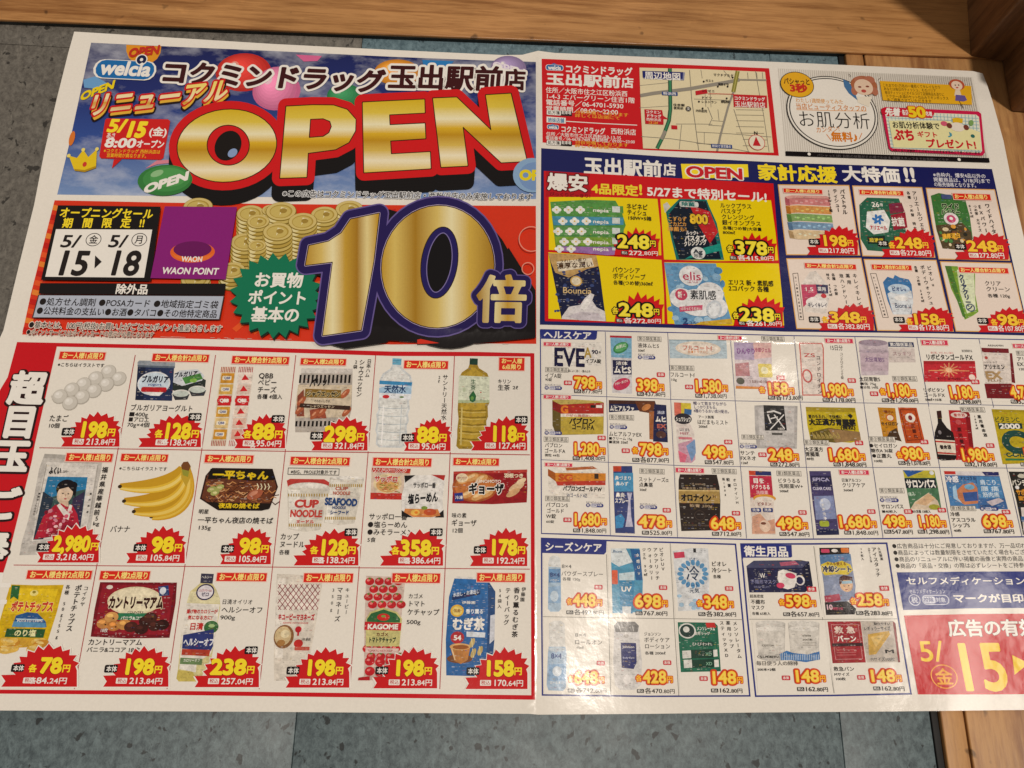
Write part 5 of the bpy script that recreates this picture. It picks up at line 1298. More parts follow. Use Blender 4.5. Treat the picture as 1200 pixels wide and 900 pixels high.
# nested deeper than the third level would break the order flyer > block > part, so these cells hang from the flyer
O(600, 200)
def fcell(pts, label, c=PAPER, lift=1.2e-4):
    S.lift = lift; q = part('offer_cell', None, label); Pg(pts, c); return q
c = fcell([(162, 116), (400, 116), (639, 124), (652, 250), (656, 372), (400, 360), (162, 348)], 'special offer of stacked tissue boxes in green and blue', YC)
pic(c)
ys = [(135, 165, '#5a9a4c'), (185, 40, '#5fa4c0'), (228, 40, '#7fae6a'), (275, 40, '#4f8f48'), (320, 34, '#9a76b4')]
Pg([(168, 137), (330, 128), (455, 132), (482, 180), (500, 240), (475, 300), (448, 362), (194, 350), (180, 240)], '#5a9a4c')
for i, (y, cc) in enumerate(((150, '#5a9a4c'), (200, '#4f9ab8'), (245, '#5f9c58'), (290, '#7fa83c'), (332, '#a478b8'))):
    Pg([(170 + i * 6, y), (420 + i * 6, y + 4), (488 + i * 2 - (i > 2) * 30, y + 6), (490 - (i > 2) * 34, y + 38), (420, y + 40), (178 + i * 5, y + 40 if i < 4 else y + 20)], cc)
    for k in range(3 if i < 4 else 2):
        x = 196 + k * 52 + (i % 2) * 24 + i * 3; yy = y + 22 if i < 4 else y + 12
        for dx_, dy_ in ((-11, 0), (11, 0), (0, -9), (0, 9)): El(x + dx_, yy + dy_, 10, 8, '#f1f3ee')
        El(x, yy, 4, 3.4, '#e8c040')
    T('nepia', 355, y + 22 if i < 4 else y + 10, 22, WHT, w=70, wt=.02); R(440, y + 6, 34 - (i > 2) * 12, 26 if i < 4 else 12, '#d9e2e0')
txt(c); T('ネピネピ', 503, 156, 27, INK, w=94, wt=.012); T('ティシュ', 506, 182, 27, INK, w=88, wt=.012); T('150W×5箱', 508, 206, 20, INK, w=106)
part('burst_shape', c); rburst(450, 245, 640, 372)
price2('248', 462, 604, 308, '272.80円', 512, 642, 360, em=80, cell=c, sale=True)
c = fcell([(652, 124), (1138, 130), (1158, 270), (1170, 394), (900, 398), (668, 390)], 'special offer of bath cleanser in a dark refill pouch', YC)
pic(c)
Pg([(664, 148), (682, 138), (696, 158), (672, 186)], '#d9d6cc'); Pg([(676, 182), (735, 124), (855, 126), (868, 160), (900, 230), (932, 392), (722, 392), (700, 300)], '#16746e'); Pg([(690, 190), (738, 132), (852, 134), (862, 165), (918, 388), (735, 388), (708, 300)], '#121f30')
Pg([(780, 150), (870, 180), (905, 270), (870, 320), (820, 240)], '#c8262c'); Pg([(840, 340), (915, 320), (922, 350), (780, 385), (760, 388)], '#1f9a8c'); RR(735, 134, 84, 24, 8, '#d8dcd8'); T('除菌', 744, 146, 20, '#16746e', w=60, wt=.03)
for i, s_ in enumerate(('こすらず', 'ピカピカ', '除菌も!')): T(s_, 684, 212 + i * 22, 21, '#e8a84c', w=84, wt=.02, rot=-.03)
T('800', 782, 210, 56, '#f2c832', w=78, wt=.05, out=[(.05, '#16141c')]); T('ml', 840, 226, 18, '#f2c832'); T('ルック+', 765, 272, 20, '#f4f0ea', w=54, wt=.04); T('バスタブ', 758, 298, 27, WHT, w=92, wt=.04, rot=-.06); T('クレンジング', 755, 322, 25, WHT, w=100, wt=.04, rot=-.12)
El(818, 362, 32, 27, '#e2e6e4'); T('Ag', 797, 354, 24, '#2a3440', w=40, wt=.04); T('除菌', 800, 373, 19, '#2a3440', w=38)
txt(c)
for i, (s_, w_) in enumerate((('ルックプラス', 140), ('バスタブ', 92), ('クレンジング', 146), ('銀イオンプラス', 172))): T(s_, 914 + i * 3, 152 + i * 25, 25, INK, w=w_, wt=.012)
T('各種(つめ替)大容量', 926, 251, 17, INK, w=172); T('800㎖', 926, 271, 17, INK, w=56)
part('burst_shape', c); rburst(958, 268, 1152, 392)
price2('378', 978, 1122, 336, '各415.80円', 990, 1150, 382, em=80, each=945, cell=c, sale=True)
c = fcell([(160, 358), (400, 374), (657, 392), (668, 540), (670, 672), (400, 662), (160, 650)], 'special offer of body soap in a navy and cream pouch', YC)
pic(c)
Pg([(160, 362), (370, 372), (385, 440), (400, 560), (414, 662), (218, 652), (200, 560), (178, 450)], '#1b2144'); Pg([(160, 362), (370, 372), (380, 420), (330, 432), (250, 470), (190, 448), (170, 400)], '#c8a468'); Pg([(196, 400), (350, 384), (360, 420), (205, 444)], '#ece0c8')
T('濃厚な潤い', 196, 420, 28, '#4a3018', w=160, wt=.02, rot=-.1); T('うれしい香り', 208, 398, 16, '#4a3018', w=120, rot=-.1)
for i in range(22): El(r2.uniform(190, 380), r2.uniform(440, 640), r2.uniform(3, 10), r2.uniform(3, 9), '#3c4c80')
El(282, 485, 26, 23, '#d9b46a'); El(282, 485, 20, 17, '#efe2c4'); T('Bouncia', 222, 524, 38, '#dcc08a', w=128, wt=.012)
Pg([(220, 640), (250, 598), (300, 590), (320, 560), (345, 538), (362, 545), (352, 570), (372, 600), (408, 618), (412, 662), (218, 652)], '#e4e0e2'); Pg([(300, 600), (325, 566), (345, 545), (345, 580), (320, 615)], '#f8f6f4'); Pg([(240, 640), (300, 620), (380, 625), (400, 655), (300, 658)], '#cfc8d0')
txt(c); T('バウンシア', 440, 435, 28, INK, w=124, wt=.012); T('ボディソープ', 443, 463, 28, INK, w=144, wt=.012); T('各種(つめ替)360㎖', 445, 491, 21, INK, w=175)
part('burst_shape', c); rburst(450, 528, 656, 670)
price2('248', 468, 620, 608, '各272.80円', 490, 655, 658, em=80, each=440, cell=c, sale=True)
c = fcell([(670, 402), (1172, 408), (1186, 540), (1196, 680), (900, 680), (684, 672)], 'special offer of sanitary pads in a pale blue pack', YC)
pic(c)
Pg([(668, 404), (896, 408), (930, 540), (968, 672), (715, 676), (690, 540)], '#6fa3cc'); 
for i in range(34): El(r2.uniform(690, 930), r2.uniform(415, 660), r2.uniform(8, 22), r2.uniform(6, 18), r2.choice(['#8fbadb', '#5b93c2', '#a9cce4', '#7aaed6']))
El(786, 462, 52, 44, '#eef0f2'); El(745, 560, 52, 44, '#eef0f2'); El(820, 580, 92, 60, '#eef0f2'); El(870, 540, 60, 50, '#eef0f2'); El(900, 600, 48, 44, '#eef0f2')
T('elis', 748, 460, 52, '#c43a5c', w=84, wt=.006); T('エリス', 775, 487, 16, '#c43a5c', w=44); El(744, 545, 27, 25, '#cf4a68'); T('新・', 728, 545, 30, WHT, w=40, wt=.02); T('素肌感', 782, 545, 44, '#20242c', w=116, wt=.012)
Pg([(735, 598), (838, 590), (836, 612), (738, 620)], '#cf5a78'); T('ふわっとうるおい', 742, 605, 17, WHT, w=90); El(888, 610, 34, 42, '#cdd6de', rot=25); El(888, 610, 24, 32, '#e9eef2', rot=25); T('2', 752, 660, 36, '#2a4a80', w=22, wt=.04); T('コパック', 778, 668, 16, '#2a4a80', w=60)
Pg([(830, 664), (966, 650), (970, 674), (800, 677)], '#d9b23a')
txt(c); T('エリス 新・素肌感', 950, 490, 27, INK, w=200, wt=.012); T('2コパック 各種', 952, 516, 26, INK, w=178, wt=.012)
part('burst_shape', c); rburst(975, 542, 1186, 680)
price2('238', 998, 1152, 630, '各261.80円', 1028, 1186, 670, em=80, each=970, cell=c, sale=True)

# framed offers at the right of the block
PNK = '#efe0d4'
O(880, 200)
def rc(pts, label):
    S.lift = 1.2e-4; q = part('offer_cell', None, label); Pg(pts, '#e6b064'); m = np.mean(pts, 0); Pg([(m[0] + (x - m[0]) * .975, m[1] + (y - m[1]) * .972) for x, y in pts], PNK); return q
def rprice(x0, y0, x1, y1, num, n0, n1, tax, t0, t1, hon, cell, each=None):
    part('price_burst', cell)
    P_ = [(x0 + a_ * (x1 - x0), y0 + b_ * (y1 - y0)) for a_, b_ in BU]; Pg(P_, '#d01a22')
    yn = y0 + (y1 - y0) * .5; yt = y1 - (y1 - y0) * .155
    if each: T('各', each, yn + 12, 30, '#ffc832', wt=.04)
    T(num, n0, yn, 66, '#ffcf3a', w=n1 - n0, wt=.035, out=[(.035, '#8a1212')]); T('円', n1 + 1, yn + 12, 29, '#ffcf3a', w=28, wt=.03)
    RR(t0 - 46, yt - 10, 42, 20, 3, WHT); T('税込', t0 - 42, yt, 16, '#c2302c', w=34)
    T(tax[:-3] + tax[-3:], t0, yt, 29, WHT, w=t1 - t0, wt=.012)
    RR(hon[0], hon[1], 48, 27, 5, '#1a1416'); T('本体', hon[0] + 5, hon[1] + 13, 21, WHT, w=38, wt=.01)
c = rc([(118, 60), (432, 63), (458, 220), (481, 373), (155, 371), (136, 220)], 'offer of pastel tissue boxes in a stack'); pic(c)
for i, (cc, c2) in enumerate((('#d98a8a', '#b8606a'), ('#e0a05a', '#c07830'), ('#8ab06a', '#5f8a48'), ('#7fa0c0', '#5a7a9c'), ('#e0c8a0', '#b89a70'))):
    y = 118 + i * 36; Pg([(148 + i * 4, y), (205 + i * 2, y - 2), (345 + i * 5, y + 6), (350 + i * 5, y + 38), (205 + i * 2, y + 30 + (i == 4) * 10), (152 + i * 5, y + 34)], cc); Pg([(148 + i * 4, y), (168 + i * 4, y + 6), (172 + i * 5, y + 36), (152 + i * 5, y + 34)], c2)
    for k in range(7): El(200 + k * 22 + i * 4, y + 16 + (k % 2) * 6, 7, 4, np.minimum(lin(cc) * 1.7, .8))
Pg([(150, 114), (180, 108), (335, 112), (350, 124), (205, 120), (160, 124)], '#e4a8a0')
txt(c); V('パストラル', 402, 92, 414, 182, 23, INK); V('ティシュー', 370, 90, 384, 172, 21, INK); V('150W×5箱', 342, 90, 352, 175, 15, INK)
lim(143, 78, 312, 102, 'お一人様1点限り', c)
rprice(248, 240, 470, 370, '198', 307, 422, '217.80円', 342, 456, (254, 299), c)
c = rc([(445, 65), (752, 72), (782, 230), (811, 383), (490, 376), (466, 220)], 'offer of gel detergent in a green refill'); pic(c)
Pg([(476, 150), (510, 118), (650, 122), (668, 170), (684, 290), (640, 360), (512, 350), (482, 300)], '#2f6a52'); Pg([(510, 180), (585, 172), (612, 220), (604, 270), (540, 280), (505, 250)], '#eef0ee'); 
for a_ in range(6): El(558 + 15 * math.cos(a_ * 1.047), 214 + 13 * math.sin(a_ * 1.047), 12, 6, '#3a78c0', rot=a_ * 60 + 30)
T('アリエール', 522, 250, 22, '#c8303a', w=76, wt=.04); T('26', 530, 148, 30, WHT, w=34, wt=.02); T('倍', 566, 150, 14, WHT); Pg([(605, 145), (662, 140), (676, 180), (612, 190)], '#8a3048'); Pg([(614, 195), (678, 182), (688, 250), (628, 262)], '#a0283c'); T('抗菌', 618, 225, 40, WHT, w=58, wt=.03); Pg([(512, 290), (588, 286), (590, 320), (516, 322)], '#16322a'); T('超濃縮', 520, 305, 20, '#e8d040', w=62)
txt(c); V('アリエールジェル', 718, 100, 756, 258, 22, INK); V('各種 つめ替 特大', 692, 98, 722, 252, 15, INK)
lim(476, 84, 668, 110, 'お一人様合計2点限り', c)
rprice(575, 250, 805, 380, '248', 634, 752, '各272.80円', 655, 794, (555, 306), c, each=604)
c = rc([(768, 75), (1072, 82), (1106, 240), (1140, 396), (825, 390), (794, 230)], 'offer of washing powder in a green pouch'); pic(c)
Pg([(790, 110), (825, 98), (940, 120), (962, 200), (975, 300), (940, 350), (842, 342), (815, 260)], '#3f7a3c'); Pg([(812, 240), (930, 230), (968, 270), (972, 310), (940, 350), (842, 342)], '#5a4a30'); T('ワイド', 838, 158, 32, '#12301c', w=78, wt=.05, out=[(.05, '#d8ecc0')]); T('ハイター', 836, 182, 28, '#12301c', w=84, wt=.05, out=[(.05, '#d8ecc0')])
El(880, 212, 32, 27, '#f0e8ea'); El(880, 212, 20, 17, '#d04a78'); El(880, 210, 8, 7, WHT)
for i in range(26): El(r2.uniform(830, 955), r2.uniform(245, 325), r2.uniform(5, 14), r2.uniform(4, 10), r2.choice(['#e0a040', '#7a4a2c', '#4c8a48', '#e8d8b0', '#2a2a22']))
T('濃厚漂白', 840, 290, 24, '#f0b83a', w=80, wt=.04, rot=-.1); RR(835, 104, 44, 20, 3, '#4a5a8a')
txt(c); V('ワイドハイター', 1040, 155, 1074, 290, 22, INK); V('EXパワー', 1006, 158, 1034, 262, 20, INK); V('つめ替 大サイズ', 986, 158, 1008, 262, 14, INK); V('820㎖', 962, 155, 972, 200, 14, INK)
lim(886, 100, 1050, 130, 'お一人様3点限り', c)
rprice(898, 268, 1133, 390, '248', 948, 1082, '272.80円', 1002, 1115, (896, 320), c)
c = rc([(155, 385), (485, 383), (516, 540), (546, 702), (200, 696), (178, 540)], 'offer of foaming hand soap refill in pink and white'); pic(c)
Pg([(258, 445), (285, 440), (338, 500), (345, 560), (330, 630), (240, 620), (230, 560), (220, 500)], '#eae2da'); Pg([(220, 500), (285, 500), (292, 540), (230, 600)], '#c8486a'); Pg([(285, 500), (338, 502), (340, 540), (292, 540)], '#2e2c58'); T('1.5', 235, 520, 24, WHT, w=40); T('薬用', 292, 520, 20, WHT, w=38); El(290, 580, 48, 26, '#f2eeea'); T('キレイキレイ', 250, 590, 22, '#2a2a4a', w=86, wt=.03); El(320, 550, 12, 10, '#c8303a')
Ln([(184, 452), (206, 450), (232, 655), (212, 655)], 2.4, '#6a6058', closed=True); V('お一人様合計2点まで対象', 196, 470, 220, 642, 10, INK)
txt(c); V('キレイキレイ', 457, 462, 478, 586, 21, INK); V('薬用', 426, 462, 432, 490, 19, INK); V('泡ハンドソープ', 397, 462, 424, 600, 19, INK); V('各種 つめ替', 362, 458, 376, 540, 15, INK); V('特大 450㎖', 338, 458, 352, 545, 14, INK)
lim(236, 406, 460, 434, 'お一人様合計2点限り', c)
rprice(300, 582, 540, 702, '348', 342, 480, '各382.80円', 382, 524, (254, 640), c, each=312)
c = rc([(495, 388), (815, 392), (852, 550), (892, 708), (555, 704), (526, 550)], 'offer of body wash in a blue spout pouch'); pic(c)
Pg([(580, 490), (600, 466), (625, 474), (632, 458), (655, 470), (694, 478), (706, 500), (712, 560), (706, 630), (625, 632), (600, 570)], '#3f7ab4'); Pg([(600, 540), (640, 520), (705, 528), (714, 580), (700, 632), (625, 632)], '#dfe6ec'); El(650, 520, 48, 22, '#c4d8ea'); T('ビオレu', 618, 520, 22, '#26407c', w=64, wt=.03); T('Biore u', 632, 592, 30, '#3a4a6c', w=72); El(660, 560, 30, 12, '#f4f4f2')
Ln([(525, 452), (550, 452), (604, 645), (580, 645)], 2.4, '#6a6058', closed=True); V('お一人様合計2点まで対象', 540, 470, 588, 632, 10, INK)
txt(c); V('ビオレu', 784, 428, 800, 500, 20, INK); V('ボディウォッシュ', 754, 425, 792, 580, 20, INK); V('各種 つめ替 340㎖', 724, 425, 756, 572, 14, INK)
lim(530, 412, 704, 438, 'お一人様合計2点限り', c)
rprice(650, 596, 888, 706, '158', 704, 826, '各173.80円', 736, 872, (626, 642), c, each=682)
c = rc([(830, 398), (1145, 405), (1180, 550), (1218, 712), (900, 707), (864, 550)], 'offer of toothpaste in a green tube'); pic(c)
Pg([(852, 418), (905, 420), (985, 440), (985, 540), (1000, 620), (978, 636), (940, 655), (920, 600), (880, 520)], '#7fa83a'); Pg([(905, 435), (980, 442), (985, 560), (990, 610), (950, 628), (920, 540)], '#dfe8c4'); Pg([(852, 418), (880, 420), (945, 650), (930, 640)], '#4f8034')
for i, ch in enumerate('クリアクリーン'): T(ch, 925 + i * 6, 468 + i * 22, 26, '#1f3060', wt=.05, a='c')
Ring(965, 602, 20, 18, 5, '#5a6a80')
txt(c); T('クリア', 1026, 495, 24, INK, w=74, wt=.008); T('クリーン', 1032, 520, 24, INK, w=108, wt=.008); T('各種 120g', 1040, 549, 18, INK, w=98)
lim(912, 424, 1128, 452, 'お一人様合計2点限り', c)
rprice(1000, 598, 1216, 710, '98', 1082, 1172, '各107.80円', 1086, 1215, (993, 646), c, each=1054)

# ------------------------------------------------------------ health care grid
BL = '#2b3482'
S.lift = 3e-5
hc = part('health_care_frame', None, 'thin blue frame and grid of the medicine offers')
Lp([(633.2, 386.2), (780, 389.5), (920, 393.2), (1060, 395.2), (1230, 398.6)], 1.1, BL); Lp([(633.2, 386), (634.6, 625)], 1.2, BL)
Lp([(634, 625), (760, 629.5), (880, 632.2), (1040, 631.2), (1250, 628.4)], 1.5, BL)
CXS = [((709.3, 389), (715.3, 628)), ((782.5, 390), (794, 630)), ((855.5, 392), (874.8, 631)), ((930.5, 394), (953.3, 631.5)), ((1001.8, 395), (1034.8, 630.8)), ((1074.4, 396), (1116, 630)), ((1147.2, 397), (1197.5, 628.6))]
for a_, b_ in CXS: Lp([a_, ((a_[0] + b_[0]) / 2 - .3, (a_[1] + b_[1]) / 2), b_], .7, '#5a5f86')
Lp([(634, 462), (720, 465.2), (800, 468.5), (920, 470.9), (1100, 473.4), (1222, 476)], .7, '#5a5f86'); Lp([(634.4, 538.7), (720, 542), (800, 545.7), (915, 547.6), (1100, 547.8), (1238, 549)], .7, '#5a5f86')
O(600, 200); Pg([(126, 697), (375, 706), (372, 736), (364, 745), (128, 739)], BL); T('ヘルスケア', 138, 720, 38, WHT, w=212, wt=.028)
def med(x, y, w=100, s='第②類医薬品'):
    h = w * .21; R(x, y - h / 2, w, h, '#5a5652'); R(x + 1.5, y - h / 2 + 1.5, w - 3, h - 3, '#e9e4d9'); T(s, x + 4, y, h * .85, '#2c2826', w=w - 8, wt=.004)
def mark(x, y, w=76):
    T('セルフメディケーション', x, y - w * .17, w * .13, '#2b2f5a', w=w * .95); El(x + w * .11, y, w * .12, w * .11, BL); T('税', x + w * .11, y, w * .15, WHT, a='c')
    RR(x + w * .25, y - w * .1, w * .75, w * .21, w * .1, BL); RR(x + w * .27, y - w * .08, w * .34, w * .17, w * .05, '#e8e8ee'); T('控除', x + w * .3, y, w * .13, BL, w=w * .28); T('対象', x + w * .64, y, w * .13, WHT, w=w * .28)
def hcell(i, j, label):
    S.lift = 1.2e-4
    L_ = lambda k, y: 634 if k < 0 else (CXS[k][0][0] + (CXS[k][1][0] - CXS[k][0][0]) * (y - CXS[k][0][1]) / (CXS[k][1][1] - CXS[k][0][1]) if k < 7 else L_(6, y) + 76)
    Yr = lambda r_, x: (387.5 + (x - 634) * .021, 462.4 + (x - 634) * .032 - max(x - 800, 0) * .017, 539.2 + (x - 634) * .035 - max(x - 860, 0) * .03, 627 + (min(x, 880) - 634) * .02 - max(x - 1000, 0) * .012)[r_]
    y0, y1 = (395, 466, 545, 628)[j], (395, 466, 545, 628)[j + 1]
    q = part('offer_cell', None, label); xl, xr_ = L_(i - 1, (y0 + y1) / 2), L_(i, (y0 + y1) / 2)
    Pp([(L_(i - 1, y0) + 1.4, Yr(j, xl) + (9.5 if (i == 0 and j == 0) else 4.4)), (L_(i, y0) - 1.2, Yr(j, xr_) + (9.5 if (i == 0 and j == 0) else 4.6)), (L_(i, y1) - 1.6, Yr(j + 1, xr_) - 2.4), (L_(i - 1, y1) + 1, Yr(j + 1, xl) - 2.4)], PAPER); return q
PKL = dict(c='#d9345a', tc=WHT)
K_ = lambda: O(600, 400)
L__ = lambda: O(880, 400)
# column 1
c = hcell(0, 0, 'offer of headache tablets in a white box with large letters'); K_(); pic(c)
Pg([(178, 8), (395, 2), (392, 108), (178, 112)], '#eeeae2'); T('EVE', 182, 66, 112, '#1c1a40', w=138, wt=.03); T('A', 318, 48, 62, '#b3974a', w=30, wt=.03); T('90', 350, 46, 26, '#1c1a40', w=28, wt=.03); T('錠', 380, 48, 12, INK); T('イブA錠', 322, 86, 20, INK, w=70, wt=.03)
T('頭痛・生理痛によく効く・痛み止め', 200, 128, 13, INK, w=145)
txt(c); med(146, 124, 102); T('イブA錠', 144, 150, 24, INK, w=74, wt=.006); T('90錠', 146, 168, 15, INK, w=30); mark(144, 204, 76)
price2('798', 272, 366, 180, '877.80円', 306, 396, 218, hon=(228, 172), em=70, cell=c)
lim(140, 4, 258, 22, 'お一人様1点限り', c, **PKL)
c = hcell(0, 1, 'offer of cold medicine in a red and gold box'); pic(c)
Pg([(177, 258), (220, 252), (385, 262), (404, 270), (402, 408), (195, 412), (178, 370)], '#8a8030'); Pg([(177, 258), (220, 252), (385, 262), (402, 268), (212, 278), (196, 270)], '#c9b464'); Pg([(177, 262), (214, 278), (214, 412), (195, 412), (178, 370)], '#6a5a28'); Pg([(177, 262), (214, 278), (214, 316), (178, 300)], '#8a2420')
Pg([(214, 278), (403, 270), (402, 318), (214, 318)], '#b52f26'); Pg([(214, 318), (402, 318), (402, 330), (214, 332)], '#f0e8dc'); Pg([(214, 332), (402, 330), (402, 408), (214, 410)], '#c4ac44'); T('G', 214, 298, 44, '#e8862c', w=34, wt=.05); R(345, 280, 22, 12, '#2a2420'); R(370, 280, 26, 12, WHT); T('かぜの諸症状に', 236, 325, 12, '#b52f26', w=120); T('パブロン', 252, 350, 30, '#1a1614', w=112, wt=.05, it=.15); T('ゴールドA', 262, 375, 28, '#1a1614', w=98, wt=.04)
txt(c); med(140, 430, 108); T('パブロン', 144, 456, 22, INK, w=78); T('ゴールドA', 142, 480, 22, INK, w=92); T('微粒 44包', 144, 500, 14, INK, w=66); mark(144, 402, 76)
price2('1,280', 266, 382, 470, '1,408.00円', 300, 410, 512, hon=(376, 414), em=70, cell=c)
lim(140, 236, 258, 254, 'お一人様1点限り', c, **PKL)
c = hcell(0, 2, 'offer of cold tablets in a white and orange box'); pic(c)
Pg([(158, 562), (200, 552), (355, 548), (412, 578), (410, 612), (408, 690), (195, 688), (160, 660)], '#eee8de'); Pg([(158, 560), (190, 578), (412, 580), (412, 612), (192, 616), (158, 590)], '#d98a2c'); Pg([(158, 560), (190, 578), (192, 616), (158, 590)], '#a85a20'); Pg([(192, 616), (411, 612), (411, 632), (200, 634)], '#c03a2a'); T('SG', 204, 597, 38, '#c8501c', w=64, wt=.05); R(362, 582, 18, 22, '#3a2a20')
Pg([(235, 556), (355, 549), (375, 560), (240, 568)], '#b8683c'); T('パブロンSゴールドW', 224, 646, 24, '#1a1614', w=170, wt=.05, it=.15); T('WゴールドAZ', 240, 676, 20, '#3a4a6c', w=90)
txt(c); med(146, 690, 108); T('パブロンS', 148, 718, 22, INK, w=98); T('ゴールド', 152, 744, 22, INK, w=78); T('W錠', 150, 768, 22, INK, w=44); T('60錠', 150, 792, 14, INK, w=36); mark(326, 720, 76)
price2('1,680', 266, 388, 780, '1,848.00円', 302, 415, 830, hon=(226, 774), em=70, cell=c)
lim(146, 534, 264, 552, 'お一人様1点限り', c, **PKL)
# column 2
c = hcell(1, 0, 'offer of itch relief liquid in a blue and pink package'); pic(c)
Pg([(432, -24), (526, -22), (528, 232), (440, 226), (434, 60)], '#dad8dc'); Pg([(432, -24), (526, -22), (526, 74), (436, 70)], '#7fb6d4'); R(430, -26, 96, 9, '#b8303c'); El(478, 28, 36, 22, '#3f8a52', rot=-28); El(478, 26, 30, 17, '#5fae6c', rot=-28); T('お肌に', 456, 28, 16, WHT, w=46, rot=-.3)
Pg([(442, 82), (524, 84), (526, 146), (444, 146)], '#26284e'); T('液体', 456, 96, 18, WHT, w=52); T('ムヒS', 448, 124, 36, WHT, w=74, wt=.05); El(482, 188, 40, 24, '#c83a5c', rot=-25); T('かゆみ・虫さされ', 452, 188, 13, WHT, w=58, rot=-.3)
txt(c); med(552, -12, 104); T('液体ムヒS', 552, 18, 22, '#5a5654', w=94); T('50㎖', 554, 40, 14, INK, w=30); mark(554, 70, 76)
price2('398', 548, 640, 190, '437.80円', 582, 674, 230, hon=(636, 136), em=70, cell=c)
c = hcell(1, 1, 'offer of itch cream in two dark boxes'); pic(c)
Pg([(425, 258), (628, 262), (640, 300), (620, 320), (612, 300), (426, 312)], '#20254e'); Pg([(425, 258), (628, 262), (630, 276), (426, 274)], '#4a2a20'); Pg([(540, 264), (628, 264), (620, 318), (560, 308)], '#6a3a20'); El(590, 290, 22, 12, '#c8824a', rot=-30); T('ムヒアルファ', 430, 294, 26, WHT, w=108, wt=.04)
Pg([(602, 310), (626, 306), (622, 432), (604, 430)], '#a8683c'); Pg([(626, 276), (678, 280), (685, 444), (620, 440), (622, 360)], '#20254e'); T('液体', 638, 312, 16, '#cfd6e8', w=34); T('ムヒ', 630, 342, 28, WHT, w=48, wt=.05); T('EX', 636, 372, 24, '#c86a5a', w=40, wt=.04); El(655, 410, 22, 16, '#5a3a34')
txt(c); med(428, 333, 108); mark(430, 376, 76); T('ムヒアルファEX', 426, 406, 24, INK, w=144, wt=.008); T('■クリーム 15g', 426, 426, 15, INK, w=102); T('■液体 35㎖', 426, 442, 15, INK, w=84)
price2('798', 560, 658, 472, '各877.80円', 562, 690, 520, hon=(482, 470), em=70, each=528, cell=c)
c = hcell(1, 2, 'offer of nasal spray in a tall blue box'); pic(c)
Pg([(444, 548), (528, 548), (536, 700), (540, 845), (454, 842), (448, 700)], '#34427c'); Pg([(444, 548), (480, 548), (480, 572), (445, 572)], '#c8492c'); Pg([(447, 578), (532, 578), (534, 660), (450, 660)], '#4f9ac8'); T('鼻づまり', 452, 600, 20, WHT, w=74); T('鼻みず', 456, 625, 20, WHT, w=56)
T('鼻炎', 456, 675, 22, WHT, w=40, wt=.03); T('スプレー', 452, 700, 24, WHT, w=62, wt=.04); Pg([(505, 665), (528, 665), (520, 700), (524, 770), (532, 815), (498, 815), (506, 770), (512, 700)], '#c8c6de'); Pg([(454, 770), (480, 758), (496, 780), (488, 818), (456, 822)], '#3f90c8')
txt(c); med(560, 570, 110); T('スットノーズα', 556, 606, 24, INK, w=132, wt=.006); T('点鼻薬', 558, 630, 22, INK, w=62); T('30㎖', 560, 652, 15, INK, w=32); mark(562, 728, 76)
price2('478', 558, 674, 790, '525.80円', 604, 704, 840, hon=(662, 732), em=70, cell=c)
# column 3
c = hcell(2, 0, 'offer of skin ointment in a pale blue box'); pic(c)
Pg([(690, -8), (942, -5), (946, 76), (694, 74)], '#b9cdd8'); Pg([(690, -8), (942, -5), (942, -1), (690, -4)], '#8aa0ac'); El(818, 32, 100, 32, '#e9dccc'); El(818, 32, 86, 24, '#f0e6da'); T('フルコートf', 748, 28, 26, '#c8604a', w=130, wt=.02); T('皮膚トラブルに', 772, 46, 13, '#d8905a', w=90)
txt(c); med(692, 116, 108); T('フルコートf', 694, 146, 24, INK, w=108, wt=.006); T('10g', 698, 168, 15, INK, w=26)
price2('1,580', 798, 920, 194, '1,738.00円', 838, 944, 238, hon=(760, 190), em=70, cell=c)
c = hcell(2, 1, 'offer of skin mist in a pink and blue bottle'); pic(c)
Pg([(712, 268), (784, 270), (790, 330), (780, 356), (800, 400), (808, 470), (806, 520), (790, 534), (738, 532), (728, 510), (724, 430), (722, 380), (714, 330)], '#e6dcd6'); Pg([(730, 450), (800, 430), (806, 520), (790, 534), (738, 532)], '#cfa0b4'); Pg([(765, 460), (804, 430), (808, 490), (790, 530)], '#7fa0cc'); Pg([(730, 480), (770, 500), (760, 532), (738, 530)], '#e0708a')
Pg([(712, 268), (750, 270), (748, 330), (714, 326)], '#d8705c'); Pg([(742, 270), (786, 272), (788, 318), (744, 318)], '#d9c43c'); Pg([(758, 296), (790, 300), (788, 324), (756, 320)], '#3a6aa0'); El(752, 340, 38, 24, '#2a2630'); T('シュワシュワ', 720, 342, 22, WHT, w=66, wt=.04); T('はだまも', 736, 388, 16, '#4a4a5a', w=46); T('MIST', 738, 404, 14, '#b0405a', w=40); RR(732, 420, 60, 10, 3, '#d8808c')
txt(c); T('帽って首までながら', 796, 272, 17, '#5a5674', w=148); T('しっかりまもる。', 798, 288, 17, '#5a5674', w=110); T('4種のうるおい成分配合。', 798, 305, 17, '#5a5674', w=164); T('アース製薬', 818, 332, 15, INK, w=70); T('はだまもミスト', 814, 354, 23, INK, w=138, wt=.008); T('200㎖', 820, 374, 15, INK, w=40)
price2('498', 842, 940, 484, '547.80円', 880, 974, 530, hon=(932, 432), em=70, cell=c)
c = hcell(2, 2, 'offer of ointment tin in dark brown and gold'); pic(c)
Pg([(738, 584), (900, 586), (912, 640), (916, 700), (914, 830), (744, 834), (732, 690), (732, 610)], '#2c221f'); Pg([(732, 656), (912, 658), (914, 712), (734, 710)], '#b09254'); Pg([(732, 652), (912, 654), (912, 660), (732, 658)], '#d9be80'); T('オロナイン', 742, 686, 34, '#1a120e', w=134, wt=.06); T('H', 882, 682, 18, '#5a3a20', w=14)
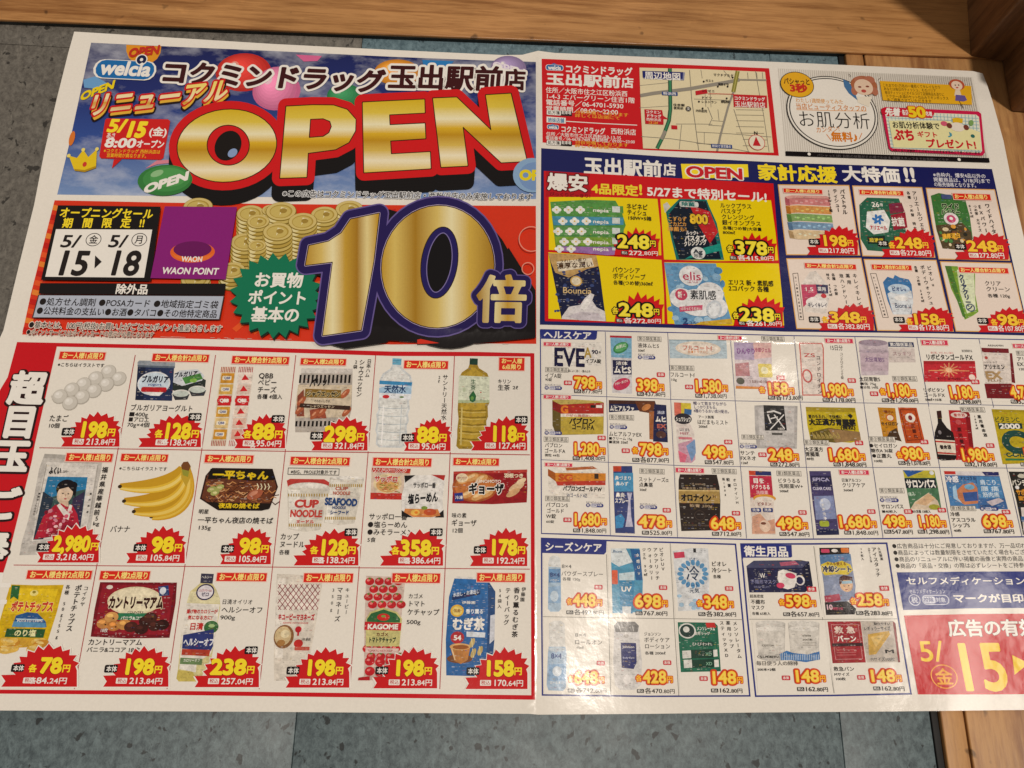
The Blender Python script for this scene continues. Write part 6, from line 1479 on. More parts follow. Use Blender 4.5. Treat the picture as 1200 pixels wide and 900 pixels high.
T('H ointment', 790, 626, 13, '#a89478', w=60); T('皮膚疾患・外傷治療薬', 748, 645, 11, '#a89478', w=150); T('軟膏 100g', 780, 722, 15, '#b8a080', w=100); Ring(825, 765, 24, 22, 3, '#4a3c34'); T('Oronine Ointment', 750, 806, 14, '#6a5a4c', w=140)
for y in (740, 770, 790): Ln([(740, y), (912, y + 2)], 2, '#3c302b')
txt(c); med(878, 570, 108); V('オロナインH', 978, 610, 990, 708, 16, INK); V('軟膏', 950, 608, 955, 634, 17, INK); V('瓶100g', 930, 606, 938, 672, 13, INK)
price2('648', 872, 978, 798, '712.80円', 912, 1008, 845, hon=(966, 745), em=70, cell=c)
lim(720, 556, 842, 578, 'お一人様3点限り', c, **PKL)
# column 4
c = hcell(3, 0, 'offer of face masks or patches in a pale pack'); pic(c)
Pg([(975, 4), (1140, 6), (1142, 90), (1140, 206), (984, 206), (978, 90)], '#d9ccd0'); Pg([(975, 4), (1070, 6), (1065, 82), (978, 80)], '#b9a8c8'); Pg([(1060, 6), (1140, 8), (1140, 70), (1065, 78)], '#e3bcb8'); RR(1080, 98, 60, 60, 6, '#e4d060'); El(1110, 128, 16, 16, '#f2ecc0'); Pg([(980, 98), (1040, 92), (1046, 152), (984, 152)], '#b87a80'); El(1004, 174, 18, 15, '#5a5a4c'); T('ひんやり', 986, 42, 28, '#8a5a9a', w=84, wt=.04); T('冷却ジェル', 1066, 38, 22, '#b8607c', w=72, wt=.03); T('うるおい成分配合', 1040, 176, 14, '#7a4a3a', w=96)
Pg([(984, 196), (1100, 200), (1096, 210), (984, 208)], '#d98a3a')
txt(c); med(1096, -12, 100); 
price2('158', 1118, 1212, 206, '各173.80円', 1158, 1298 - 20, 246, hon=(1162, 150), em=70, each=1086, cell=c)
L__(); lim(-144, -24, -42, -6, 'お一人様合計3点限り', c, **PKL)
c = hcell(3, 1, 'offer of eye drops in a silver and black box'); pic(c)
Pg([(15, 282), (55, 280), (205, 284), (202, 472), (25, 470), (18, 380)], '#b9b6b4'); Pg([(30, 290), (190, 294), (190, 460), (40, 458)], '#cbc8c6'); Pg([(55, 280), (145, 283), (158, 392), (62, 392)], '#1c1b1e'); Ln([(70, 312), (100, 306), (132, 318)], 7, '#e8e6e4'); Ln([(74, 322), (88, 360)], 6, '#e8e6e4'); Ln([(86, 340), (118, 332)], 5, '#e8e6e4'); Ln([(102, 322), (148, 384)], 5, '#e8e6e4'); Ln([(145, 322), (84, 388)], 5, '#e8e6e4'); T('NEO', 118, 384, 13, WHT, w=30); R(92, 402, 46, 9, '#55524f')
txt(c); med(-42, 420, 98); mark(-48, 462, 74); T('サンテ', -48, 490, 22, INK, w=66); T('FXネオ', -46, 513, 22, INK, w=70); T('12㎖', -44, 534, 14, INK, w=32)
price2('248', 78, 182, 496, '272.80円', 118, 214, 540, hon=(32, 488), em=70, cell=c)
c = hcell(3, 2, 'offer of eye wash in a red and white box'); pic(c)
Pg([(-10, 568), (88, 572), (100, 700), (108, 850), (4, 850), (-4, 700)], '#e6dad0'); Pg([(-10, 568), (88, 572), (90, 590), (-8, 588)], '#c8492c'); Pg([(20, 570), (88, 572), (90, 590), (20, 588)], '#2c356c'); Pg([(-8, 590), (90, 592), (98, 690), (-2, 688)], '#c8304c'); T('目を', 8, 612, 24, WHT, w=52, wt=.04); T('ドクうるる', 0, 640, 22, WHT, w=84, wt=.03); T('洗顔薬', 22, 664, 18, '#f0c8c8', w=54); El(60, 690, 50, 18, '#e2a03c'); El(60, 698, 44, 16, '#eae0d4'); T('ビタミン', 28, 714, 16, '#8a2a2a', w=62, wt=.03)
for x in (0, 52): RR(x, 732, 44, 18, 4, '#2c3a7c'); T('洗浄', x + 6, 741, 14, WHT, w=32)
Pg([(6, 770), (40, 756), (70, 790), (104, 780), (108, 845), (6, 846)], '#d9a68c'); El(62, 812, 24, 26, '#ecd0ba'); El(55, 800, 12, 6, '#7a4a3a')
txt(c); med(112, 580, 108, '第3類医薬品'); T('ビタうるる', 118, 612, 22, INK, w=100, wt=.006); T('洗眼薬W+', 122, 636, 22, INK, w=108, wt=.006); T('500㎖', 126, 658, 14, INK, w=40)
price2('498', 116, 222, 798, '547.80円', 158, 258, 846, hon=(208, 742), em=70, cell=c)
# column 5
c = hcell(4, 0, 'offer of supplement in a white and red box'); pic(c)
Pg([(208, 0), (312, 2), (318, 60), (322, 238), (225, 240), (214, 90)], '#e9ddd4'); Ln([(213, 8), (312, 10), (318, 30), (320, 236), (228, 236), (218, 60)], 5, '#cf6a60', closed=True); Ring(248, 152, 22, 30, 7, '#cf5a54'); V('コンドロイチン', 296, 72, 302, 222, 20, '#4a3a3c', .02); T('ZS', 232, 60, 24, '#c8504a', w=50)
txt(c); T('15日分', 346, 28, 26, '#6a6662', w=58); V('コンドロイチンZS錠', 398, 56, 402, 160, 14, '#8a867e')
price2('1,980', 306, 422, 212, '2,178.00円', 348, 460, 256, hon=(424, 162), em=70, cell=c)
lim(326, -12, 446, 8, 'お一人様1点限り', c, **PKL)
c = hcell(4, 1, 'offer of stomach medicine in a yellow box'); pic(c)
Pg([(240, 288), (458, 292), (470, 360), (482, 434), (440, 446), (262, 434), (248, 370)], '#c9b414'); Pg([(240, 288), (458, 292), (460, 312), (243, 308)], '#a89210'); Pg([(260, 400), (340, 380), (478, 398), (484, 434), (372, 446), (262, 434)], '#6a5a22'); Pg([(340, 384), (478, 398), (484, 434), (372, 446)], '#9a7a50')
for i in range(20): Ln([(270 + i * 6, 400 + (i % 3) * 6), (278 + i * 6, 428)], 2.4, '#c9b264')
T('胃のもたれ、不快感に', 252, 330, 17, INK, w=150, wt=.02); T('大正漢方胃腸薬', 255, 354, 30, '#14110e', w=205, wt=.05); T('(微粒)', 394, 378, 22, INK, w=66, wt=.03); Pg([(425, 325), (437, 318), (448, 328), (440, 340)], '#1a1a16')
txt(c); med(232, 444, 110); T('大正漢方', 236, 474, 22, INK, w=82); T('胃腸薬', 240, 496, 22, INK, w=62); T('48包', 244, 516, 14, INK, w=34)
price2('1,680', 334, 474, 496, '1,848.00円', 396, 508, 540, hon=(456, 436), em=70, cell=c)
c = hcell(4, 2, 'offer of lens cleaner in a tall violet box'); pic(c)
Pg([(256, 570), (350, 570), (368, 700), (388, 850), (290, 852), (272, 720)], '#4a4270'); Pg([(262, 590), (352, 590), (358, 640), (268, 640)], '#2c2850'); T('EPICA', 270, 606, 20, '#b8b4d8', w=74, wt=.03); T('CLEAR CARE', 272, 646, 18, '#d8d6e8', w=80, wt=.03); Pg([(276, 680), (362, 678), (376, 780), (286, 784)], '#8a96c0'); El(326, 715, 24, 26, '#c2cce4'); V('すすぎ洗浄', 312, 700, 326, 778, 15, WHT); RR(300, 788, 42, 26, 8, '#a8b43c'); Pg([(286, 826), (386, 826), (388, 850), (290, 852)], '#20244c')
txt(c); T('日油アルコン', 398, 610, 17, INK, w=88); T('クリアケア', 400, 632, 23, INK, w=104, wt=.008); T('360㎖', 406, 654, 14, INK, w=44)
price2('1,680', 378, 524, 792, '1,848.00円', 442, 560, 840, hon=(510, 738), em=70, cell=c)
lim(388, 566, 516, 586, 'お一人様3点限り', c, **PKL)
# column 6
c = hcell(5, 0, 'offer of medicine in a white tub with a violet label'); pic(c)
Pg([(472, 8), (600, 4), (606, 50), (604, 148), (485, 150), (478, 60)], '#cdbfc8'); El(537, 6, 64, 14, '#a898a8'); El(540, 44, 66, 10, '#b8a8b4'); Pg([(482, 52), (605, 50), (604, 128), (486, 132)], '#c8b4c0'); T('太田胃散S', 500, 80, 22, '#7a5a8a', w=86); Pg([(602, 2), (714, 4), (718, 26), (604, 24)], '#3c4268'); T('第2類医薬品', 610, 14, 18, WHT, w=100); Pg([(606, 28), (718, 30), (724, 92), (608, 92)], '#d8cdc8'); T('スッキリ', 622, 54, 20, '#a07a80', w=84)
txt(c); med(620, 164, 108); T('太田胃散S', 476, 166, 22, INK, w=92); T('■缶 75g', 480, 186, 14, INK, w=70); T('■分包 14包', 480, 202, 14, INK, w=80)
price2('1,180', 592, 698, 214, '各1,298.00円', 608, 736, 258, hon=(522, 220), em=70, each=566, cell=c)
c = hcell(5, 1, 'offer of stomach pills in an orange and a yellow pack'); pic(c)
Pg([(556, 290), (634, 293), (650, 420), (664, 440), (580, 420)], '#c98a1e'); El(612, 336, 17, 15, '#efe0c4'); Ring(612, 336, 17, 15, 3, '#c2301c'); T('セイロガン', 572, 362, 18, '#2a1a10', w=76, wt=.04); Pg([(610, 396), (640, 380), (662, 440), (596, 424)], '#4a3420'); T('糖衣A', 586, 310, 16, '#7a2a14', w=40)
Pg([(646, 290), (728, 292), (745, 360), (762, 430), (740, 448), (680, 448), (662, 370)], '#c2501c'); Ln([(656, 300), (722, 302), (750, 430), (688, 436)], 3, '#7a2a12', closed=True); El(700, 336, 22, 20, '#efe8dc'); El(700, 336, 9, 11, '#8a2a2c'); V('正露丸', 712, 372, 724, 418, 18, '#5a1c0e', .03)
txt(c); med(516, 430, 116); T('●セイロガン', 520, 458, 21, INK, w=124); T('糖衣A 36錠', 528, 480, 19, INK, w=96); T('●正露丸', 532, 503, 21, INK, w=86); T('100粒', 540, 526, 14, INK, w=40)
price2('980', 664, 756, 492, '各1,078.00円', 680, 788, 534, hon=(742, 432), em=70, each=640, cell=c)
c = hcell(5, 2, 'offer of pain relief patches in a green box'); pic(c)
Pg([(668, 566), (806, 568), (822, 640), (838, 742), (700, 738), (684, 650)], '#4c7a58'); Pg([(668, 566), (806, 568), (810, 600), (674, 600)], '#c2b83a'); Pg([(668, 566), (760, 568), (690, 596)], '#2c5aa0'); El(794, 578, 10, 9, '#e4e8ea'); Pg([(674, 602), (810, 602), (818, 645), (682, 645)], '#15202c'); T('サロンパス', 682, 626, 40, WHT, w=130, wt=.05); Pg([(700, 738), (720, 706), (780, 665), (820, 700), (836, 742)], '#e0cdb4'); Pg([(720, 712), (780, 668), (812, 690), (770, 722)], '#dcb890'); T('痛み', 690, 672, 18, '#cfe4d0', w=34); El(806, 728, 24, 12, '#a8a838')
txt(c); med(564, 656, 108); mark(568, 698, 80); T('サロンパス', 572, 726, 22, INK, w=100); T('■40枚入', 576, 748, 14, INK, w=66); T('■大容量 120枚入', 706, 748, 14, INK, w=84)
price2('498', 584, 678, 790, '547.80円', 618, 712, 836, hon=(672, 738), em=66, cell=c); price2('1,180', 732, 830, 790, '1,298.00円', 766, 872, 836, hon=(820, 732), em=66, cell=c)
# column 7
c = hcell(6, 0, 'offer of vitamin drink in a red box'); pic(c)
T('疲れた時に、からだ、おいしく届ける', 790, 50, 11, '#c8504a', w=100); T('リポビタンゴールドX', 768, 69, 26, '#1c1614', w=206, wt=.04); T('指定医薬部外品', 926, 42, 12, INK, w=46)
Pg([(758, 86), (984, 86), (992, 160), (980, 178), (762, 178)], '#c82c38'); Pg([(758, 86), (984, 86), (986, 100), (759, 100)], '#b0242c')
for a_ in range(12): x, y = 870 + 44 * math.cos(a_ * .524), 126 + 32 * math.sin(a_ * .524); Ln([(870, 126), (x, y)], 5, '#e89a6c')
Ln([(780, 128), (960, 130)], 4, '#eaa070'); El(870, 126, 14, 11, '#f0c49a'); T('タウリン・ローヤルゼリー', 820, 164, 13, '#5a1420', w=110, wt=.02); El(972, 158, 14, 13, '#f0dcd0')
txt(c); T('リポビタン', 756, 214, 20, INK, w=96); T('ゴールドX', 760, 236, 20, INK, w=92); T('50㎖×10本', 766, 256, 14, INK, w=74)
price2('1,180', 866, 974, 222, '1,298.00円', 908, 1012, 264, hon=(966, 168), em=70, cell=c)
lim(748, -5, 862, 17, 'お一人様3点限り', c, **PKL)
c = hcell(6, 1, 'offer of herbal liquor, black bottle beside a red box'); pic(c)
Pg([(868, 302), (950, 304), (962, 320), (985, 520), (900, 522), (880, 400)], '#b8242a'); Pg([(940, 304), (962, 320), (985, 520), (968, 520)], '#8a141c'); El(914, 324, 36, 13, '#ecd9d0'); T('養命酒', 890, 324, 16, '#b8242a', w=50); El(912, 355, 13, 11, '#c9585a')
for i, ch in enumerate('薬用養命酒'): T(ch, 916 + i * 5, 388 + i * 26, 20, '#4a1014', a='c', wt=.02)
Pg([(818, 306), (834, 304), (840, 350), (862, 380), (888, 400), (898, 440), (904, 510), (896, 522), (840, 524), (820, 516), (808, 440), (808, 400), (822, 360)], '#1c1414'); Pg([(816, 306), (836, 304), (840, 336), (820, 338)], '#3a1c18'); El(830, 400, 7, 9, '#8a8488'); Pg([(810, 430), (896, 436), (902, 500), (822, 496)], '#e6dccb'); Pg([(810, 436), (896, 442), (897, 448), (811, 443)], '#b8342c'); Pg([(820, 486), (901, 492), (902, 498), (821, 493)], '#b8342c'); T('養命酒', 830, 465, 20, '#2c2020', w=50, wt=.04)
txt(c); med(918, 300, 108, '第2類医薬品'); V('薬用養命酒', 1004, 332, 1030, 412, 17, INK, .02); V('1000㎖', 984, 330, 994, 382, 12, INK)
price2('1,980', 918, 1040, 496, '2,178.00円', 972, 1082, 540, hon=(1032, 448), em=70, cell=c)
c = hcell(6, 2, 'offer of cooling plasters in a blue box'); pic(c)
Pg([(848, 570), (1088, 574), (1104, 640), (1130, 738), (878, 734), (862, 650)], '#3f6aa4'); Pg([(848, 570), (1088, 574), (1092, 592), (852, 588)], '#dcd8da'); Pg([(848, 570), (898, 571), (900, 584), (851, 584)], '#c8342c'); Pg([(1014, 573), (1088, 574), (1090, 590), (1030, 590)], '#2c2e68'); Pg([(856, 592), (984, 594), (1000, 735), (878, 734)], '#4a80b8')
T('冷感', 856, 606, 30, '#eef0f8', w=56, wt=.04, out=[(.04, '#26306c')]); T('アスコラル', 918, 602, 17, '#20264c', w=70, wt=.03); Pg([(900, 660), (930, 630), (975, 620), (1000, 650), (998, 712), (940, 718), (905, 700)], '#c9825a'); Pg([(930, 665), (995, 660), (998, 700), (940, 704)], '#3a5a9c'); El(960, 640, 22, 12, '#7ab4d8'); Pg([(886, 640), (900, 630), (910, 690), (930, 712), (890, 690)], '#a8cce8')
Pg([(990, 594), (1092, 596), (1112, 690), (1000, 690)], '#4f8ac0'); T('肩こり', 1006, 620, 26, '#cfe2f2', w=74, wt=.02); T('腰 痛', 1010, 648, 24, '#cfe2f2', w=80, wt=.02); T('筋肉痛', 1018, 674, 24, '#cfe2f2', w=74, wt=.02); Pg([(1035, 705), (1090, 688), (1112, 702), (1060, 724)], '#cfc4cc')
txt(c); med(876, 734, 110, '第3類医薬品'); mark(1008, 736, 78); T('冷感', 876, 760, 20, INK, w=42); T('アスコラル', 880, 785, 22, INK, w=108); T('シップS', 886, 809, 22, INK, w=76); T('40枚', 892, 832, 14, INK, w=34)
price2('698', 1018, 1122, 790, '767.80円', 1056, 1158, 834, hon=(1102, 740), em=72, cell=c)
# column 8
c = hcell(7, 0, 'offer of vitamin tablets in a white and dark red box'); pic(c)
Pg([(1012, 30), (1132, 32), (1146, 120), (1160, 252), (1038, 250), (1024, 120)], '#e4dad2'); Pg([(1012, 28), (1132, 32), (1134, 52), (1016, 48)], '#7a2028'); Pg([(1137, 52), (1148, 52), (1162, 184), (1146, 180)], '#7a2028'); T('ARINAMIN', 1040, 18, 12, INK, w=70); T('ハート・ル・キープ', 1022, 92, 11, INK, w=60); T('アリナミン', 1024, 112, 24, '#1c1614', w=92, wt=.04); T('EX', 1030, 148, 46, '#b8986a', w=70, wt=.05); Pg([(1026, 186), (1146, 186), (1160, 252), (1038, 250)], '#7a1a22')
T('PLUS', 1040, 172, 14, '#9a8058', w=60); El(1034, 72, 7, 7, '#b84a44')
txt(c); med(1164, 52, 100); T('アリナミン', 1168, 78, 22, INK, w=110); T('EXプラス', 1170, 100, 22, INK, w=96); T('120錠', 1176, 122, 14, INK, w=44)
price2('4,780', 1140, 1250, 222, '5,258.00円', 1174, 1290, 264, em=70, cell=c)
lim(1150, 12, 1270, 30, 'お一人様1点限り', c, **PKL)
c = hcell(7, 1, 'offer of vitamin C powder in a yellow box'); pic(c)
Pg([(1058, 298), (1210, 302), (1220, 380), (1240, 536), (1106, 540), (1082, 420)], '#c0aa1e'); Pg([(1058, 298), (1210, 302), (1212, 312), (1060, 310)], '#a8941a'); T('ビタミンC', 1070, 344, 28, '#3a4a2c', w=110, wt=.02); Pg([(1084, 358), (1190, 360), (1194, 384), (1090, 386)], '#1e3c40'); T('2000', 1092, 372, 30, WHT, w=90, wt=.04); T('C', 1104, 440, 128, '#1f4a44', w=108, wt=.06); T('C-C-1500', 1122, 498, 26, '#1f4a44', w=110, wt=.05); Pg([(1118, 514), (1230, 516), (1232, 524), (1120, 524)], '#3a7a4c')
txt(c); V('ビタミンC', 1238, 330, 1250, 410, 18, INK)
price2('1,980', 1196, 1300, 496, '2,178.00円', 1216, 1320, 540, em=70, cell=c)
c = hcell(7, 2, 'offer of bath salts in a black pouch'); pic(c)
Pg([(1132, 572), (1240, 574), (1262, 700), (1290, 850), (1196, 850), (1166, 700)], '#262420'); Pg([(1186, 730), (1270, 728), (1290, 850), (1200, 850)], '#d8cfc8'); El(1190, 592, 18, 9, '#c8c4b4'); T('バンテリン', 1146, 622, 28, '#ece8dc', w=110, wt=.04); T('サポーター', 1166, 664, 28, '#e09a2c', w=96, wt=.05); El(1170, 642, 9, 8, '#eee'); Pg([(1186, 770), (1250, 768), (1256, 790), (1190, 792)], '#3a6aa0'); T('固定力', 1176, 690, 20, '#e09a2c', w=60, wt=.04)
txt(c); T('各種', 1262, 620, 20, INK)
price2('1,280', 1206, 1320, 800, '1,408.00円', 1240, 1340, 846, em=70, cell=c)

# ------------------------------------------------------------ season care
S.lift = 3e-5
O(600, 600)
se = part('season_care_frame', None, 'blue frame and grid of the summer care offers')
Ln([(130, 116), (500, 128), (982, 142), (1015, 480), (1045, 808), (600, 810), (134, 804), (131, 460)], 7, BL, closed=True)
Pg([(131, 117), (416, 126), (414, 176), (404, 187), (133, 180)], BL); T('シーズンケア', 144, 152, 42, WHT, w=252, wt=.028)
Ln([(415, 186), (424, 460), (434, 804)], 2.6, '#8a8780'); Ln([(695, 138), (712, 470), (733, 806)], 2.6, '#8a8780'); Ln([(136, 460), (500, 466), (1014, 473)], 2.6, '#8a8780')
def scl(pts, label): S.lift = 1.2e-4; q = part('offer_cell', None, label); Pg(pts, PAPER); return q
c = scl([(138, 192), (410, 196), (419, 454), (140, 452)], 'offer of powder spray in a blue can'); pic(c)
Pg([(160, 230), (165, 200), (178, 192), (200, 192), (212, 204), (214, 240), (216, 425), (206, 438), (168, 438), (158, 425)], '#aac4da'); Pg([(160, 240), (165, 200), (178, 192), (200, 192), (212, 204), (214, 244)], '#dfe2e2'); Pg([(162, 250), (214, 250), (214, 310), (162, 310)], '#5f8fc0'); Pg([(160, 330), (214, 325), (215, 400), (160, 400)], '#8fb3d6'); T('8×4', 166, 275, 26, '#1f3f7c', w=44, wt=.03); T('パウダー', 168, 300, 11, WHT, w=40); El(186, 370, 18, 24, '#c9dcec')
txt(c); T('8×4', 218, 238, 22, '#6a6864', w=44); T('パウダースプレー', 216, 270, 25, '#4a4846', w=186, wt=.004); T('各種 150g', 222, 294, 16, '#6a6864', w=78)
price2('448', 268, 368, 386, '各492.80円', 272, 404, 440, hon=(362, 320), em=72, each=240, cell=c)
c = scl([(138, 466), (420, 472), (430, 798), (140, 796)], 'offer of roll-on deodorant in a blue bottle'); pic(c)
Pg([(162, 490), (185, 478), (215, 478), (232, 492), (234, 590), (240, 620), (238, 770), (225, 786), (160, 784), (152, 760), (158, 620), (162, 590)], '#a9c3dc'); Pg([(162, 490), (185, 478), (215, 478), (232, 492), (234, 592), (162, 592)], '#e2e2de'); El(196, 604, 38, 10, '#c6d4de'); T('8×4', 172, 632, 32, '#2a4a88', w=46, wt=.03); Pg([(162, 670), (236, 668), (236, 740), (160, 742)], '#8ab0d6'); El(198, 700, 20, 22, '#dbe6f0'); T('ロールオン', 166, 750, 13, WHT, w=60)
txt(c); T('8×4', 276, 540, 22, '#8a8882', w=50); T('ロールオン', 274, 572, 25, '#6a6864', w=124); T('45㎖', 282, 596, 15, '#8a8882', w=34)
price2('648', 272, 378, 726, '各492.80円'.replace('492', '712'), 278, 416, 784, hon=(372, 654), em=74, each=246, cell=c)
c = scl([(420, 142), (690, 146), (708, 460), (430, 458)], 'offer of sunscreen gel in a turquoise package'); pic(c)
Pg([(434, 160), (560, 160), (575, 300), (572, 440), (442, 444), (438, 300)], '#4f9cc0'); Pg([(434, 160), (500, 160), (530, 220), (470, 240), (436, 220)], '#dfe8ec'); Pg([(520, 162), (562, 165), (574, 300), (545, 300), (530, 220)], '#1f5f9c'); Pg([(470, 290), (540, 285), (530, 446), (478, 446)], '#2f86b4'); Pg([(470, 270), (538, 262), (538, 300), (472, 300)], '#c8dde6'); RR(438, 255, 26, 62, 4, '#e0603a'); T('UV', 480, 338, 30, WHT, w=44, wt=.03); Pg([(484, 415), (524, 415), (522, 446), (486, 446)], '#dfe4e6'); V('水感UV', 552, 190, 558, 270, 16, WHT, .02); T('Biore', 444, 172, 16, '#2f5f8c', w=40)
txt(c); V('ビオレUV', 656, 166, 664, 250, 20, INK); V('アクアリッチ', 630, 166, 640, 290, 20, INK); V('ウォータリー', 604, 166, 614, 290, 19, INK); V('ジェル 90㎖', 580, 166, 588, 275, 16, INK)
price2('698', 538, 656, 390, '767.80円', 576, 684, 444, hon=(646, 322), em=74, cell=c)
c = scl([(432, 470), (706, 476), (728, 800), (440, 798)], 'offer of body lotion in a white pump bottle'); pic(c)
Pg([(448, 500), (462, 482), (540, 482), (558, 500), (560, 560), (572, 660), (566, 760), (540, 782), (475, 782), (452, 760), (444, 660), (448, 560)], '#dddbd9'); Pg([(448, 500), (462, 482), (540, 482), (558, 500), (552, 528), (455, 528)], '#7a7876'); El(503, 545, 10, 8, '#b8b4b0'); Pg([(478, 574), (545, 576), (548, 660), (535, 690), (482, 684)], '#23296c'); T('Johnson', 486, 592, 15, WHT, w=52); T('Body Care', 486, 640, 12, '#c4c8e0', w=52); El(505, 735, 16, 22, '#efecea'); Ln([(470, 500), (478, 524)], 3, '#d0cecb'); Ln([(530, 500), (534, 524)], 3, '#d0cecb')
txt(c); T('ジョンソン', 580, 536, 18, INK, w=76); T('ボディケア', 580, 562, 24, INK, w=114, wt=.006); T('ローション', 582, 590, 24, INK, w=114, wt=.006); T('各種 200㎖', 584, 620, 16, INK, w=92)
price2('428', 576, 678, 724, '各470.80円', 582, 716, 786, hon=(664, 652), em=74, each=544, cell=c)
c = scl([(700, 148), (976, 154), (1006, 466), (718, 464)], 'offer of cooling wipes in a white and blue pouch'); pic(c)
Pg([(705, 172), (790, 158), (862, 160), (868, 260), (866, 380), (872, 430), (730, 436), (724, 330), (712, 240)], '#dfe3e6'); Pg([(710, 178), (756, 174), (760, 200), (714, 204)], '#d0405c'); R(796, 160, 12, 18, '#2a2a2c'); T('ビオレ', 778, 208, 18, '#2a4a7c', w=46)
for a_ in range(16): El(795 + 56 * math.cos(a_ * .393), 272 + 50 * math.sin(a_ * .393), 13, 9, '#5f9ac8', rot=a_ * 22)
T('冷', 764, 270, 70, '#1f3a5c', w=62, wt=.006); T('シート', 764, 322, 24, '#3a6a9c', w=60, wt=.02); T('元気', 780, 345, 22, '#1f3a5c', w=44)
for i in range(12): El(r2.uniform(735, 860), r2.uniform(365, 425), 10, 7, '#a8c8e0')
txt(c); T('ビオレ', 876, 228, 24, INK, w=68); T('冷シート', 878, 256, 24, INK, w=90); T('各種', 884, 284, 17, INK, w=34)
price2('348', 842, 946, 394, '各382.80円', 852, 986, 448, hon=(936, 326), em=74, each=812, cell=c)
c = scl([(722, 478), (1010, 482), (1036, 800), (738, 802)], 'offer of lip balm on a green card'); pic(c)
Pg([(728, 484), (890, 486), (904, 500), (918, 700), (742, 704), (734, 590)], '#1f6b52'); El(770, 522, 38, 34, '#e3e4de'); El(770, 522, 32, 28, '#1d3a34'); El(766, 516, 14, 13, '#e3e4de'); T('メンソレータム', 812, 512, 20, WHT, w=80, wt=.02); Pg([(850, 486), (890, 486), (897, 508), (856, 508)], '#c8302c'); T('薬用リップ', 800, 534, 16, WHT, w=70)
for x in (818, 842, 866): R(x, 570, 20, 20, '#174a3c'); 
Pg([(748, 610), (786, 608), (788, 642), (750, 644)], '#e4e4de'); Pg([(754, 650), (790, 648), (792, 684), (756, 686)], '#e4e4de'); Pg([(786, 606), (884, 602), (886, 640), (788, 644)], '#143f30'); Pg([(790, 650), (888, 646), (890, 682), (792, 686)], '#143f30'); Pg([(884, 606), (902, 604), (904, 634), (886, 636)], '#e4e4de'); Pg([(888, 650), (908, 648), (910, 680), (890, 682)], '#e4e4de'); T('XD', 850, 624, 20, '#8fc0a4', w=28); T('XD', 852, 666, 20, '#8fc0a4', w=28); T('ひびわれ', 790, 580, 15, '#e4e4de', w=90)
txt(c); V('メンソレータム', 980, 490, 1000, 634, 20, INK); V('薬用リップ', 950, 488, 966, 590, 19, INK); V('スティックXD', 922, 488, 944, 630, 19, INK)
price2('148', 868, 986, 726, '162.80円', 908, 1014, 784, hon=(824, 722), em=76, cell=c)

# ------------------------------------------------------------ hygiene goods
S.lift = 3e-5
O(860, 630, 6)
hy_ = part('hygiene_frame', None, 'blue frame and grid of the hygiene offers')
Lp([(868.3, 637.6), (950, 637.4), (1039, 636.6), (1053, 726), (1067.6, 813), (975, 815), (885.6, 815.8), (876, 725)], 2, BL, closed=True)
Pg([(48, 48), (406, 52), (410, 134), (400, 140), (62, 142)], BL); T('衛生用品', 72, 96, 78, WHT, w=312, wt=.03)
Lp([(953.7, 640), (964, 726), (977.4, 812.5)], .7, '#8a8780'); Lp([(878, 725.6), (960, 725.9), (1051.5, 725.2)], .7, '#8a8780')
c = scl([(62, 150), (556, 150), (626, 560), (122, 562)], 'offer of face masks in a dark navy box'); pic(c)
Pg([(88, 200), (140, 162), (470, 158), (530, 170), (556, 340), (500, 384), (108, 386)], '#26274c'); Pg([(88, 200), (140, 162), (530, 166), (480, 212), (90, 212)], '#4a4c6c'); Pg([(480, 212), (530, 170), (556, 340), (502, 384)], '#1b1c38'); Pg([(320, 175), (430, 165), (460, 190), (330, 200)], '#b8607a'); T('W', 182, 266, 50, WHT, w=38, wt=.01); T('不織布マスク', 118, 310, 34, '#8a8cb4', w=180); T('PREMIUM', 140, 346, 20, '#7a7ca0', w=110)
El(465, 300, 34, 36, '#e8e4e0'); El(463, 302, 24, 26, '#26274c'); Pg([(312, 236), (350, 224), (440, 252), (442, 300), (425, 350), (380, 364), (330, 350), (306, 290)], '#f0ece6'); El(398, 268, 36, 20, '#d8486c', rot=10); El(328, 336, 28, 20, '#d8486c')
txt(c); T('超高密度', 112, 412, 26, INK, w=98, wt=.01); T('不織布', 118, 452, 36, INK, w=102); T('マスク', 120, 492, 34, INK, w=98); T('各種 65枚入', 128, 534, 24, INK, w=130)
price2('598', 362, 534, 444, '各657.80円', 398, 602, 538, em=110, each=316, cell=c)
R(512, 345, 66, 36, '#cf2a3c'); T('本体', 520, 363, 27, WHT, w=50, wt=.015)
c = scl([(570, 72), (1070, 66), (1140, 562), (638, 564)], 'offer of cooling sheets with a cartoon boy on the pack'); pic(c)
Pg([(600, 72), (810, 70), (812, 114), (604, 122)], '#1c1618'); RR(612, 80, 58, 26, 6, '#d04a6c'); RR(750, 72, 56, 34, 8, '#d9762c'); El(708, 92, 22, 12, '#e8e4e0')
Pg([(602, 122), (820, 114), (836, 220), (856, 340), (850, 420), (790, 450), (800, 540), (650, 540), (632, 330)], '#8e9ab8'); Pg([(602, 122), (820, 114), (826, 160), (610, 200)], '#5f86b4')
Pg([(612, 190), (660, 168), (700, 178), (760, 162), (820, 190), (838, 230), (800, 262), (720, 258), (640, 266), (618, 240)], '#e2c93c'); T('大人も使える', 650, 184, 26, '#7a3c1c', w=140, wt=.03); T('冷却シート', 622, 222, 48, '#20224c', w=208, wt=.05, out=[(.06, '#f4ecc0')])
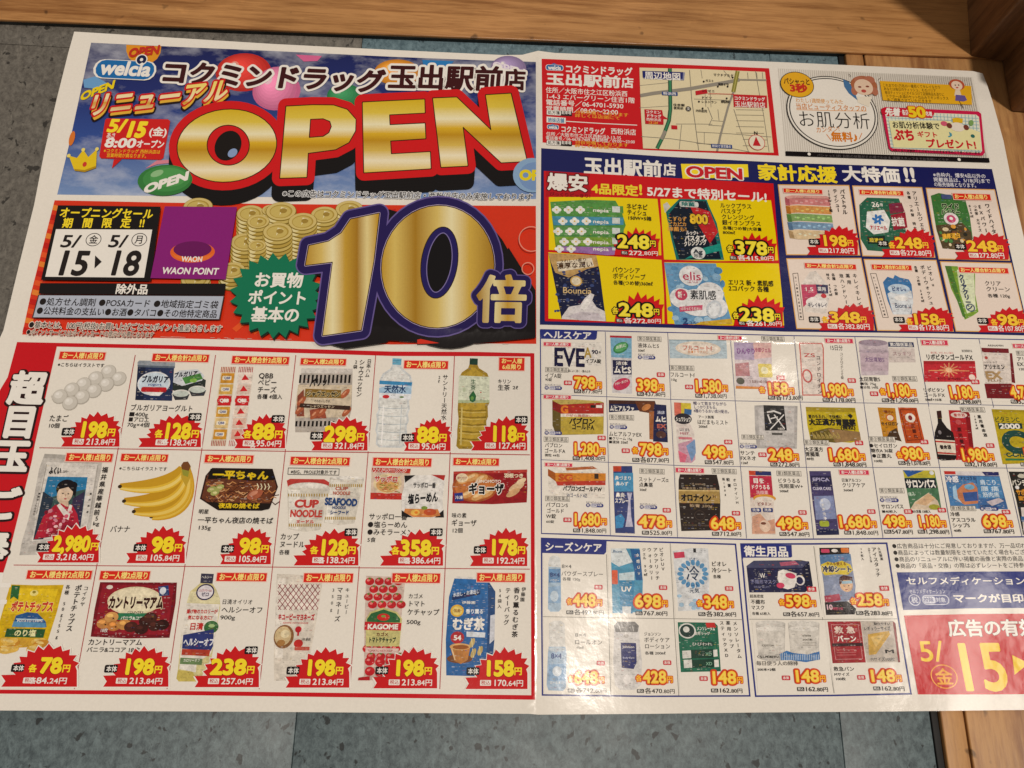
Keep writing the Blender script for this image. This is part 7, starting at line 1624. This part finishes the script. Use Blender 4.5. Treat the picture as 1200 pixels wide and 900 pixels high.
El(790, 330, 46, 52, '#e4b890'); Pg([(740, 320), (744, 280), (770, 262), (800, 270), (832, 276), (838, 320), (820, 300), (770, 298), (748, 330)], '#4a1c1a'); Pg([(758, 306), (830, 302), (832, 322), (760, 326)], '#a8cce0'); El(776, 340, 5, 4, '#2a1c1a'); El(808, 338, 5, 4, '#2a1c1a'); El(792, 366, 9, 4, '#a0483c')
Pg([(636, 410), (740, 395), (752, 440), (644, 460)], '#b03a54'); Pg([(640, 455), (800, 448), (860, 500), (850, 540), (650, 544)], '#1e1618'); T('10', 646, 488, 48, '#f0c8d4', w=48, wt=.04); T('時間冷却', 694, 500, 22, '#d04a6c', w=74)
txt(c); V('久光製薬', 1022, 80, 1040, 150, 22, INK); V('アイスタッチ', 986, 84, 1016, 260, 34, INK); V('冷却シート大人用', 950, 78, 966, 168, 14, INK); V('16枚入', 896, 80, 906, 150, 20, INK)
price2('258', 866, 1044, 436, '各283.80円', 912, 1116, 530, em=112, each=820, cell=c)
R(1024, 338, 64, 36, '#cf2a3c'); T('本体', 1032, 356, 27, WHT, w=50, wt=.015)
c = scl([(126, 582), (634, 580), (700, 1094), (170, 1096)], 'offer of cotton swabs in two clear tubs'); pic(c)
for x0, w_ in ((152, 210), (380, 222)):
    Pg([(x0, 602), (x0 + w_, 602), (x0 + w_ - 4, 780), (x0 + w_ + 2, 860), (x0 + w_ * .5, 876), (x0 + 22, 850), (x0 + 12, 720)], '#c9c5be'); El(x0 + w_ / 2, 604, w_ / 2, 22, '#dedbd4'); Pg([(x0 + 8, 640), (x0 + w_ - 4, 640), (x0 + w_ - 8, 810), (x0 + w_ * .5, 828), (x0 + 20, 805)], '#dcd8d0'); El(x0 + w_ / 2, 640, w_ / 2 - 6, 18, '#e8e5de')
Pg([(322, 820), (372, 795), (420, 812), (520, 822), (602, 800), (606, 856), (510, 876), (400, 862), (330, 862)], '#3f78b8')
for i in range(22): x = 330 + i * 12.6; Ln([(x, 822 - (i < 4) * 12), (x + 1, 862)], 4, '#cfe0f0')
T('COTTON', 200, 758, 18, '#7a766e', w=84); T('COTTON SWABS', 482, 690, 16, '#6a665e', w=60); T('200本', 482, 718, 16, '#6a665e', w=74)
for y in (740, 756): Ln([(484, y), (580, y)], 4, '#a09c94')
txt(c); T('くらしMOREせい', 160, 838, 22, INK, w=160); T('毎日使う人の綿棒', 158, 884, 34, INK, w=296, wt=.01, out=[(.05, PAPER)]); T('200本×2個', 166, 928, 22, INK, w=128)
O(880, 660)
price2('148', 184, 300, 495, '162.80円', 236, 340, 553, em=72, hon=(136, 494), cell=c)
O(860, 630, 6)
c = scl([(642, 580), (1140, 578), (1226, 1088), (710, 1094)], 'offer of adhesive plasters in a red pack'); pic(c)
Pg([(658, 590), (890, 588), (928, 878), (694, 884)], '#a52a32'); Pg([(892, 588), (1116, 586), (1166, 876), (934, 878)], '#c9bfb4'); Pg([(1116, 586), (1136, 600), (1170, 876), (1156, 878)], '#8a2a30'); Ln([(684, 612), (874, 610), (905, 852), (716, 856)], 3, '#d8a0a0', closed=True); T('救 急', 705, 650, 52, '#ecd8cc', w=148, wt=.03); T('バーン', 724, 712, 48, WHT, w=138, wt=.04); Pg([(690, 744), (904, 740), (908, 762), (692, 766)], '#3a1c22')
for i in range(3): Ln([(722, 790 + i * 18), (860, 788 + i * 18)], 5, '#c06a6c')
Pg([(942, 680), (1090, 655), (1098, 680), (1000, 820), (950, 826)], '#d8ae54'); Pg([(960, 700), (1060, 680), (1000, 770)], '#e8c67c'); T('M', 1060, 800, 36, '#2a2424', w=70, wt=.03); T('レギュラーサイズ', 912, 640, 32, '#2a2424', w=190, wt=.03, out=[(.05, '#ece4da')]); T('貼りやすい', 984, 606, 22, '#2a2424', w=116, wt=.02); T('Mサイズ100枚', 962, 856, 30, '#2a2424', w=170, wt=.02, out=[(.05, '#ece4da')])
txt(c); T('救急バン', 700, 924, 34, INK, w=148); T('Mサイズ', 706, 962, 26, INK, w=108); T('100枚', 714, 994, 24, INK, w=74)
O(880, 660)
price2('148', 514, 634, 494, '162.80円', 570, 676, 550, em=72, hon=(466, 492), cell=c)

# ------------------------------------------------------------ notices at the right edge
S.lift = 3e-5
O(1030, 620, 4.5)
no_ = part('small_print', None, 'four bulleted lines of small print')
R(62, 74, 900, 132, PAPER)
for i, (s_, w_) in enumerate((('●広告商品は十分にご用意しておりますが、万一品切れの際はご容赦ください。', 1110), ('●商品によっては数量制限をさせていただく場合もございます。ご了承ください。', 1120), ('●商品のリニューアルに伴い掲載の画像と実際の商品パッケージが異なります。', 1110), ('●商品の「返品・交換」の際は必ずレシートをご持参ください。お願いします。', 1110))):
    T(s_, 68 + i * 6, 90 + i * 35, 29, '#2c2826', w=w_ * .92, wt=.008)
bl = part('self_care_panel', None, 'blue panel with white writing on medicine tax relief')
Pg([(94, 228), (480, 224), (1000, 222), (1060, 414), (500, 418), (128, 427)], '#2e3a86')
T('セルフメディケーション税制対象', 142, 274, 44, WHT, w=860, wt=.02, rot=.006); T('マークが目印です', 390, 366, 48, WHT, w=500, wt=.035, rot=.006)
T('セルフメディケーション', 160, 330, 26, '#d8dcec', w=190, wt=.01); Ring(188, 374, 31, 30, 4, '#d8dcec'); T('税', 188, 374, 36, '#d8dcec', a='c', wt=.02); RR(222, 348, 144, 52, 24, '#d8dcec'); RR(226, 352, 136, 44, 20, '#2e3a86'); RR(230, 356, 64, 36, 10, '#d8dcec'); T('控除', 236, 374, 28, '#2e3a86', w=52, wt=.02); T('対象', 300, 374, 28, '#d8dcec', w=52, wt=.02)
rp = part('validity_panel', None, 'red panel with big yellow date of the offer')
Pg([(132, 456), (480, 448), (1060, 444), (1140, 868), (600, 872), (206, 872)], '#cf1a24')
T('広告の有効期限', 362, 524, 92, WHT, w=660, wt=.03, out=[(.03, '#8a1018')])
T('5/', 208, 642, 152, '#ffd62a', w=130, wt=.01); T('15', 382, 722, 350, '#ffd62a', w=296, wt=.022); Pg([(702, 664), (790, 708), (716, 768)], '#ffd62a')
Ring(344, 778, 70, 64, 5, '#ffb83a'); T('金', 344, 780, 92, '#ffb83a', a='c', wt=.02)
T('18', 800, 722, 350, '#ffd62a', w=296, wt=.022)
build_all(root)
